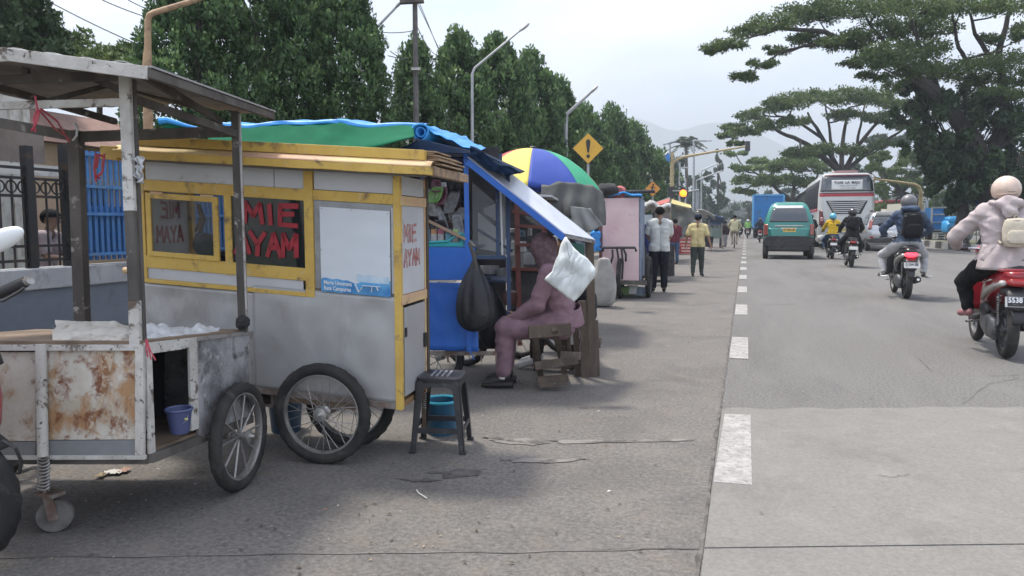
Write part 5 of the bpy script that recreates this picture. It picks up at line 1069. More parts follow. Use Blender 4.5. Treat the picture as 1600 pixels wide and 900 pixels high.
# black jacket rider and yellow shirt rider
s2, b2 = rider(1330, 418, 0, .98, 'black motor scooter with blank white plate, ridden by the black clad rider', 'rider dressed in black with round black helmet and black backpack', blk_p, blk_p, None,
    {'shirt': cloth('black_jacket', (.015, .015, .018), (.03, .03, .033)), 'trousers': cloth('black_jeans', (.02, .02, .023)), 'shoe': M('white_shoe', (.55, .55, .53), .6)}, mh('black_helmet', (.02, .02, .022), .2), fat=1.15, knee=.28, foot=(.29, .42, .335))
bp = backpack(None, (-.03, -.17, 1.28), .30, .16, .34, MATS['black_nylon'], MATS['black_strap'], Matrix.Rotation(R(14), 3, 'Y'), 'backpack', 'dark backpack on the black clad rider', b2.location, 0)
s1, b1_ = rider(1300, 405, 1, .94, 'dark motor scooter behind the bus ridden by the yellow shirted rider', 'rider in bright yellow shirt with sky blue helmet', blk_p, gry_t, None,
    {'shirt': cloth('yellow_shirt', (.62, .40, .035), (.52, .32, .025)), 'trousers': cloth('blue_jeans', (.06, .10, .17)), 'shoe': M('tan_shoe', (.3, .25, .2), .6)}, mh('sky_blue_helmet', (.10, .42, .58), .3), fat=1.15, knee=.27, foot=(.26, .44, .335))
s0, b0_ = rider(1266, 389, 2, 1.0, 'dark motor scooter half hidden beyond the green van', 'dark clothed rider with blue helmet half hidden beyond the green van', blk_p, blk_p, None,
    {'shirt': cloth('charcoal_jacket', (.03, .03, .034)), 'trousers': cloth('black_jeans', (.02, .02, .023)), 'shoe': M('dark_shoe', (.02, .02, .022), .6)}, mh('deep_blue_helmet', (.02, .06, .16), .3), fat=1.2)
sr, br = rider(1187, 379, 0, .95, 'red motor scooter ahead of the green van', 'dark jacketed rider on the red scooter ahead of the green van', red_d, red_d, None,
    {'shirt': cloth('dark_blue_jacket', (.02, .025, .04)), 'trousers': cloth('black_jeans', (.02, .02, .023)), 'shoe': M('dark_shoe', (.02, .02, .022), .6)}, mh('black_helmet', (.02, .02, .022), .2), fat=1.2, vox=.022)
sv, bv = rider(1168, 372.5, 0, .95, 'far dark motor scooter left of the blue container', 'far rider in lime green vest with white helmet', blk_p, blk_p, None,
    {'shirt': cloth('lime_vest', (.25, .50, .16)), 'trousers': cloth('black_jeans', (.02, .02, .023)), 'shoe': M('dark_shoe', (.02, .02, .022), .6)}, mh('white_helmet', (.6, .6, .58), .3), fat=1.2, vox=.024)
sw, bw = rider(1156, 371, 0, .95, 'farthest motor scooter at the end of the dashed line', 'farthest rider in grey green jacket and white helmet', blk_p, blk_p, None,
    {'shirt': cloth('grey_green_jacket', (.14, .18, .14)), 'trousers': cloth('black_jeans', (.02, .02, .023)), 'shoe': M('dark_shoe', (.02, .02, .022), .6)}, mh('white_helmet', (.6, .6, .58), .3), fat=1.2, vox=.024)
# ---------------------------------------------------------------- shells for vans, buses, cars
class Shell:
    def __init__(s, lev): s.l = lev
    def q(s, z):
        L_ = s.l; zz = [a[0] for a in L_]; return [float(np.interp(z, zz, [a[i] for a in L_])) for i in range(1, 5)]
    def ring(s, a, n=6):
        z, hw, y0, y1, r = a; r = min(r, hw*.98, (y1-y0)*.49); out_ = []
        for cx, cy, st in ((hw-r, y0+r, -90), (hw-r, y1-r, 0), (-hw+r, y1-r, 90), (-hw+r, y0+r, 180)):
            for i in range(n+1): t = R(st+90*i/n); out_.append(V((cx+r*cos(t), cy+r*sin(t), z)))
        return out_
    def build(s, name, mat, parent): return MB().rings([s.ring(a) for a in s.l]).build(name, mat, parent, 'a')
    def rear(s, x, z, o=.006):
        hw, y0, y1, r = s.q(z); ax = abs(x)
        y = y0 if ax < hw-r else y0+r-sqrt(max(0, r*r-(ax-hw+r)**2)); return V((x, y-o, z))
    def side(s, sgn, y, z, o=.006): hw, y0, y1, r = s.q(z); return V((sgn*(hw+o), y, z))
    def rpanel(s, name, x0, x1, z0, z1, mat, parent, o=.006, top=None, nu=14, nv=8, fn=None, th=.006):
        def f(u, v): a, b = (x0, x1) if top is None else (x0+(top[0]-x0)*v, x1+(top[1]-x1)*v); z = z0+(z1-z0)*v; x = a+(b-a)*u; z += fn(u, v) if fn else 0; return s.rear(x, z, o)
        return MB().grid(f, nu, nv).build(name, mat, parent, 'a', thick=th)
    def spanel(s, name, sgn, y0, y1, z0, z1, mat, parent, o=.006, nu=10, nv=6, top=None):
        def f(u, v): a, b = (y0, y1) if top is None else (y0+(top[0]-y0)*v, y1+(top[1]-y1)*v); return s.side(sgn, a+(b-a)*u, z0+(z1-z0)*v, o)
        return MB().grid(f, nu, nv).build(name, mat, parent, 'a', thick=.006)
def carwheel(parent, x, y, r, w, hubm=m_eng):
    h = MB().lathe((x-w/2, y, r), (1, 0, 0), [(.02, -.01), (.09, -.005), (r*.62, .0), (r*.66, .02), (r*.66, w-.02), (r*.62, w), (.09, w+.005), (.02, w+.01)], 24).build('wheel', hubm, parent, 'a')
    MB().lathe((x-w/2, y, r), (1, 0, 0), [(r*.64, .0), (r*.92, -.005), (r, .02), (r, w-.02), (r*.92, w+.005), (r*.64, w)], 28).build('tyre', m_tyre, h, 'a'); return h
m_vg = M('tinted_glass', (.035, .042, .048), .05, spec=.9, coat=.5); m_blk = M('black_trim', (.02, .02, .021), .6, dirt=(.07, .065, .06), dsc=5)
def vroot(name, label, cat, px, py, rz=0, scale=1., group=None):
    g_ = ground(px, py); t = thing(name, label, cat, (g_.x, g_.y, .004), group, rz=rz); t.scale = (scale,)*3; return t
# green minibus
van = vroot('minibus', 'teal green city minibus with white sticker across its rear window', 'minibus', 1231, 405, R(-1))
m_teal = M('teal_paint', (.012, .20, .165), .28, coat=.5, col2=(.015, .17, .145), sc=2)
sh = Shell([(.40, .76, .06, 3.9, .12), (.50, .82, -.02, 4.0, .15), (.80, .85, -.03, 4.05, .16), (1.15, .85, 0, 4.0, .18), (1.28, .83, .02, 3.9, .18), (1.60, .74, .10, 3.5, .18), (1.82, .66, .17, 3.3, .18), (1.95, .58, .25, 3.1, .2), (2.02, .46, .36, 3.0, .2), (2.04, .2, .6, 2.7, .15)])
sh.build('body', m_teal, van)
MB().loft([(-.10, 0, .63, .80, .19, 5), (.02, 0, .63, .86, .20, 5), (.25, 0, .60, .86, .16, 5)], 28).build('rear_bumper', m_blk, van, 'a')
sh.rpanel('tailgate', -.60, .60, .66, 1.10, m_teal, van, .045, top=(-.70, .70), th=.03)
sh.rpanel('rear_window', -.66, .66, 1.32, 1.80, m_vg, van, .012, top=(-.55, .55)); sh.rpanel('window_sticker', -.47, .47, 1.80, 1.90, M('white_sticker', (.62, .62, .60), .5), van, .02)
MB().bar((-.46, -.035, 1.185), (.46, -.035, 1.185), .03, .03).build('chrome_strip', m_chrome, van)
pl = MB().box((0, -.06, 1.0), (.52, .015, .22)).build('license_plate', M('plate_white', (.62, .62, .6)), van); MB().box((0.02, -.072, 1.03), (.42, .01, .13)).build('plate_face', M('plate_yellow', (.60, .42, .10), .5), pl)
textobj('plate_number', 'D 1952 UM', (0.02, -.080, 1.035), (1, 0, 0), (0, 0, 1), .07, M('plate_black_ink', (.03, .03, .03)), pl, width=.36, bold=.02, depth=.001)
for s in (-1, 1):
    MB().grid(lambda u, v: sh.rear(s*(.70+.14*u), .84+.40*v, .02), 8, 8).build('tail_light', M('brown_red_lens', (.22, .05, .035), .2, spec=.7), van, 'a', thick=.02)
    MB().box((s*.80, -.02, .34), (.12, .10, .30)).build('mud_guard', m_blk, van); 
    for y in (.75, 3.1): carwheel(van, s*.76, y-.45 if y < 1 else y, .29, .17)
    sh.spanel('side_window', s, .5, 2.6, 1.32, 1.72, m_vg, van, .01, top=(.62, 2.5))
MB().path([(.3, -.02, .33), (.3, .3, .33)], .025, 8).build('exhaust', m_rsteel, van, 'a'); MB().box((0, .5, .38), (1.4, 1.4, .12)).build('underbody', m_blk, van)
MB().path([(0, .4, .29), (0, .4, .30)], .01, 6)
MB().bar((-.7, .30, .29), (.7, .30, .29), .06).build('axle', m_blk, van)
# bus
m_sg = M('dark_side_glass', (.012, .014, .017), .45, spec=.12)
bus = vroot('bus', 'tall white coach with red band and paper banner in its rear window', 'bus', 1320, 388.5, R(-.5))
m_bw = M('coach_white', (.58, .58, .56), .3, coat=.4, col2=(.50, .50, .485), sc=1, dirt=(.38, .37, .35), dsc=1.3, dlo=.58, dhi=.8); m_bred = M('coach_red', (.40, .03, .045), .35); m_maroon = M('maroon_trim', (.10, .015, .03), .3)
bs = Shell([(.30, 1.20, .10, 11, .2), (.45, 1.30, .0, 11.2, .28), (1.2, 1.34, -.06, 11.3, .32), (2.4, 1.33, -.02, 11.3, .34), (2.75, 1.33, .0, 11.3, .34), (3.4, 1.27, .10, 11.1, .38), (3.7, 1.20, .2, 10.9, .4), (3.83, 1.05, .35, 10.7, .4), (3.86, .6, .8, 10.2, .3)])
bs.build('body', m_bw, bus); bs.rpanel('rear_window', -1.25, 1.25, 2.88, 3.66, m_vg, bus, .012, top=(-1.16, 1.16), nu=30); bs.rpanel('window_frame', -1.17, 1.17, 3.66, 3.74, m_maroon, bus, .014)
bs.rpanel('red_band', -1.33, 1.33, 2.64, 2.77, m_bred, bus, .014, nu=34); bs.rpanel('silver_band', -1.15, 1.15, 2.83, 2.88, gry_t, bus, .02, nu=20); bs.rpanel('maroon_band', -1.33, 1.33, 2.775, 2.83, m_maroon, bus, .010, nu=34)
bn = bs.rpanel('banner', -.72, .73, 2.98, 3.47, M('banner_white', (.70, .70, .68), .6), bus, .03)
tm = M('banner_ink', (.04, .04, .05), .6); y_ = bs.rear(0, 3.3, .05).y
textobj('banner_text', 'TUAR  LA  MAJU', (0, bs.rear(0, 3.33, .055).y, 3.33), (1, 0, 0), (0, .14, .99), .15, tm, bn, width=1.2, bold=.02); textobj('banner_text', 'PESONA WISATA RAYA', (.05, bs.rear(0, 3.17, .055).y, 3.17), (1, 0, 0), (0, .14, .99), .06, tm, bn, width=.8); textobj('banner_text', 'TELP 022 7800', (.05, bs.rear(0, 3.06, .055).y, 3.06), (1, 0, 0), (0, .14, .99), .05, tm, bn, width=.7)
bs.rpanel('engine_grille', -.60, .68, 1.75, 2.42, m_blk, bus, .014, top=(-.98, .98), nu=24)
for i in range(6): z = 1.84+.10*i; w_ = .62+.36*(z-1.75)/.67; bs.rpanel('louver', -w_+.06, w_-.06, z, z+.045, m_bw, bus, .035, nu=20, fn=lambda u, v: -.04*(1-(2*u-1)**2), th=.02)
bs.rpanel('engine_hatch', -.55, .62, .75, 1.62, m_bw, bus, .02, nu=16, th=.012)
for s in (-1, 1):
    MB().grid(lambda u, v: bs.rear(s*(1.26-.30*u*(1-v*.6)), 1.18+.76*v, .03), 8, 12).build('tail_light', M('dark_red_lens', (.13, .02, .025), .15, spec=.8), bus, 'a', thick=.03)
    MB().grid(lambda u, v: bs.rear(s*(1.20-.12*u), 1.38+.2*v, .05), 5, 5).build('lamp_lens', M('pale_lens', (.45, .25, .22), .2), bus, 'a', thick=.02)
    for i in range(6): bs.spanel('side_window', s, .5+1.7*i, 2.12+1.7*i, 2.1, 3.45, m_sg, bus, .012)
    bs.spanel('window_band', s, .4, 10.8, 2.05, 3.5, m_sg, bus, .006); bs.spanel('red_band', s, .35, 10.9, 1.90, 2.03, m_bred, bus, .012); bs.spanel('grey_flank', s, .4, 10.9, .5, 1.5, M('flank_grey', (.33, .34, .34), .4), bus, .008)
    for y in (2.6, 8.6): carwheel(bus, s*1.2, y, .48, .26)
MB().loft([(-.14, 0, .52, 1.18, .16, 5), (0, 0, .52, 1.33, .18, 5), (.3, 0, .52, 1.34, .18, 5)], 28).build('rear_bumper', m_bw, bus, 'a')
MB().loft([(.6, 0, 3.9, .55, .09, 4), (2.6, 0, 3.93, .6, .11, 4), (3.0, 0, 3.86, .5, .05, 4)], 18).build('air_conditioner', M('faded_pink_plastic', (.42, .26, .25), .6), bus, 'a')
pl = MB().box((0, -.075, .92), (.5, .02, .16)).build('license_plate', M('plate_yellow', (.6, .42, .1)), bus)
# silver car
car = vroot('parked_car', 'silver people carrier with dark rear window right of the bus', 'car', 1385, 393, R(-2))
car.name = 'silver_car'; m_sil = M('silver_paint', (.42, .43, .45), .25, .55, coat=.5)
cs_ = Shell([(.28, .72, .06, 4.0, .14), (.42, .82, -.04, 4.15, .2), (.85, .85, -.06, 4.2, .24), (1.12, .84, .0, 3.9, .24), (1.2, .80, .05, 3.3, .24), (1.55, .70, .20, 2.8, .22), (1.72, .62, .30, 2.5, .2), (1.80, .50, .42, 2.3, .2), (1.82, .2, .7, 2.0, .1)])
cs_.build('body', m_sil, car); cs_.rpanel('rear_window', -.72, .72, 1.20, 1.62, m_vg, car, .012, top=(-.6, .6)); cs_.rpanel('badge_garnish', -.35, .35, 1.03, 1.08, m_chrome, car, .02)
cs_.rpanel('license_plate', -.23, .23, .80, .91, M('plate_white', (.62, .62, .6)), car, .02); MB().loft([(-.12, 0, .50, .72, .10, 4), (0, 0, .50, .86, .12, 4), (.2, 0, .5, .86, .12, 4)], 24).build('rear_bumper', m_blk, car, 'a')
for s in (-1, 1):
    MB().grid(lambda u, v: cs_.rear(s*(.80-.13*u-.09*v), 1.0+.42*v, .03), 6, 8).build('tail_light', M('brown_red_lens'), car, 'a', thick=.02); cs_.rpanel('reflector', s*.72, s*.58, .60, .68, m_lens, car, .1)
    cs_.spanel('side_window', s, .6, 1.5, 1.20, 1.60, m_vg, car, .012, top=(.7, 1.5)); cs_.spanel('side_window', s, 1.56, 2.7, 1.20, 1.60, m_vg, car, .012, top=(1.56, 2.5))
    MB().bar((s*.55, .5, 1.86), (s*.55, 2.0, 1.86), .03).build('roof_rail', m_chrome, car); MB().ell((s*.93, 2.75, 1.2), (.09, .05, .06)).build('wing_mirror', m_sil, car, 'a')
    for y in (.62, 3.2): carwheel(car, s*.74, y, .31, .18)
MB().grid(lambda u, v: cs_.rear((u-.5)*1.05, 1.72+.02*v, .02)+V((0, -.14*v, .03)), 10, 3).build('roof_spoiler', m_sil, car, 'a', thick=.03)
# container truck
ct = vroot('container_truck', 'blue ribbed container on a truck far ahead of the green van', 'truck', 1199, 372.5)
m_cb = M('container_blue', (.02, .22, .55), .5, dirt=(.05, .13, .25), dsc=1)
w_, h0, h1 = 1.25, 1.0, 3.75
MB().box((0, 4.0, (h0+h1)/2), (2*w_, 8, h1-h0)).build('container', m_cb, ct)
for i in range(13): MB().box((-w_+.1+i*.19, -.03, (h0+h1)/2), (.09, .06, h1-h0-.2)).build('rib', m_cb, ct)
for a, b in (((-w_, -.05, h0), (-w_, -.05, h1)), ((w_, -.05, h0), (w_, -.05, h1)), ((-w_, -.05, h1), (w_, -.05, h1)), ((-w_, -.05, h0), (w_, -.05, h0))): MB().bar(a, b, .14).build('frame_bar', M('container_edge', (.10, .36, .66), .5), ct)
MB().box((0, 4.5, .85), (2.2, 9, .25)).build('chassis', m_blk, ct); MB().box((0, 9.2, 1.5), (2.2, 1.6, 2.1)).build('cab', m_cb, ct)
for s in (-1, 1):
    for y in (1.2, 2.3, 8.4): carwheel(ct, s*1.0, y, .45, .25)
# trucks on the far carriageway
def boxtruck(name, label, px, py, d, w, h, l, rz, m1, m2, frame=None, ribs=0):
    g_ = ground(px, py); g_ = at(px, 350, d); t = thing(name, label, 'truck', (g_.x, g_.y, .004), rz=rz)
    MB().box((0, l/2, .85+h/2), (w, l, h)).build('cargo_box', m1, t); MB().box((0, -.012, .85+h/2), (w-.12, .02, h-.12)).build('rear_door', m2, t)
    for x in (-w/2, w/2): MB().bar((x, -.04, .85), (x, -.04, .85+h), .09).build('frame_bar', frame or m1, t)
    for z in (.85, .85+h*.35, .85+h*.7, .85+h) if frame else (.85+h,): MB().bar((-w/2, -.05, z), (w/2, -.05, z), .08).build('frame_bar', frame or m1, t)
    MB().box((0, l/2+.5, .72), (w*.85, l+1, .2)).build('chassis', m_blk, t); MB().loft([(.5, 0, l+1, w*.42, .75, 4), (1.6, 0, l+1, w*.44, .75, 4), (2.3, 0, l+.9, w*.38, .6, 4)], 20, 'z').build('cab', m1, t, 'a')
    for i in range(3): MB().box((0, -.1, .35+.16*i), (w*.85, .05, .06)).build('bumper_bar', M('bumper_white', (.5, .5, .48), .6), t)
    for s in (-1, 1):
        for y in (.9, l+.9): carwheel(t, s*w*.4, y, .40, .22)
    return t
boxtruck('box_truck', 'grey box truck with cream flank on the far carriageway', 1427, 372, 50, 1.25, 1.75, 2.6, R(14), M('cream_flank', (.50, .48, .40), .5), M('grey_box_door', (.34, .34, .33), .4, .2))
boxtruck('cargo_truck', 'blue cargo truck with silver framed rear next to the grey box truck', 1468, 372, 49, .98, 1.45, 3., R(2), M('blue_truck', (.02, .16, .42), .5), M('blue_truck'), gry_t)
rb = vroot('bus', 'red and white bus behind the grey box truck', 'bus', 1402, 368, R(8)); rb.location = tuple(at(1398, 350, 84)[:2])+(0.004,)
rs_ = Shell([(.3, 1.1, 0, 9, .2), (1.6, 1.2, 0, 9, .25), (2.6, 1.2, .02, 9, .25), (3.3, 1.15, .1, 9, .3), (3.9, 1.0, .25, 8.7, .3), (3.95, .6, .6, 8.2, .2)])
rs_.build('body', M('bus_red', (.45, .04, .05), .35), rb); rs_.rpanel('rear_window', -1., 1., 2.75, 3.5, m_vg, rb, .012); rs_.rpanel('white_band', -1.1, 1.1, 2.4, 2.6, m_bw, rb, .012); rs_.rpanel('orange_band', -1.1, 1.1, 1.95, 2.15, M('orange_band', (.6, .25, .08), .5), rb, .012); rs_.rpanel('white_band', -1.1, 1.1, 1.5, 1.7, m_bw, rb, .012)
for s in (-1, 1):
    for y in (2, 7): carwheel(rb, s*1.05, y, .45, .25)
# ================================================================ PEOPLE on foot
wm_J = standing(1.58, arm_l=((-.135, .02, .66), (-.11, .10, .60), (-.09, .12, .645)), arm_r=((.13, .04, .645), (.10, .13, .62), (.07, .16, .62)), foot=.10)
g_ = ground(1029, 457); person('man in white polo shirt and black trousers standing beside the pink cart', wm_J, (g_.x, g_.y, .004), R(12), 1.58, vox=.0125, fat=1.12, sleeve='short', headgear='hair', mats={'shirt': cloth('white_polo', (.52, .53, .51), (.46, .47, .45)), 'trousers': cloth('navy_black_trousers', (.014, .016, .022))}, tw=1.12)
ym_J = standing(1.49, arm_l=((-.165, -.01, .635), (-.195, .03, .50), (-.19, .045, .455)), arm_r=((.165, -.02, .635), (.205, .0, .49), (.215, .03, .44)), stride=.05)
g_ = ground(1089, 432); person('man in pale yellow shirt and dark green trousers walking away', ym_J, (g_.x, g_.y, .004), R(-4), 1.49, vox=.0125, fat=1.12, sleeve='short', headgear='cap', hg=cloth('dark_navy_cap', (.02, .025, .045)), mats={'shirt': cloth('pale_yellow_shirt', (.58, .49, .26), (.52, .43, .22)), 'trousers': cloth('dark_green_trousers', (.055, .065, .058), (.04, .048, .043))})
mr_J = standing(1.42, arm_l=((-.14, .03, .64), (-.11, .11, .57), (-.09, .14, .57)), arm_r=((.14, .03, .64), (.11, .11, .57), (.09, .14, .57)))
g_ = ground(1054, 413); person('person in maroon top and blue jeans facing the stalls', mr_J, (g_.x, g_.y, .004), R(30), 1.42, fat=1.05, vox=.016, mats={'shirt': cloth('maroon_top', (.13, .03, .045)), 'trousers': cloth('blue_jeans', (.06, .10, .17))})
bl_J = standing(1.45, lean=.16, arm_l=((-.12, .16, .66), (-.10, .25, .56), (-.09, .28, .54)), arm_r=((.13, .17, .64), (.11, .26, .54), (.10, .29, .52)))
bl_J['head'] = bl_J['head']+V((0, .06, -.03)); g_ = ground(1013, 449); person('stooping person in dark blue shirt behind the pink cart', bl_J, (g_.x, g_.y+.6, .004), R(75), 1.45, fat=1.1, vox=.016, mats={'shirt': cloth('royal_blue_shirt', (.02, .03, .12)), 'trousers': cloth('grey_trousers', (.12, .11, .12))})
gp = standing(1.42, stride=.03); g_ = ground(1133, 386); person('person in dark top and greyish shorts standing near the far cyclist', gp, (g_.x, g_.y, .004), R(40), 1.42, fat=1.1, vox=.022, mats={'shirt': cloth('dark_plum_top', (.05, .035, .045)), 'trousers': cloth('grey_shorts', (.3, .29, .3))})
g_ = ground(1465, 371); g_ = at(1463, 350, 55); person('person in cream clothes on the median beside the blue cargo truck', standing(1.5), (g_.x, g_.y, .22), R(80), 1.5, vox=.024, mats={'shirt': cloth('cream_shirt', (.5, .46, .3)), 'trousers': cloth('khaki_trousers', (.3, .26, .2))})
# seated man behind the railing, profile to the right
def seated(k, h=.47, lean=.05, arms=None, knee=.40, foot=.42, spread=.10):
    J = dict(pel=V((0, 0, h+.09)), waist=V((0, .0, h+.19)), chest=V((0, lean*.6, h+.34)), neck=V((0, lean, h+.50)), head=V((0, lean*1.3+.02, h+.64)))
    for s, n in ((-1, 'l'), (1, 'r')):
        J['sh'+n] = V((s*.155, lean, h+.46)); J['hip'+n] = V((s*.08, .01, h+.07)); J['kn'+n] = V((s*spread, knee, h+.04)); J['an'+n] = V((s*spread*.9, foot, .085)); J['to'+n] = V((s*spread, foot+.13, .03))
        J['el'+n], J['wr'+n], J['fi'+n] = [V((s*a[0], a[1], h+a[2])) for a in (arms or ((.19, .12, .24), (.12, .30, .15), (.10, .36, .13)))]
    return J
g_ = at(68, 350, 8.0); person('man in pinkish shirt and black cap sitting behind the iron railing', seated(1.5, .64, .04, ((.20, .10, .25), (.15, .32, .22), (.14, .39, .23))), (g_.x, g_.y, .02), PS+R(-80), 1.5, vox=.012, sleeve='short', headgear='cap', hg=cloth('black_cap', (.012, .012, .014)), mats={'shirt': cloth('dusty_pink_shirt', (.36, .29, .29)), 'trousers': cloth('dark_trousers', (.03, .03, .035))})
bnc = thing('bench', 'plain plank bench behind the railing under the capped man', 'bench', (g_.x, g_.y, 0.02)); MB().box((g_.x, g_.y, .60), (.4, 1.6, .05)).build('seat', m_plank, bnc)
for yy in (-.6, .6): MB().box((g_.x, g_.y+yy, .30), (.3, .06, .56)).build('leg', m_plank, bnc)
# woman on the wooden stool, and her dark clothed companion
WJ = seated(1.5, .42, .09, ((.20, .17, .23), (.12, .33, .13), (.09, .40, .11)), .42, .44)
g_ = ground(876, 600); WL = V((g_.x, g_.y, 0)); WL = V((at(878, 350, 5.72).x, at(878, 350, 5.72).y, .004))
wmn = person('woman in mauve clothes and headscarf sitting on the wooden stool', WJ, WL, R(90)+PS*.6, 1.5, vox=.0095, fat=1.12, headgear='hijab', hg=cloth('printed_mauve_scarf', (.13, .085, .094), (.18, .118, .132), sc=22, lo=.48, hi=.56), mats={'shirt': cloth('mauve_tunic', (.235, .15, .178), (.195, .12, .145), bsc=30), 'trousers': cloth('mauve_trousers', (.24, .155, .185), (.20, .125, .155), bsc=30), 'shoe': M('black_sandal', (.025, .022, .022), .5)}, fold=.009, tw=1.2, look=R(-60))
for s in (-1, 1): MB().loft([(.36, s*.095, .03, .045, .024, 3), (.50, s*.10, .025, .05, .02, 3), (.60, s*.105, .022, .035, .016, 3)], 14).build('sandal', M('black_sandal'), wmn, 'a'); MB().path([(s*.095, .445, .07), (s*.095, .44, .13)], .036, 12).build('sock', M('white_sock', (.6, .6, .58), .8), wmn, 'a')
MB().grid(lambda u, v: V((sin(u*2*pi)*(.145+.02*v)+0, .0+cos(u*2*pi)*(.135+.03*v)-.01, .62-.13*v-.02*sin(u*12))), 36, 8).build('tunic_hem', MATS['mauve_tunic'], wmn, 'all', thick=.006)
MB().grid(lambda u, v: V((.10+.03*u, -.13-.02*v+.01*sin(v*9), .50-.26*v)), 3, 12).build('tunic_sash', MATS['mauve_tunic'], wmn, 'all', thick=.004)
CL = at(915, 350, 6.45); person('second customer in dark clothes sitting behind the woman in mauve', seated(1.5, .40, .12), (CL.x, CL.y, .004), R(90)+PS*.5, 1.5, vox=.013, fat=1.1, headgear='hair', mats={'shirt': cloth('dark_jacket', (.025, .025, .032)), 'trousers': cloth('dark_trousers', (.03, .03, .035)), 'shoe': M('white_sandal', (.5, .5, .5), .6)})
# ---------------------------------------------------------------- far bicycle with rider
by = vroot('bicycle', 'bicycle ridden by the far cyclist in cream', 'bicycle', 1147, 388.5)
for y in (0, 1.0): wheel(by, (0, y, .32), (1, 0, 0), .32, .02, .012, m_tyre, m_steel, m_steel, 12, .003, (.02, .06), name='rear_wheel' if y == 0 else 'front_wheel')
for a, b in (((0, 0, .32), (0, .42, .30)), ((0, 0, .32), (0, .30, .72)), ((0, .42, .30), (0, .28, .80)), ((0, .42, .30), (0, .82, .72)), ((0, .30, .72), (0, .80, .76)), ((0, .80, .84), (0, 1.0, .32))): MB().tube(a, b, .014).build('frame_tube', m_blkpl, by, 'a')
MB().ell((0, .25, .84), (.07, .12, .03)).build('saddle', m_seat, by, 'a'); MB().path([(-.25, .72, .95), (0, .82, .95), (.25, .72, .95)], .012, 8).build('handlebar', m_chrome, by, 'a')
person('far cyclist in cream shirt pedalling away', riding(seat=.86, knee=.14, foot=(.10, .40, .20), hand=(.25, .72, .96), sit=.22), (by.location.x, by.location.y, .0), 0, 1.55, vox=.022, fat=1.15, mats={'shirt': cloth('cream_shirt', (.5, .46, .3)), 'trousers': cloth('beige_trousers', (.35, .30, .24))})
# ---------------------------------------------------------------- red motorcycle cut by the left edge
mc = thing('parked_scooter', 'red parked motor scooter whose front wheel and mirror enter the frame at the lower left', 'motor scooter', ground(-76, 893))
wcn = ground(-76, 893); cW = V((wcn.x, wcn.y, .262)); Fh = V((FWD.x, FWD.y, 0)).normalized(); q = lambda r, f, z: V((wcn.x, wcn.y, 0))+RGT*r+Fh*f+V((0, 0, z))
wheel(mc, cW, Fh, .262, .034, .03, m_tyre, m_chrome, m_chrome, 8, .010, (.05, .10), True, 'front_wheel'); wheel(mc, cW-RGT*1.22, Fh, .262, .04, .03, m_tyre, m_chrome, m_chrome, 8, .010, (.05, .10), True, 'rear_wheel')
MB().rings([[cW+(RGT*cos(R(a))+V((0, 0, 1))*sin(R(a)))*(.28+.012*(1 if j in (1, 2) else 0))+Fh*o for j, o in enumerate((-.06, -.03, .03, .06))] for a in range(42, 140, 10)], cap=False).build('front_fender', m_blkpl, mc, 'all', thick=.006)
MB().loft([(.50, 0, 0, .14, .10, 3), (.62, .02, 0, .15, .11, 3), (.80, .03, 0, .115, .10, 3), (.93, -.01, 0, .06, .06, 3)], 20, 'z')
def rl(secs): 
    rings = []
    for (z, r_, hw, hd) in secs: rings.append([q(r_+hw*cos(2*pi*i/20), hd*sin(2*pi*i/20), z) for i in range(20)])
    return MB().rings(rings)
rl([(.46, .05, .09, .09), (.53, .08, .11, .11), (.62, .09, .105, .12), (.74, .075, .105, .12), (.83, .02, .09, .10), (.93, -.05, .06, .07)]).build('front_cowl', red_p, mc, 'all')
rl([(.752, .125, .085, .10), (.80, .105, .09, .10), (.85, .05, .06, .07)]).build('headlamp_cowl', m_blkpl, mc, 'all')
rl([(.35, -.35, .10, .14), (.6, -.28, .07, .18), (.9, -.16, .05, .17)]).build('leg_shield', red_p, mc, 'all'); rl([(.45, -1.0, .34, .12), (.66, -1.05, .40, .14), (.74, -1.05, .36, .12)]).build('body', red_p, mc, 'all'); rl([(.74, -1.0, .38, .11), (.80, -1.0, .34, .09)]).build('seat', m_seat, mc, 'all')
MB().bar(cW+Fh*.06, q(-.06, .06, .72), .03).build('fork', m_blkpl, mc); MB().path([at(4, 688, 2.6), at(24, 700, 2.6), at(34, 722, 2.62), at(30, 740, 2.64)], .006, 6).build('brake_hose', m_blkpl, mc, 'a')
MB().path([at(-120, 492, 2.45), at(-40, 476, 2.42), at(0, 458, 2.38)], .012, 8).build('handlebar', m_chrome, mc, 'a')
MB().path([at(-6, 462, 2.38), at(2, 457, 2.375), at(38, 441, 2.35), at(40, 440, 2.35)], [.012, .019, .018, .015], 12).build('grip', m_seat, mc, 'a'); MB().path([at(39, 441, 2.35), at(47, 437, 2.345)], [.013, .016], 10).build('bar_end', m_steel, mc, 'a')
MB().path([at(-20, 470, 2.36), at(5, 470, 2.34), at(30, 456, 2.32), at(38, 450, 2.32)], .005, 6).build('brake_lever', m_blkpl, mc, 'a'); MB().path([at(-30, 468, 2.40), at(-24, 420, 2.40), at(-12, 392, 2.39)], .006, 8).build('mirror_stalk', m_blkpl, mc, 'a')
MB().ell(at(-2, 377, 2.38), (.088, .02, .034), Matrix.Rotation(PS, 3, 'Z') @ Matrix.Rotation(R(-24), 3, 'Y'), 24, 14).build('mirror', M('white_mirror_shell', (.68, .70, .71), .35, coat=.3), mc, 'all')
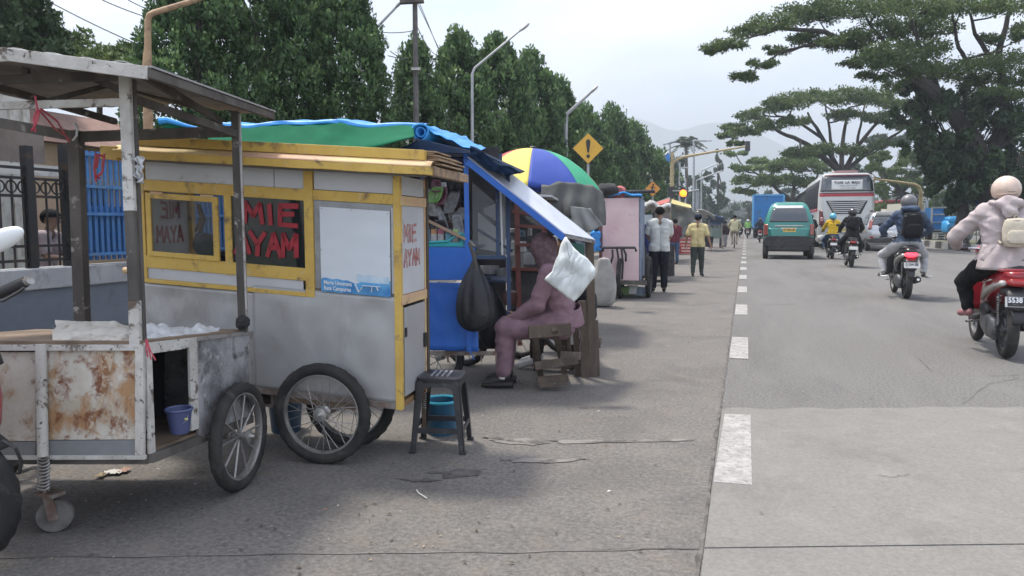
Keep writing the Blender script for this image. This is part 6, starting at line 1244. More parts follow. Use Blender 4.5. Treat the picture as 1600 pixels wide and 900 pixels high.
# ================================================================ BLUE STALL (third cart) with tarpaulin, seen past the yellow cart
m_blu = M('blue_stall_paint', (.015, .10, .42), .5, col2=(.02, .13, .48), sc=2, dirt=(.02, .05, .16), dsc=5, dlo=.58, dhi=.75, bump=.15, bsc=14)
m_nvy = M('navy_paint', (.012, .030, .085), .55, col2=(.02, .05, .12), sc=5, dirt=(.12, .12, .12), dsc=14, dlo=.62, dhi=.7)
m_lil = M('pale_awning_sheet', (.46, .49, .56), .4, col2=(.40, .43, .50), sc=2, dirt=(.30, .31, .34), dsc=4, bump=.1)
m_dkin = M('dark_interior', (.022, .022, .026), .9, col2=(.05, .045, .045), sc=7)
m_tarpb = M('blue_tarpaulin', (.02, .22, .60), .45, col2=(.03, .28, .66), sc=4, bump=.35, bsc=14); m_tarpg = M('green_tarpaulin', (.006, .095, .048), .8, spec=.1, col2=(.010, .12, .06), sc=4, bump=.35, bsc=12)
m_tarpn = M('navy_tarpaulin', (.004, .014, .038), .75, spec=.15, col2=(.006, .02, .05), sc=3, bump=.3, bsc=12)
B = lambda x, y, d=5.6: at(x, y, d)
b3c = thing('vendor_cart', 'bright blue stall with glass cabinet behind the yellow cart', 'food cart', ground(735, 600))
def pane4(name, pts, mat, par=b3c, th=.012, bev=0.):
    n = (V(pts[1])-V(pts[0])).cross(V(pts[3])-V(pts[0])).normalized()*th; return MB().hexa(*[V(p) for p in pts], *[V(p)+n for p in pts]).build(name, mat, par, bev=bev)
DB = (DVn*1.0)                                       # depth direction of the stall
pane4('end_panel', (B(655, 437), B(742, 438), B(742, 387), B(655, 386)), m_blu, bev=.003)
def wavy(u, v): 
    p = B(657, 547+ (14*max(0, sin((u-.9)*30)) if v < .05 and u > .9 else 0)).lerp(B(748, 549), u).lerp(B(657, 441).lerp(B(744, 442), u), v); return p+DVn*.01*nz((u*5, v*4, 2), 1)
MB().grid(wavy, 20, 12).build('lower_panel', m_blu, b3c, 'all', thick=.008); MB().bar(B(733, 545, 5.58), B(741, 562, 5.58), .03, .006).build('panel_tongue', m_blu, b3c)
MB().bar(B(660, 440, 5.57), B(713, 439, 5.57), .012, .014).build('white_rail', m_wpaint, b3c)
for (a, b, w_, m, nm) in ((B(728, 238), B(733, 550), .035, m_blu, 'corner_post'), (B(793, 262, 5.75), B(796, 552, 5.75), .032, m_nvy, 'corner_post'), (B(782, 240, 6.6), B(782, 540, 6.6), .03, m_nvy, 'corner_post'), (B(660, 250, 5.62), B(660, 550, 5.62), .03, m_nvy, 'corner_post'),
     (B(655, 552), B(795, 552, 5.75), .03, m_rsteel, 'base_rail'), (B(795, 552, 5.75), B(785, 538, 6.7), .03, m_rsteel, 'base_rail'), (B(655, 240), B(800, 262, 5.75), .03, m_nvy, 'top_rail'), (B(733, 402, 5.62), B(796, 402, 5.76), .03, m_nvy, 'counter_edge')):
    MB().bar(a, b, w_, up=FWD).build(nm, m, b3c)
# dark cabinet: counter, back, sheets of pale board behind glass
sd = lambda x, y, d: at(x, y, d)
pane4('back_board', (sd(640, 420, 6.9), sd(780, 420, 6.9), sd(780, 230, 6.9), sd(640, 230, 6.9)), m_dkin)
MB().grid(lambda u, v: B(655, 388).lerp(B(742, 388), u).lerp(sd(650, 378, 6.8).lerp(sd(780, 378, 6.8), u), v), 2, 2).build('counter_top', m_nvy, b3c, thick=.02)
pane4('inner_sheet', (sd(747, 388, 6.0), sd(778, 394, 6.2), sd(778, 358, 6.2), sd(747, 332, 6.0)), m_aluw, th=.005); pane4('inner_sheet', (sd(755, 332, 6.05), sd(774, 345, 6.15), sd(775, 318, 6.15), sd(756, 326, 6.05)), m_aluw, th=.005); pane4('inner_sheet', (sd(782, 396, 6.0), sd(790, 398, 5.95), sd(790, 300, 5.95), sd(781, 296, 6.0)), m_aluw, th=.005)
pane4('glass_pane', (B(738, 398, 5.7), B(790, 398, 5.74), B(790, 270, 5.74), B(738, 262, 5.7)), m_glass, th=.004)
MB().bar(sd(744, 357, 5.98), sd(800, 392, 5.85), .02).build('cabinet_brace', m_nvy, b3c); MB().bar(sd(742, 400, 5.7), sd(792, 400, 5.74), .016).build('sash_bar', m_steel, b3c); MB().bar(sd(776, 268, 5.72), sd(778, 400, 5.72), .022).build('sash_bar', m_nvy, b3c); MB().bar(sd(782, 290, 5.72), sd(785, 398, 5.72), .014).build('sash_bar', m_aluw, b3c)
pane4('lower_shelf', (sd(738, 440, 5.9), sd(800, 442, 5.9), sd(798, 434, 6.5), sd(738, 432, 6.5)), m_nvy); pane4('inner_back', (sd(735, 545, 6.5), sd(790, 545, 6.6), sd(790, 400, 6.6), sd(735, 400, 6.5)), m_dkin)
wb = ground(688, 592); wb = at(688, 575, 5.95); wheel(b3c, (wb.x, wb.y, .21), (DVn+RGT*.25).normalized(), .21, .03, .02, m_tyre, m_steel, m_steel, 10, .004, (.03, .08)); MB().bar((wb.x, wb.y, .21), V((wb.x, wb.y, .21))+DVn*.7, .03).build('axle', m_rsteel, b3c)
wheel(b3c, V((wb.x, wb.y, .21))+DVn*.75, (DVn+RGT*.25).normalized(), .21, .03, .02, m_tyre, m_steel, m_steel, 10, .004, (.03, .08))
for x in (700, 752, 775): MB().bar(B(x, 552, 5.65), B(x, 566, 5.65), .012).build('bolt', m_rsteel, b3c)
# awning flap
A1, A2, A3, A4 = B(730, 246, 5.5), B(881, 366, 5.5), at(929, 376, 6.15), at(772, 252, 6.15)
aw = thing('awning', 'pale awning sheet with bright blue near edge sloping down from the blue stall', 'awning', A2)
pane4('sheet', (A1, A2, A3, A4), m_lil, aw, .01); dr_ = V((0, 0, -.028)); MB().bar(A1+dr_, A2+dr_, .02, .045).build('edge_frame', m_blu, aw); MB().bar(A2+dr_*.5, A3+dr_*.5, .014, .02).build('edge_frame', m_steel, aw); MB().bar(A4+dr_, A3+dr_, .02, .03).build('edge_frame', m_nvy, aw)
for t_ in (.33, .66): MB().bar(A1.lerp(A4, t_)+dr_, A2.lerp(A3, t_)+dr_, .015, .025).build('rib', m_nvy, aw)
# tarpaulin over the roof: green and blue sheet, roll, navy underside
def tz(u): return 193+3*sin(u*9)-1.5*sin(u*23)
tr = thing('tarpaulin', 'blue and green tarpaulin with a rolled bright blue end spread over the stall roof', 'tarpaulin', B(560, 240))
def tgr(u, v): x = 325+322*u; y0 = tz(u); y1 = 238 if u < .72 else 238-24*(u-.72)/.28; return at(x, y0+(y1-y0)*v, 5.55-.25*v+.9*(1-u)*0)+DVn*.02*nz((u*10, v*3, 1), 1)
MB().grid(lambda u, v: tgr(u, v*.999), 60, 8).build('green_sheet', m_tarpg, tr, 'all', thick=.004)
MB().grid(lambda u, v: at(318+336*u, tz(u)-2.5+6*v, 5.54-.01*v)+DVn*.01*nz((u*10, v*3, 1), 1), 60, 3).build('blue_hem', m_tarpb, tr, 'all', thick=.006)
MB().grid(lambda u, v: at(318+(336-0*v)*u, tz(u)-2.5, 5.56).lerp(at(380+290*u, tz(u)-2+3*(1-u), 6.9), v)+V((0, 0, .03*sin(v*pi)*nz((u*8, v*4, 1), 1))), 50, 12).build('top_sheet', m_tarpb, tr, 'all', thick=.004)
RC = at(656, 206, 5.48); ax_ = DVn
MB().rings([[RC+(RGT*cos(a)+V((0, 0, 1))*sin(a))*(.020+.0048*(a))+ax_*t_ for a in [i*.35 for i in range(26)]] for t_ in (0, .4, .8, 1.25)], cap=False) 
rr_ = []
for t_ in (0, .3, .7, 1.2): rr_.append([RC+(RGT*cos(a)+V((0, 0, 1))*sin(a))*(.058+.004*sin(3*a+t_*4))+ax_*t_ for a in [2*pi*i/24 for i in range(24)]])
MB().rings(rr_, cap=False).build('roll', m_tarpb, tr, 'all', thick=.012)
MB().rings([[RC+(RGT*cos(a)+V((0, 0, 1))*sin(a))*r_+ax_*t_ for a in [2*pi*i/20 for i in range(20)]] for r_, t_ in ((.034, .01), (.034, .9))], cap=False).build('roll', m_tarpb, tr, 'all', thick=.008)
MB().grid(lambda u, v: RC.lerp(at(744, 236, 5.5), u).lerp((RC+ax_*1.2+V((0, 0, .05))).lerp(at(760, 232, 6.9), u), v)+V((0, 0, .055*(1-u)**2+.02*nz((u*6, v*5, 0), 1))), 24, 14).build('tail_sheet', m_tarpb, tr, 'all', thick=.004)
MB().grid(lambda u, v: at(590+70*v, 238, 5.42).lerp(at(745, 240, 5.45), u).lerp(at(650, 216, 5.46).lerp(at(742, 237, 5.47), u), v), 20, 8).build('navy_flap', m_tarpn, tr, 'all', thick=.004)
MB().grid(lambda u, v: at(735, 228, 5.44).lerp(at(812, 271, 5.44), u).lerp(at(733, 246, 5.44).lerp(at(790, 277, 5.44), u), v)+DVn*.03*nz((u*6, v*3, 0), 1)+V((0, 0, .012*sin(u*9))), 24, 6).build('navy_flap', m_tarpn, tr, 'all', thick=.006)
MB().grid(lambda u, v: at(735, 229, 5.46).lerp(at(812, 271, 5.46), u).lerp(at(752, 237, 6.2).lerp(at(820, 268, 6.2), u), v), 10, 8).build('navy_flap', m_tarpn, tr, 'all', thick=.006)
MB().grid(lambda u, v: at(590, 242, 5.6).lerp(at(745, 246, 5.6), u).lerp(at(600, 262, 6.8).lerp(at(770, 258, 6.8), u), v), 8, 8).build('navy_flap', m_tarpn, tr, 'all', thick=.004)
MB().grid(lambda u, v: at(246+76*u, 188+12*u+(6+12*sin(u*2))*v, 6.3), 14, 4).build('far_corner', m_tarpg, tr, 'all', thick=.004); MB().path([at(249, 189, 6.28), at(262, 188, 6.28), at(290, 196, 6.28), at(322, 204, 6.28)], [.03, .025, .015, .01], 8).build('far_corner', m_tarpb, tr, 'a')
# goods hanging in the left window of the blue stall: sachets, pouches, greens
m_pk = [M('sachet_%s' % n, c, .35, col2=tuple(x*.6 for x in c), sc=30) for n, c in (('silver', (.30, .31, .33)), ('dark', (.03, .03, .04)), ('teal', (.06, .32, .33)), ('white', (.5, .5, .5)), ('brown', (.09, .055, .05)), ('blue', (.14, .26, .38)), ('green', (.12, .26, .06)), ('maroon', (.10, .03, .05)))]
rn = random.Random(4); names_ = ['silver', 'dark', 'teal', 'white', 'brown', 'blue', 'green', 'maroon']
wk = [1, 4, 1, 0, 3, 1, 7, 1, 4, 6]
for i in range(34):
    x = rn.uniform(668, 724); y = rn.uniform(272, 352); k = rn.choice(wk); w_, h_ = rn.uniform(10, 22), rn.uniform(18, 40); d = rn.uniform(5.72, 6.3); tl = rn.uniform(-.4, .4)
    o = MB().grid(lambda u, v: at(x+(u-.5)*w_*(1-.3*abs(2*v-1)**3)+tl*h_*v, y+h_*v, d)+FWD*(.02*sin(u*3.1)*sin(v*3.1)+.006*nz((u*5, v*5, i), 1)), 6, 8).build('hanging_packet', m_pk[k], None, 'all', thick=.003)
    solo(o, 'small %s packet strung %s of the blue stall window' % (names_[k], ('top', 'upper', 'middle', 'lower')[min(3, int((y-272)/20))]+(' far left', ' left', ' right', ' far right')[min(3, int((x-668)/14))]), 'packet', 'packets strung in the blue stall window')
for i, x in enumerate((664, 674, 685, 697, 708)):
    o = thing('sachet_box', ['leftmost box of the teal rack, pale blue', 'second box of the teal rack, white with orange top', 'third box of the teal rack, white with pink top', 'fourth box of the teal rack, sky blue', 'last box of the teal rack, white with green top'][i], 'box', B(x, 383))
    MB().bar(B(x+4, 383, 5.66), B(x+4, 366, 5.66), .044, .04, up=FWD).build('box_body', [m_pk[5], m_pk[3], m_pk[3], M('sky_box', (.16, .40, .52), .5), m_pk[3]][i], o); MB().bar(B(x+4, 366, 5.66), B(x+4, 358, 5.66), .040, .036, up=FWD).build('box_lid', [m_pk[5], M('orange_print', (.55, .28, .14), .5), M('pink_print', (.5, .16, .22), .5), m_pk[5], M('green_print', (.3, .4, .16), .5)][i], o)
rk = thing('rack', 'teal plastic rack holding sachet boxes on the blue stall counter', 'rack', B(690, 386)); m_tl = M('teal_rack', (.03, .33, .36), .4)
MB().bar(B(660, 382, 5.61), B(722, 382, 5.61), .012, .03).build('rack_lip', m_tl, rk); MB().path([B(660, 379, 5.6), B(700, 377, 5.6), B(712, 368, 5.6), B(722, 365, 5.6)], .009, 8).build('rack_rim', m_tl, rk, 'a'); MB().bar(B(722, 386, 5.62), B(724, 364, 5.62), .04, .02, up=FWD).build('rack_end', m_tl, rk)
solo(MB().bar(B(655, 338, 5.6), B(728, 374, 5.6), .045, .02).build('wood_plank', M('tan_board', (.28, .19, .13), .8, col2=(.33, .23, .16), sc=8, stretch=(1, 1, .3), bump=.2), None, bev=.002), 'tan wooden stick slanting across the left window of the blue stall', 'plank')
solo(MB().bar(B(722, 365, 5.66), B(740, 386, 5.7), .10, .012).build('cardboard', M('cardboard', (.38, .33, .27), .9, bump=.2), None), 'cardboard flap at the counter corner of the blue stall', 'cardboard')
# black refuse bags
m_bag = M('black_bag_plastic', (.010, .011, .014), .38, spec=.35, col2=(.018, .020, .024), sc=7, bump=.6, bsc=26)
def hangbag(label, top, low, w_, d, seed, mat=m_bag, name='plastic_bag', prof=None):
    prof = prof or [(0, .05), (.08, .10), (.2, .36), (.4, .74), (.6, .94), (.78, 1.), (.9, .86), (.97, .5), (1., .08)]; rings = []
    for v, r in prof:
        p = at(top[0]+(low[0]-top[0])*v, top[1]+(low[1]-top[1])*v, d); rad = w_/FOC*d/2*r
        rings.append([p+(RGT*cos(a)+DVn*.7*sin(a))*rad*(1+.08*sin(a*9+seed)*(1-v*.6)+.22*nz((cos(a)*1.6, sin(a)*1.6, v*4+seed), 1)+.06*nz((cos(a)*5, sin(a)*5, v*12+seed), 1)) for a in [2*pi*i/40 for i in range(40)]])
    o = MB().rings(rings).build(name, mat, None, 'all', sub=1); return solo(o, label, 'bag')
hangbag('large black plastic bag hanging left of the woman in mauve', (741, 398), (741, 519), 62, 5.42, 1); hangbag('second black plastic bag sagging between the first one and the woman', (764, 432), (776, 545), 56, 5.95, 4)
solo(MB().path([B(733, 378, 5.4), B(740, 398, 5.4), B(747, 432, 5.4)], [.012, .016, .009], 8).build('tied_bundle', m_dkw, None, 'a'), 'knotted cloth strip from which the black bags hang', 'strip')
for i, (x, y, r_, c) in enumerate(((765, 428, 15, (.42, .43, .44)), (783, 432, 12, (.30, .31, .32)))):
    b_ = at(x, y, 6.0); solo(MB().lathe(b_, (0, 0, 1), [(.001, 0), (r_/FOC*3.5, 0), (r_/FOC*6, .06), (r_/FOC*6.1, .065), (r_/FOC*3.4, .01), (.001, .01)], 20).build('basin', M('basin_%d' % i, c, .35, .3), None, 'a'), ['wide grey basin', 'smaller dark grey basin'][i]+' on the blue stall shelf above the black bags', 'basin')
solo(MB().lathe(at(797, 476, 5.9), (0, 0, 1), [(.001, 0), (.05, 0), (.062, .05), (.055, .10), (.03, .11), (.001, .11)], 18).build('clay_pot', M('reddish_pot', (.11, .05, .04), .6), None, 'a'), 'small reddish brown pot between the black bag and the woman', 'pot')
# white rice sack hung from the awning corner
m_wsk = M('white_woven_sack', (.62, .65, .64), .6, col2=(.55, .59, .59), sc=7, dirt=(.42, .46, .47), dsc=6, bump=.4, bsc=22)
OUT = [(884, 371), (893, 385), (905, 397), (916, 404), (930, 421), (927, 433), (915, 448), (905, 462), (896, 471), (885, 463), (872, 452), (862, 445), (852, 437), (862, 425), (868, 412), (873, 398), (878, 382)]
cx_, cy_ = 893, 428
def sk(u, v):
    a = u*len(OUT); i = int(a) % len(OUT); t_ = a-int(a); x = OUT[i][0]*(1-t_)+OUT[(i+1) % len(OUT)][0]*t_; y = OUT[i][1]*(1-t_)+OUT[(i+1) % len(OUT)][1]*t_
    x = cx_+(x-cx_)*v; y = cy_+(y-cy_)*v; return at(x, y, 5.32-.022*sqrt(max(0, 1-v*v))+.035*nz((x*.04, y*.04, 0), 1)-.012*abs(nz((x*.12+y*.05, y*.03, 0), 1))*3)
mb = MB().grid(lambda u, v: sk(u, .02+.98*v), 68, 14)
solo(mb.build('sack', m_wsk, None, 'all', thick=.02), 'white woven sack hanging by one corner from the awning edge above the woman', 'sack')
# wooden posts and slats right of the woman
m_grw = M('weathered_grey_wood', (.13, .10, .078), .9, col2=(.075, .058, .046), sc=7, stretch=(1, 1, .25), dirt=(.22, .19, .16), dsc=11, dlo=.6, dhi=.75, bump=.6, bsc=60)
solo(MB().bar(at(921, 376, 6.1), ground(926, 588), .065, .05, up=FWD).build('wooden_post', m_grw, None, bev=.004), 'tall grey wooden post holding up the outer corner of the awning', 'post')
for i, (x0, y0, x1, y1, d, w_, lab) in enumerate(((909, 470, 915, 590, 6.0, .06, 'wide board leaning just left of the tall awning post'), (931, 500, 934, 588, 6.2, .035, 'narrow slat on the right of the tall awning post'), (899, 500, 903, 588, 6.25, .05, 'short board left of the wide one, behind the low stool'))):
    solo(MB().bar(at(x0, y0, d), ground(x1, y1), w_, .03, up=FWD).build('board', m_grw, None, bev=.003), lab, 'board')
ws = thing('wooden_stool', 'rough low wooden stool under the woman in mauve', 'stool', ground(862, 603))
W5 = lambda x, y, d=5.72: at(x, y, d)
for (a, b, w_, h_, nm) in ((W5(826, 519, 5.55), W5(892, 514, 5.6), .035, .09, 'seat_plank'), (W5(832, 512, 5.8), W5(892, 508, 5.85), .035, .09, 'seat_plank'), (W5(836, 524, 5.58), ground(846, 592), .042, .035, 'leg'), (W5(866, 514, 5.55), ground(884, 590), .042, .04, 'leg'), (W5(832, 512, 5.9), ground(838, 578), .04, .035, 'leg'), (W5(884, 510, 5.9), ground(893, 576), .04, .035, 'leg'),
     (W5(836, 572, 5.62), W5(903, 562, 5.62), .03, .06, 'cross_rail'), (W5(840, 594, 5.68), W5(888, 590, 5.7), .03, .05, 'foot_rail'), (W5(842, 602, 5.66), W5(884, 598, 5.68), .05, .03, 'foot_rail'), (W5(888, 512, 5.6), W5(888, 560, 5.95), .03, .03, 'brace'), (W5(878, 555, 5.60), W5(905, 556, 5.9), .03, .06, 'cross_rail')):
    MB().bar(a, b, w_, h_, up=(V((0, 0, 1)) if abs((V(b)-V(a)).normalized().z) < .6 else FWD)).build(nm, m_grw, ws, bev=.003)
s2_ = dup(ws, V(ws.location)+V((CL.x-WL.x, CL.y-WL.y, 0)), None, 'second rough wooden stool, under the dark clothed customer')
# green board behind sack
solo(slabq(MB(), at(886, 410, 6.3), at(912, 412, 6.35), at(912, 382, 6.35), at(886, 378, 6.3)).build('green_board', M('dark_green_board', (.02, .10, .08), .6), None), 'dark green board under the awning corner behind the white sack', 'board')
# ================================================================ UMBRELLA CART with grey cover
m_rbw = M('red_brown_wood', (.13, .035, .028), .55, col2=(.10, .03, .025), sc=5, bump=.2); m_gcov = M('grey_cover_cloth', (.065, .068, .066), .85, col2=(.11, .115, .11), sc=2.2, bump=.4, bsc=12)
uc = thing('vendor_cart', 'dark stall with red brown shelves under the striped umbrella', 'food cart', ground(830, 540))
for (a, b, w_) in ((at(807, 300, 7.4), at(812, 540, 7.4), .05), (at(850, 310, 7.4), at(850, 540, 7.4), .045), (at(800, 420, 7.4), at(870, 422, 7.4), .04), (at(806, 382, 7.35), at(856, 384, 7.35), .05), (at(804, 352, 7.4), at(856, 356, 7.4), .05), (at(800, 330, 7.4), at(872, 342, 7.4), .05), (at(796, 312, 7.4), at(862, 318, 7.4), .035)):
    MB().bar(a, b, w_, .03, up=FWD if abs((V(b)-V(a)).normalized().z) > .6 else V((0, 0, 1))).build('shelf_frame', m_rbw, uc)
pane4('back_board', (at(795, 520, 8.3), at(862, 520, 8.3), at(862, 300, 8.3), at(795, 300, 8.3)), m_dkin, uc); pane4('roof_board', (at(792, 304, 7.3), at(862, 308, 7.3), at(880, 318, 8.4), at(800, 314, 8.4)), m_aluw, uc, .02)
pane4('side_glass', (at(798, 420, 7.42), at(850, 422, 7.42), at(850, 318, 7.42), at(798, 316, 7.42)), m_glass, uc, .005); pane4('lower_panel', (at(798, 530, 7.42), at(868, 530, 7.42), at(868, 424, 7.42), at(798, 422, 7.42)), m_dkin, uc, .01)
for (x, y, w_, h_, c, nm, lab) in ((817, 385, 9, 16, m_aluw, 'tin', 'square pale tin in the red brown shelves'), (827, 404, 17, 18, m_aluw, 'sheet_box', 'white box on the lowest red brown shelf'), (816, 365, 8, 10, m_pk[5], 'tin', 'bluish tin on the middle red brown shelf'), (828, 362, 5, 12, m_pk[3], 'bottle', 'slim white bottle on the middle red brown shelf'), (802, 360, 10, 6, m_pk[3], 'tray', 'white tray at the left end of the middle shelf'), (804, 384, 9, 16, m_pk[0], 'jar', 'grey jar at the left end of the lower shelf'), (838, 404, 10, 16, m_pk[3], 'sheet_box', 'second white box beside the woman scarf'), (800, 395, 6, 8, m_pk[3], 'cup', 'small white cup left of the grey jar')):
    p = at(x, y, 7.55); MB_ = MB().loft([(p.z-h_/2/FOC*7.5, p.x, p.y, w_/2/FOC*7.5, .04, 5), (p.z+h_/2.6/FOC*7.5, p.x, p.y, w_/2/FOC*7.5, .04, 5), (p.z+h_/2/FOC*7.5, p.x, p.y, w_/2.6/FOC*7.5, .03, 5)], 16, 'z'); solo(MB_.build(nm, c, None, 'a'), lab, nm.replace('_', ' '))
for s in (0, 1): wheel(uc, ground(815+s*55, 560)+V((0, .3*s, .22)), (DVn), .22, .03, .02, m_tyre, m_steel, m_steel, 10, .004, (.03, .08))
# umbrella
um = thing('umbrella', 'big parasol with red, yellow, blue and green gores over the dark stall', 'umbrella', ground(850, 520)); D8 = 9.2; ctr = at(834, 290, D8); apex = at(830, 233, D8); rU = 107/FOC*D8
tiltm = Matrix.Rotation(R(4), 3, 'Y'); ucol = {'r': M('umbrella_red', (.50, .05, .07), .7), 'y': M('umbrella_yellow', (.62, .50, .10), .7, bump=.2, bsc=8), 'b': M('umbrella_blue', (.02, .055, .30), .7, bump=.2, bsc=8), 'n': M('umbrella_navy', (.02, .03, .12), .7), 'g': M('umbrella_green', (.03, .30, .16), .7)}
hU = 57/FOC*D8; base_ang = [200, 245, 285, 322, 362, 405, 450, 505]
angs = [188, 236, 281, 325, 366, 410, 455, 500, 548]; colr = ['r', 'y', 'b', 'g', 'r', 'y', 'b', 'g']
for i in range(8):
    a0, a1 = R(angs[i]), R(angs[i+1])
    def gf(u, v):
        a = a0+(a1-a0)*u; r = rU*v; sc_ = 1-.07*(1-(2*u-1)**2)*v*v; z = hU*(1-v**2.1)-.02*v*v*(1-(2*u-1)**2)*2-(.03*v**6)+.012*nz((u*3+i, v*9, 0), 1)*v
        return ctr+tiltm @ V((cos(a)*r*sc_-.04*(1-v), sin(a)*r*sc_, z))
    MB().grid(lambda u, v: gf(u, v), 14, 16).build('gore', ucol[colr[i]], um, 'all', thick=.003)
    MB().path([gf(0, .05)+V((0, 0, -.01)), gf(0, .5)+V((0, 0, -.015)), gf(0, 1)+V((0, 0, -.01))], .005, 5).build('rib', m_steel, um)
MB().path([apex+V((0, 0, .03)), ground(846, 540)+V((0, 2.6, 0))], .018, 10).build('pole', m_steel, um, 'a'); MB().ell(ctr+tiltm @ V((-.04, 0, hU+.012)), (.035, .035, .02)).build('finial', m_blkpl, um, 'a')
# grey cover draped over the stall roof
cv = thing('grey_cover', 'dark grey cloth cover draped over the stall roof under the striped umbrella', 'cover', at(885, 345, 8.2))
def drp(u, v):
    if v < .3: x = 846+80*u; y = 291-5*sin(u*3.1)+3*nz((u*4, 0, 0), 1); return at(x, y+3*v, 9.2-4.2*v)+V((0, 0, .03*nz((u*5, v*8, 0), 1)))
    t = (v-.3)/.7; x = 846+82*u+6*t*(u-.3); y = 291-5*sin(u*3.1)+3*nz((u*4, 0, 0), 1)+(52+8*sin(u*6))*t; return at(x, y, 7.95-.10*sin(t*2)+.05*t)+FWD*(.045*sin(u*19+t*1.5)*t+.03*nz((u*3, t*1.5, 2), 1))
MB().grid(drp, 60, 36).build('main_cloth', m_gcov, cv, 'all', thick=.01)
MB().grid(lambda u, v: at(926+8*v*u, 291+2*u, 7.95).lerp(at(928+4*u, 352, 7.98), v)+DVn*1.1*u+FWD*.04*nz((u*4, v*4, 1), 1), 16, 16).build('side_cloth', m_gcov, cv, 'all', thick=.01)
solo(MB().grid(lambda u, v: at(892+30*u+(20*v)*u, 322+4*u+(28+8*sin(u*4)+6*u)*v, 7.72+.12*u)+FWD*(.025*nz((u*3, v*2, 0), 1)-.03*sin(u*13)*v), 30, 16).build('grey_flap', M('pale_grey_cloth', (.20, .205, .20), .85, bump=.3, bsc=10), None, 'all', thick=.01), 'pale grey cloth flap hanging from the wrapped bundle', 'cloth')
solo(MB().ell(at(949, 296, 11.), (.17, .14, .09), fn=lambda q: 1+.25*nz(q, 3)).build('dark_bundle', M('dark_grey_cloth', (.04, .04, .042), .9, bump=.4), None, 'all'), 'dark cloth bundle heaped beyond the grey cover', 'bundle')
# white sack standing on the road
ks = MB(); kp = [(0, .55), (.05, .85), (.2, 1.), (.45, .95), (.65, .8), (.8, .62), (.9, .5), (1, .42)]; rings = []
for v, r in kp:
    p = ground(942, 479).lerp(at(944, 402, 11.2), v); rings.append([p+(RGT*cos(a)+DVn*.8*sin(a))*.20*r*(1+.16*nz((cos(a)*2, sin(a)*2, v*5), 1)+.10*nz((cos(a)*4, sin(a)*4, v*16), 1)+.03*sin(v*40+2*cos(a))) for a in [2*pi*i/32 for i in range(32)]])
solo(ks.rings(rings).build('sack', M('grey_white_sack', (.36, .35, .335), .85, col2=(.27, .26, .25), sc=5, bump=.6, bsc=18, bstretch=(1, 1, 2.5)), None, 'all', sub=1), 'bulging greyish white sack standing on the road in front of the pink cart', 'sack')
# ================================================================ PINK CART
m_pink = M('faded_pink_panel', (.56, .42, .42), .6, col2=(.50, .34, .35), sc=1.8, dirt=(.40, .24, .25), dsc=4, dlo=.58, dhi=.78, bump=.15, bsc=10)
pc_ = thing('vendor_cart', 'tall faded pink cart with black handle, seen end on', 'food cart', ground(985, 468)); K = lambda x, y, d=12.6: at(x, y, d)
pane4('end_panel', (K(941, 437), K(998, 440), K(998, 309), K(941, 310)), m_pink, pc_, .03, .01); MB().bar(K(938, 440), K(938, 308), .04, up=FWD).build('corner_post', m_rbw, pc_)
sdp = M('slate_blue_side', (.16, .20, .27), .6, dirt=(.3, .3, .32), dsc=4); kb = DVn*1.5
pane4('side_panel', (K(999, 441), K(999, 441)+kb, K(999, 309)+kb, K(999, 309)), sdp, pc_, .03); pane4('side_panel', (K(940, 441), K(940, 441)+kb, K(940, 309)+kb, K(940, 309)), sdp, pc_, .03); pane4('roof_board', (K(938, 306), K(1000, 306), K(1000, 306)+kb, K(938, 306)+kb), sdp, pc_, .03); pane4('floor_board', (K(938, 441), K(1003, 441), K(1003, 441)+kb, K(938, 441)+kb), m_dkw, pc_, .05)
MB().bar(K(953, 441, 12.5), K(1010, 442, 12.5), .07).build('chassis_beam', m_dkw, pc_); MB().path([K(942, 392, 12.45), K(943, 387, 12.4), K(992, 387, 12.4), K(994, 392, 12.45)], .022, 8).build('push_handle', m_blkpl, pc_, 'a')
for a, b in (((964, 388), (968, 440)), ((971, 388), (972, 436)), ((957, 390), (954, 412)), ((974, 388), (978, 408))): MB().path([K(a[0], a[1], 12.4), K((a[0]+b[0])/2+2, (a[1]+b[1])/2, 12.38), K(b[0], b[1], 12.45)], .018, 6).build('handle_strut', m_blkpl, pc_, 'a')
MB().box(K(944, 322, 12.55), (.03, .02, .16), Matrix.Rotation(PS, 3, 'Z')).build('latch', m_blkpl, pc_)
for x, d in ((966, 12.5), (1011, 12.75)): g_ = ground(x, 468 if x < 1000 else 466); wheel(pc_, (g_.x, g_.y+.2, .35), (1, .05, 0), .35, .04, .03, m_tyre, m_blkpl, m_blkpl, 8, .01, (.04, .10), True)
g_ = ground(1011, 466); MB().bar(ground(966, 468)+V((0, .2, .35)), g_+V((0, .2, .35)), .04).build('axle', m_blkpl, pc_)
solo(MB().grid(lambda u, v: K(937+66*u, 309-5*sin(u*3.1)-1*sin(u*14), 12.5+1.3*v)+V((0, 0, .02+.02*nz((u*6, v*3, 0), 1))), 24, 8).build('blue_tarp', m_tarpb, None, 'all', thick=.03), 'blue tarpaulin folded over the top of the pink cart', 'tarpaulin')
solo(MB().grid(lambda u, v: K(941-13*v*(1-.5*u)-2*sin(v*9), 308+(60+20*u)*v, 12.7+.9*u)+FWD*.05*nz((u*4, v*9, 0), 1), 12, 24).build('blue_tarp', m_tarpb, None, 'all', thick=.03), 'blue tarpaulin hanging down the left flank of the pink cart', 'tarpaulin')
solo(MB().grid(lambda u, v: K(924+14*u, 362+30*v, 12.2+.4*u)+FWD*.08*nz((u*5, v*6, 0), 1), 12, 14).build('crumpled_tarp', m_tarpb, None, 'all', thick=.03), 'crumpled end of blue tarpaulin low behind the grey flap', 'tarpaulin')
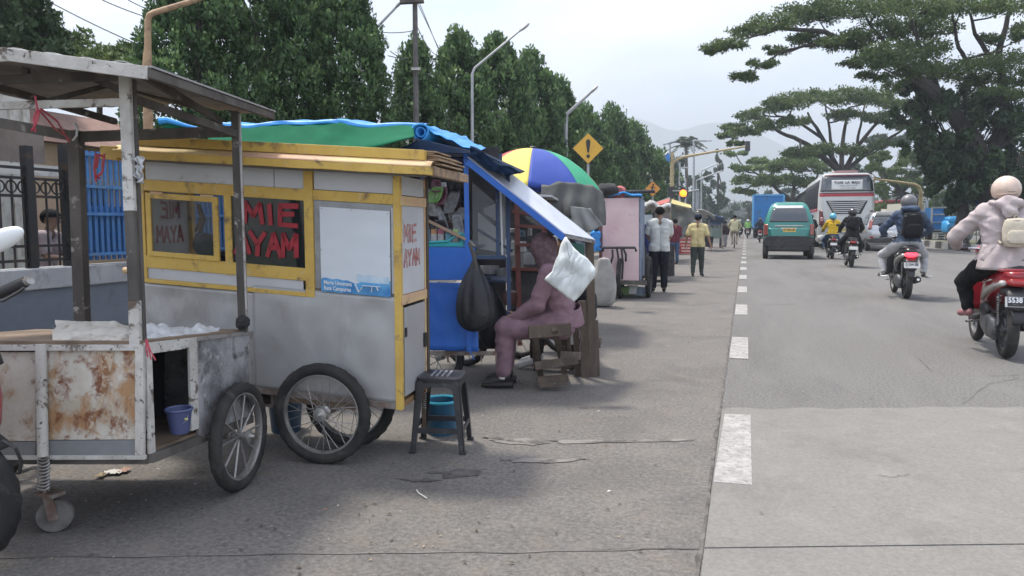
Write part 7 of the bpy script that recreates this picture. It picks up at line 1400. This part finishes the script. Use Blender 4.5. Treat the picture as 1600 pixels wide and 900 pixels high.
solo(MB().path([K(967, 302, 12.6), K(968, 300, 13.2), K(970, 299, 13.9)], [.10, .11, .10], 14).build('rolled_cloth', M('dull_red_cloth', (.33, .08, .075), .8, bump=.5, bsc=20), None, 'a'), 'rolled dull red cloth on top of the pink cart', 'cloth roll')
solo(MB().path([K(940, 301, 12.9), K(1022, 299, 13.4)], .03, 8).build('pole', m_blkpl, None, 'a'), 'dark horizontal pole resting over the pink cart', 'pole')
for i, (x, y, c, lab) in enumerate(((976, 450, (.10, .17, .06), 'green crate'), (988, 449, (.5, .5, .5), 'white tub'), (1000, 451, (.16, .22, .28), 'grey blue tub'))):
    p = K(x, y+4, 12.9); solo(MB().loft([(p.z-.06, p.x, p.y, .08, .10, 5), (p.z+.07, p.x, p.y, .095, .11, 5)], 18, 'z').build('tub' if i else 'crate', M('tub_%d' % i, c, .5), None, 'a'), lab+' slung under the pink cart', 'tub' if i else 'crate')
# ================================================================ STALLS FARTHER ALONG
s5 = thing('vendor_cart', 'stall with bunched grey white awning behind the pink cart', 'food cart', ground(1030, 435)); T = lambda x, y, d=17.: at(x, y, d)
pane4('end_panel', (T(1000, 420), T(1020, 420), T(1020, 336), T(1000, 335)), M('pale_blue_panel', (.36, .40, .42), .5), s5, .03); MB().bar(T(1021, 425), T(1021, 332), .06, up=FWD).build('corner_post', m_blkpl, s5); pane4('base', (T(998, 432), T(1042, 432), T(1042, 385), T(998, 385)), m_dkin, s5, .8)
MB().grid(lambda u, v: T(1000+48*u, 318+8*u+9*v+3*sin(u*12), 16.8+1.6*v)+V((0, 0, .12*sin(v*3.1)+.05*nz((u*8, v*4, 0), 1))), 30, 10).build('bunched_awning', M('grey_white_cloth', (.36, .36, .35), .8, col2=(.22, .22, .21), sc=9, bump=.5, bsc=12), s5, 'all', thick=.04)
for x in (1002, 1040): wheel(s5, ground(x, 431)+V((0, .3, .28)), (1, 0, 0), .28, .04, .03, m_tyre, m_steel, m_steel, 8, .008, (.04, .1), True)
# green canvas tent
m_olive = M('olive_canvas', (.085, .095, .08), .85, col2=(.12, .115, .105), sc=2, bump=.3, bsc=8)
tn = thing('market_tent', 'olive canvas tent with red and yellow ridge flaps', 'tent', ground(1055, 402)); Q = lambda x, y, d=25.: at(x, y, d)
pane4('roof_panel', (Q(1016, 328, 24), Q(1047, 322, 24), Q(1047, 309, 27), Q(1022, 318, 27)), m_olive, tn, .03); 
MB().grid(lambda u, v: Q(1046, 312, 24.5).lerp(Q(1096, 336, 25.5), u).lerp(Q(1056, 378, 24).lerp(Q(1088, 356, 25), u), v)+FWD*.2*nz((u*3, v*3, 0), 1), 16, 12).build('side_sheet', m_olive, tn, 'all', thick=.02)
MB().grid(lambda u, v: Q(1016, 326, 24.2).lerp(Q(1046, 313, 24.4), u).lerp(Q(1024, 334, 24.1).lerp(Q(1050, 378, 24.1), u), v)+FWD*.15*nz((u*3, v*3, 5), 1), 14, 10).build('side_sheet', M('brown_grey_canvas', (.17, .145, .135), .85, bump=.3, bsc=8), tn, 'all', thick=.02)
pane4('ridge_flap', (Q(1018, 325, 24), Q(1046, 316, 24), Q(1046, 311, 24.3), Q(1022, 318, 24.3)), M('faded_red_canvas', (.42, .10, .09), .8), tn, .02); pane4('ridge_flap', (Q(1048, 318, 24.2), Q(1080, 326, 24.6), Q(1079, 321, 24.9), Q(1050, 312, 24.5)), M('pale_yellow_canvas', (.52, .44, .20), .8), tn, .02)
for x in (1024, 1056, 1090): MB().bar(Q(x, 330, 25.5), ground(x, 405), .05, up=FWD).build('tent_pole', m_steel, tn)
m_crt = M('red_crate_plastic', (.42, .05, .05), .5, dirt=(.55, .3, .28), dsc=6)
for i, (x, y, d, w_, h_) in enumerate(((1071, 390, 31, 22, 12), (1071, 375, 31, 20, 14), (1060, 388, 31.5, 8, 10))):
    cr = thing('crate', ['lower red crate below the olive tent', 'upper red crate stacked below the olive tent', 'small red crate at the left of the stack'][i], 'crate', at(x, y+h_/2, d)); p = at(x, y, d); W_, H_ = w_/FOC*d, h_/FOC*d
    for z in (-.4, 0, .4): MB().box(p+V((0, 0, z*H_)), (W_, .5, H_*.22)).build('slat', m_crt, cr)
    for sx in (-1, 1): MB().box(p+V((sx*W_*.47, -.255, 0)), (.06, .02, H_)).build('corner', m_crt, cr)
solo(MB().box(ground(1040, 432)+V((0, 0, .16)), (.05, .4, .32), Matrix.Rotation(R(15), 3, 'Z')).build('red_stool', M('red_stool_plastic', (.5, .06, .05), .4), None, bev=.01), 'red plastic stool edge showing beside the man in white', 'stool')
for i, (x, y, r_) in enumerate(((1064, 357, 9), (1080, 352, 8), (1074, 362, 10))): solo(MB().ell(at(x, y, 27), (r_/FOC*27, .2, r_/FOC*27*.8), fn=lambda q: 1+.3*nz(q, 3, i)).build('goods_heap', [m_dkin, M('pinkish_goods', (.3, .2, .2), .8), m_dkin][i], None, 'all'), ['dark heap of goods left under the tent', 'pinkish heap of goods right under the tent', 'dark low heap of goods at the tent middle'][i], 'goods')
s6 = thing('market_stall', 'distant stall under a white and blue awning', 'market stall', ground(1108, 389)); X = lambda x, y, d=35.: at(x, y, d)
MB().grid(lambda u, v: X(1087+30*u, 327+10*u*u+(12-3*u)*v, 34+3*v)+FWD*.2*nz((u*4, v*4, 0), 1), 14, 8).build('white_awning', M('white_canvas', (.42, .43, .43), .8, col2=(.33, .34, .35), sc=1), s6, 'all', thick=.04)
MB().grid(lambda u, v: X(1106+26*u, 333+8*u+(15-6*u)*v, 35+2*v)+FWD*.2*nz((u*4, v*4, 7), 1), 12, 8).build('blue_awning', M('slate_blue_canvas', (.06, .11, .22), .8), s6, 'all', thick=.04)
for x in (1092, 1108, 1128): MB().bar(X(x, 338, 36), ground(x, 388), .05, up=FWD).build('pole', m_steel, s6)
MB().bar(X(1088, 376, 36), X(1112, 378, 36), .5, .5).build('counter', m_dkin, s6)
c7 = thing('vendor_cart', 'small grey green cart with white lower box beyond the yellow shirted man', 'food cart', ground(1116, 387)); Z = lambda x, y, d=39.: at(x, y, d)
MB().bar(Z(1109, 364, 39.6), Z(1124, 364, 39.6), .9, .55).build('upper_box', M('grey_green_box', (.13, .17, .15), .5), c7); MB().bar(Z(1109, 376, 39.6), Z(1121, 376, 39.6), .8, .25).build('lower_box', M('cream_box', (.45, .44, .40), .5), c7); MB().bar(Z(1108, 350, 39.6), Z(1125, 350, 39.6), .9, .06).build('roof', M('slate_blue_canvas'), c7)
for x in (1109, 1116, 1124): MB().bar(Z(x, 350, 39.6), Z(x, 358, 39.6), .05, up=FWD).build('post', m_steel, c7)
for x in (1111, 1125): wheel(c7, ground(x, 387)+V((0, .2, .30)), (1, 0, 0), .30, .04, .03, m_tyre, m_steel, m_steel, 8, .01, (.04, .1), True)
# ================================================================ SIGNS, SIGNALS, LAMPS, WIRES
m_gal = M('galvanised_pole', (.36, .37, .38), .5, .4, col2=(.28, .29, .30), sc=3); m_ypole = M('yellowed_pole_paint', (.42, .34, .18), .55, col2=(.33, .25, .13), sc=4, dirt=(.22, .15, .09), dsc=5, bump=.15); m_tanp = M('rusty_tan_pipe', (.36, .24, .13), .7, col2=(.26, .16, .09), sc=6, dirt=(.13, .08, .05), dsc=7, bump=.4)
m_sgy = M('sign_yellow', (.62, .35, .03), .5, dirt=(.50, .28, .04), dsc=3); m_sgo = M('sign_orange', (.58, .24, .035), .5); m_sgk = M('sign_black', (.02, .018, .018), .5); m_conc_p = M('concrete_pole', (.12, .112, .108), .85, col2=(.08, .075, .07), sc=5, bump=.3)
def diamond(name, label, cx, cy, half, d, mat, fn, bend=0):
    g_ = at(cx, 350, d); t = thing(name, label, 'road sign', (g_.x, g_.y, .06)); c = at(cx, cy, d); h = half/FOC*d
    P4_ = lambda k, o: [c+RGT*(h*k)+FWD*o, c+UPV*(h*k)+FWD*o, c-RGT*(h*k)+FWD*o, c-UPV*(h*k)+FWD*o]
    MB().prism(P4_(1.0, .0), FWD*.012).build('border', m_sgk, t, bev=.004); MB().prism(P4_(.955, -.004), FWD*.006).build('panel', mat, t)
    s_ = h/25.; q = lambda x, y: c+RGT*(x*s_)+UPV*(y*s_)-FWD*.012; fn(q, t); MB().path([(g_.x, g_.y, 0.), at(cx, cy-half*.7, d+.06)], .03, 10).build('pole', m_gal, t, 'a'); return t
def excl(q, t):
    o_ = [(-3.6, 10), (-2.6, 13.2), (0, 14.6), (2.6, 13.2), (3.6, 10), (2.6, 2), (1.2, -6), (0, -7.2), (-1.2, -6), (-2.6, 2)]; MB().prism([q(x, y) for x, y in o_], FWD*.006).build('exclamation_mark', m_sgk, t)
    MB().prism([q(2.9*cos(a), -12.2+2.9*sin(a)) for a in [2*pi*i/16 for i in range(16)]], FWD*.006).build('exclamation_dot', m_sgk, t)
diamond('warning_sign', 'yellow diamond sign with a black exclamation mark', 919, 232, 25, 17, m_sgy, excl)
def walk_(q, t):
    for a, b, w_ in (((0, 9), (-2, -1), 4.6), ((-2, -1), (5, -9), 3.0), ((-2, -1), (-8, -9), 3.0), ((1, 7), (8, 1), 2.2), ((0, 7), (-7, 4), 2.2), ((-12, -13), (12, -13), 1.6)): MB().bar(q(*a), q(*b), .005, w_*(q(1, 0)-q(0, 0)).length, up=FWD.cross(q(*b)-q(*a))).build('figure_stroke', m_sgk, t)
    MB().prism([q(1.5+3*cos(a), 13+3*sin(a)) for a in [2*pi*i/12 for i in range(12)]], FWD*.005).build('figure_head', m_sgk, t)
diamond('crossing_sign', 'small orange diamond sign with a walking figure', 1020, 295, 12.5, 26, m_sgo, walk_)
def lamp(name, label, base, pts, rad, mat, hp=None, group=None, headlen=.7, hw=.13):
    t = thing(name, label, 'street lamp', base, group); pp = [V(base)]+[V(p) for p in pts]; n = len(pp)
    MB().path([pp[0]]+pp[1:-1]+[pp[-1]], [rad*(1-.45*i/n) for i in range(n)], 10).build('pole', mat, t, 'a'); e = pp[-1]; dd = (pp[-1]-pp[-2]).normalized()
    x_, y_ = basis(dd); rings = [[e+dd*headlen*s_+(x_*cos(a)*hw*w_+y_*sin(a)*hw*.5*w_) for a in [2*pi*i/14 for i in range(14)]] for s_, w_ in ((-.1, .25), (0, .6), (.35, 1.), (.8, .95), (1., .45))]
    MB().rings(rings).build('lamp_head', m_gal, t, 'a'); return t
d = 16.5; g_ = at(738, 350, d); lamp('street_lamp', 'nearest grey street lamp with long slanting arm over the left trees', (g_.x, g_.y, .06), [at(738, 200, d), at(738, 115, d), at(742, 106, d), at(812, 48, d+.5)], .036, m_gal, headlen=.30, hw=.09)
d = 29.; g_ = at(884, 350, d); lamp('street_lamp', 'second street lamp whose arm tip shows above the conifers', (g_.x, g_.y, .06), [at(884, 200, d), at(886, 178, d), at(921, 146, d)], .085, m_gal, headlen=.42, hw=.13)
d = 19.; g_ = at(584, 350, d); lamp('street_lamp', 'street lamp with arm reaching past the utility pole at the top', (g_.x, g_.y, .06), [at(584, 120, d), at(586, 46, d), at(618, 12, d)], .05, m_gal, headlen=.26, hw=.08)
# utility pole with cross piece and cables
d = 15.; g_ = at(650, 350, d); up_l = thing('utility_pole', 'grey concrete utility pole with dark crosspiece at the top of the picture', 'utility pole', (g_.x, g_.y, .06)); MB().path([(g_.x, g_.y, .06), at(650, 150, d), at(648, -30, d)], [.08, .055, .048], 12).build('pole', m_conc_p, up_l, 'a')
MB().bar(at(625, 2, d-.15), at(662, 0, d-.15), .12, .10).build('crosspiece', m_dkw, up_l); MB().bar(at(643, 108, d-.12), at(657, 108, d-.12), .08, .05).build('clamp', m_steel, up_l)
for x in (630, 640, 657): MB().lathe(at(x, -4, d-.15), (0, 0, 1), [(.03, 0), (.05, .03), (.03, .06), (.05, .09), (.03, .12)], 10).build('insulator', m_rbw, up_l, 'a')
d = 26.; g_ = at(703, 350, d); u2 = thing('utility_pole', 'slim dark pole top poking out of the conifers right of the utility pole', 'utility pole', (g_.x, g_.y, .06)); MB().path([(g_.x, g_.y, .06), at(703, 58, d-2)], [.11, .08], 10).build('pole', m_conc_p, u2, 'a'); MB().ell(at(703, 60, d-2), (.09, .09, .14)).build('pole_cap', m_dkw, u2, 'a')
m_cable = M('black_cable', (.02, .02, .022), .6)
def cable(lab, a, b, sag, r=.012, n=14):
    a, b = at(*a), at(*b); return solo(MB().path([a.lerp(b, i/n)-V((0, 0, sag*4*(i/n)*(1-i/n))) for i in range(n+1)], r, 5).build('cable', m_cable, None, 'a'), lab, 'cable')
for i, (a, b, s_, lab) in enumerate((((652, 4, 19), (690, 85, 25), .0, 'steep stay cable running down right from the pole top'), ((656, 6, 19), (687, 82, 25.2), .0, 'second stay cable just beside the steep one'), ((560, 42, 18), (650, 47, 19), .1, 'short cable meeting the utility pole from the left'), ((652, 42, 19), (694, 88, 25), .25, 'curved cable from the pole to the conifers on the right'), ((610, 80, 17), (650, 88, 19), .1, 'low cable crossing the gap left of the pole'), ((606, 87, 17), (700, 87, 24), .12, 'lowest cable crossing both sides of the pole'),
    ((655, 165, 19), (700, 146, 22), .22, 'drooping cable end in front of the conifers'), ((72, 0, 12), (236, 78, 13), .03, 'lower black cable crossing the sky at upper left'), ((160, 0, 13), (240, 30, 14), .02, 'middle black cable at upper left'), ((200, 0, 14), (248, 22, 15), .01, 'upper black cable at upper left'), ((236, 78, 13), (330, 118, 14), .05, 'continuation of the lower cable behind the bent pipe'))):
    cable(lab, a, b, s_, .010 if i < 7 else .009)
# bent tan mast upper left
d = 8.2; g_ = at(231, 350, d); bm = thing('bent_pipe_mast', 'rusty tan pipe mast bent over toward the right at upper left', 'mast', (g_.x, g_.y, .06))
MB().path([(g_.x, g_.y, .06), at(230, 104, d), at(231, 70, d), at(231, 32, d), at(233, 24, d), at(240, 20, d+.05), at(300, 2, d+.3), at(420, -40, d+.8)], [.055, .050, .036, .034, .033, .032, .030, .027], 12).build('pipe', m_tanp, bm, 'a'); MB().path([at(230, 108, d), at(230, 82, d)], [.052, .040], 12).build('sleeve', m_tanp, bm, 'a')
# traffic signal masts
d = 62.; g_ = at(1050, 350, d); ts = thing('traffic_signal', 'yellow traffic signal mast with long curved arm and lit amber lamp', 'traffic light', (g_.x, g_.y, .06)); Y_ = lambda x, y, e=0.: at(x, y, d+e)
MB().path([(g_.x, g_.y, .06), Y_(1050, 300), Y_(1050, 238)], [.20, .17, .14], 12).build('mast', m_ypole, ts, 'a'); MB().path([Y_(1050, 262), Y_(1052, 254), Y_(1058, 249), Y_(1070, 245), Y_(1110, 238), Y_(1165, 229)], [.13, .13, .12, .11, .09, .07], 10).build('arm', m_ypole, ts, 'a')
MB().bar(Y_(1168, 236), Y_(1168, 221), .34, .3, up=FWD).build('signal_box', m_blkpl, ts); MB().bar(Y_(1048, 310), Y_(1048, 292), .5, .4, up=FWD).build('signal_box', m_blkpl, ts)
sb = MB().bar(Y_(1067, 311, -2), Y_(1067, 293, -2), .36, .3, up=FWD).build('signal_box', m_blkpl, ts); MB().lathe(Y_(1067.5, 302, -2.2), -FWD, [(.001, 0), (.24, 0), (.28, .02), (.20, .08), (.001, .10)], 20).build('amber_lamp', M('amber_lamp_lit', (1., .17, .01), .3, emit=2.2), ts, 'a')
MB().bar(Y_(1050, 298), Y_(1066, 298, -2), .10).build('bracket', m_gal, ts); MB().bar(Y_(1043, 252), Y_(1043, 240), .35, .2, up=FWD).build('blue_control_box', M('control_blue', (.04, .2, .5), .5), ts)
MB().path([Y_(1047, 240), Y_(1047, 225)], .07, 8).build('panel_post', m_gal, ts, 'a'); MB().hexa(Y_(1036, 226), Y_(1057, 220), Y_(1057, 218, 1), Y_(1036, 224, 1), Y_(1036, 227.2), Y_(1057, 221.2), Y_(1057, 219.2, 1), Y_(1036, 225.2, 1)).build('solar_panel', M('solar_panel', (.03, .035, .05), .2), ts); MB().hexa(Y_(1056, 246), Y_(1070, 243), Y_(1070, 241, 1), Y_(1056, 244, 1), Y_(1056, 247, 0), Y_(1070, 244, 0), Y_(1070, 242, 1), Y_(1056, 245, 1)).build('solar_panel', M('solar_panel'), ts)
for (x, y0, tip, dd, lab) in ((1084, 219, [(1084, 220), (1105, 220)], 80, 'tall thin grey lamp post with short square arm'), (1062, 250, [(1062, 262), (1070, 262)], 95, 'far thin lamp post with horizontal head left of the tall one'), (1091, 297, [(1091, 297), (1084, 298)], 70, 'short white pole right of the amber signal lamp'), (1071, 275, [(1071, 280), (1066, 281)], 105, 'faint far lamp post behind the amber signal')):
    g_ = at(x, 350, dd); lamp('street_lamp', lab, (g_.x, g_.y, .06), [at(x, y0+4, dd)]+[at(a, b, dd) for a, b in tip], .13, m_gal, headlen=.5, hw=.14)
for (x0, y0, x1, y1, dd, lab) in ((1096, 267, 1116, 258, 90, 'upper far white lamp arm among the blue grey trees'), (1088, 282, 1120, 270, 80, 'lower far white lamp arm among the blue grey trees'), (1018, 262, 1036, 245, 60, 'white lamp arm emerging from the last conifers')):
    g_ = at(x0, 350, dd); lamp('street_lamp', lab, (g_.x, g_.y, .06), [at(x0, y0+6, dd), at(x0, y0, dd), at(x1, y1, dd)], .11, m_gal, headlen=.6, hw=.14)
d = 46.; g_ = at(1439, 350, d); yp = thing('signal_mast', 'yellow painted mast on the median with a long arm pointing left', 'mast', (g_.x, g_.y, .22)); MB().path([(g_.x, g_.y, .22), at(1439, 300, d), at(1436, 292, d), at(1428, 288, d), at(1400, 284, d), at(1367, 280, d)], [.12, .11, .10, .09, .08, .06], 10).build('pole', m_ypole, yp, 'a'); MB().path([at(1366, 276, d), at(1366, 286, d)], .05, 8).build('end_bracket', m_ypole, yp, 'a')
d = 52.; g_ = at(1449, 350, d); lamp('street_lamp', 'white headed lamp above the yellow mast on the median', (g_.x, g_.y, .22), [at(1449, 275, d), at(1447, 268, d), at(1420, 264, d)], .09, m_gal, headlen=.5, hw=.14)
# blue covered motor tricycle, blue flag cloth and pale goods on the median
g_ = at(1490, 350, 47); tk = thing('motor_tricycle', 'bright blue covered tricycle parked on the median', 'tricycle', (g_.x, g_.y, .22), rz=0.)
MB().loft([(0, 0, .75, .36, .30, 4), (.2, 0, .85, .42, .42, 4), (1.2, 0, .85, .42, .42, 4)], 20).build('cargo_body', M('sky_blue_paint', (.04, .30, .62), .4), tk, 'a'); MB().loft([(.0, .0, 1.25, .26, .12, 2.5), (.1, 0, 1.35, .3, .16, 2.5), (1.0, 0, 1.35, .3, .14, 2.5)], 16).build('canopy', M('sky_blue_paint'), tk, 'a')
for x in (-.36, .36): wheel(tk, (x, .2, .27), (1, 0, 0), .27, .04, .04, m_tyre, m_steel, m_steel, 8, .01, (.04, .1), True)
wheel(tk, (0, -.05, .62), (0, 1, 0), .27, .05, .04, m_tyre, m_steel, m_steel, 8, .01, (.04, .08), True, name='spare_wheel')
g_ = at(1527, 350, 39); fl = thing('cloth_banner', 'small blue cloth banner with white lower edge beside the dark tree', 'banner', (g_.x, g_.y, .22)); MB().path([(g_.x, g_.y, .22), at(1527, 288, 39)], .025, 6).build('stick', m_steel, fl, 'a')
MB().grid(lambda u, v: at(1536-18*v*(1-u)-8*u, 290+26*v+6*u, 39)+FWD*.05*nz((u*3, v*3, 0), 1), 8, 8).build('blue_cloth', M('royal_blue_cloth', (.04, .09, .38), .8), fl, 'all', thick=.02); MB().grid(lambda u, v: at(1520+16*u, 318+10*v, 39.1), 6, 4).build('white_cloth', m_aluw, fl, 'all', thick=.02)
for i, (x, y, s_) in enumerate(((1512, 340, .5), (1546, 345, .6), (1500, 352, .35))): p = at(x, y, 43); solo(MB().ell((p.x, p.y, .22+s_), (s_*.6, s_*.6, s_), fn=lambda q: 1+.2*nz(q, 2.5, i)).build('wrapped_goods', M('pale_goods', (.30, .34, .36), .7, col2=(.10, .14, .17), sc=4), None, 'all'), ['pale wrapped goods below the blue banner', 'tallest pale wrapped goods right of the banner', 'lowest pale wrapped goods by the tricycle'][i], 'goods')
# ================================================================ LITTER, STAINS, LEAVES on the road
m_lit = [M('litter_white', (.5, .49, .46), .8), M('litter_leaf', (.07, .055, .035), .9), M('litter_tan', (.26, .21, .14), .9), M('litter_orange', (.5, .2, .05), .8)]
rn = random.Random(12)
for k in range(4):
    mb = MB(); n = (110, 520, 200, 6)[k]
    for i in range(n):
        x, y = (rn.uniform(-4.8, -.3), rn.uniform(1.8, 3)**rn.choice((1, 1, 1.6, 2.3))) if rn.random() < .72 else (rn.uniform(-.1, 5), rn.uniform(2, 16)); s_ = rn.uniform(.003, .013)*(.8 if k != 1 else 1); a = rn.random()*6.3; z = .011 if (x > -.12 and y < 5.3) else .004
        p = [V((x+cos(a+t_)*s_*q_, y+sin(a+t_)*s_*q_, z+rn.uniform(.001, .006))) for t_, q_ in ((0, 1.3), (1.6, .5), (3.1, 1.2), (4.6, .55))]; mb.quad(*p)
    o = mb.build('road_litter', m_lit[k], None); o['kind'] = 'stuff'
solo(MB().path([ground(651, 768)+V((0, 0, .008)), ground(654, 774)+V((0, 0, .012)), ground(667, 781)+V((0, 0, .008))], .003, 6).build('twig', m_lit[0], None, 'a'), 'bent pale twig lying on the road before the black stool', 'twig')
for i, (x, y, w_) in enumerate(((178, 741, 30), (195, 738, 16), (158, 746, 14))):
    p = ground(x, y); o = MB().grid(lambda u, v: p+RGT*((u-.5)*w_*.0028)+Fh*((v-.5)*.06)+V((0, 0, .012+.016*abs(nz((u*4, v*4, i), 1)))), 12, 8).build('paper_scrap', [m_lit[0], M('litter_reddish', (.32, .2, .16), .8), m_lit[2]][i], None, 'all'); solo(o, ['largest white paper scrap under the rusty cart', 'reddish paper scrap under the rusty cart', 'small tan paper scrap under the rusty cart'][i], 'litter')
# damp stains and cracks as thin sheets
def stain(name, pts, mat, z=.0035, jag=.02, kind='structure'):
    c = V((sum(p[0] for p in pts)/len(pts), sum(p[1] for p in pts)/len(pts))); out_ = []
    for i in range(len(pts)):
        a, b = pts[i], pts[(i+1) % len(pts)]
        for k in range(6): t_ = k/6; x = a[0]+(b[0]-a[0])*t_; y = a[1]+(b[1]-a[1])*t_; g = ground(x, y); out_.append(V((g.x+nz((x*.2, y*.2, 0), 1)*jag, g.y+nz((x*.2, y*.2, 5), 1)*jag, z)))
    o = MB().add(out_, [tuple(range(len(out_)))]).build(name, mat, None); o['kind'] = kind; return o
m_wet = M('damp_asphalt', (.055, .05, .047), .6, col2=(.10, .094, .09), sc=14, lo=.4, hi=.6, alpha=1, bump=.4, bsc=120); m_dk2 = M('oily_stain', (.085, .077, .070), .9, col2=(.20, .185, .17), sc=7, lo=.42, hi=.55, bump=.4, bsc=120)
stain('damp_stain', [(690, 740), (715, 733), (750, 735), (752, 742), (720, 746), (695, 747)], m_wet, jag=.03)
stain('damp_stain', [(668, 738), (690, 736), (700, 739), (672, 741)], m_wet, .0036, .01); stain('damp_stain', [(616, 748), (660, 749), (690, 750), (650, 753)], m_wet, .0037, .02); stain('damp_stain', [(640, 750), (668, 748), (690, 751), (662, 754)], m_wet, .0038, .01)
stain('damp_stain', [(750, 683), (820, 686), (860, 692), (830, 697), (770, 690)], m_dk2, .0036, .04); stain('damp_stain', [(855, 688), (960, 688), (1075, 686), (1082, 689), (950, 693), (880, 694)], m_dk2, .0039, .03); stain('damp_stain', [(780, 718), (870, 716), (930, 718), (860, 724), (800, 723)], m_dk2, .0041, .04)
def crack(pts, w_=.008, z=.0045, nm='crack'):
    mb = MB(); P_ = []
    for (a, b) in zip(pts, pts[1:]):
        for k in range(8): t_ = k/8; g = ground(a[0]+(b[0]-a[0])*t_, a[1]+(b[1]-a[1])*t_); P_.append(V((g.x+.012*nz((a[0]+t_*9, b[1], 0), 1), g.y+.02*nz((a[0]+t_*9, b[1], 7), 1), z)))
    for i in range(len(P_)-1):
        q = w_*(.4+.8*abs(nz((i*.7, pts[0][0], 0), 1))); s_ = V((0, q, 0)) if abs((P_[i+1]-P_[i]).x) > abs((P_[i+1]-P_[i]).y)*.3 else V((q, 0, 0)); mb.quad(P_[i]-s_, P_[i]+s_, P_[i+1]+s_, P_[i+1]-s_)
    o = mb.build(nm, m_joint, None); o['kind'] = 'structure'
crack([(1188, 477), (1220, 476), (1250, 475)], .02); crack([(1500, 635), (1545, 600), (1600, 590)], .006); crack([(1545, 588), (1600, 586)], .008); crack([(1435, 560), (1455, 580), (1485, 587)], .005); crack([(1050, 692), (1095, 686)], .006); crack([(1110, 520), (1145, 518)], .01); crack([(1370, 745), (1395, 748), (1425, 742)], .004, .0105)
crack([(560, 795), (640, 770), (700, 760)], .003); crack([(900, 860), (1000, 858), (1100, 859)], .004, .0046)
# ================================================================ haze
HAZE_D = .0009
hb = MB().box((0, 1500, 0), (5000, 3400, 2)).build('haze', M('haze_air'))
HZ = M('haze_air'); t_ = HZ.node_tree; t_.nodes.clear(); oo = t_.nodes.new('ShaderNodeOutputMaterial'); pv = t_.nodes.new('ShaderNodeVolumePrincipled')
pv.inputs['Color'].default_value = (.80, .89, 1, 1); pv.inputs['Density'].default_value = HAZE_D; pv.inputs['Anisotropy'].default_value = .1; t_.links.new(pv.outputs[0], oo.inputs['Volume'])
me = hb.data; zs = [-1.5, 420]
for v in me.vertices: v.co = V((-2400 if v.co.x < 0 else 2400, -60 if v.co.y < 1500 else 3300, zs[0] if v.co.z < 0 else zs[1]))
hb['kind'] = 'stuff'
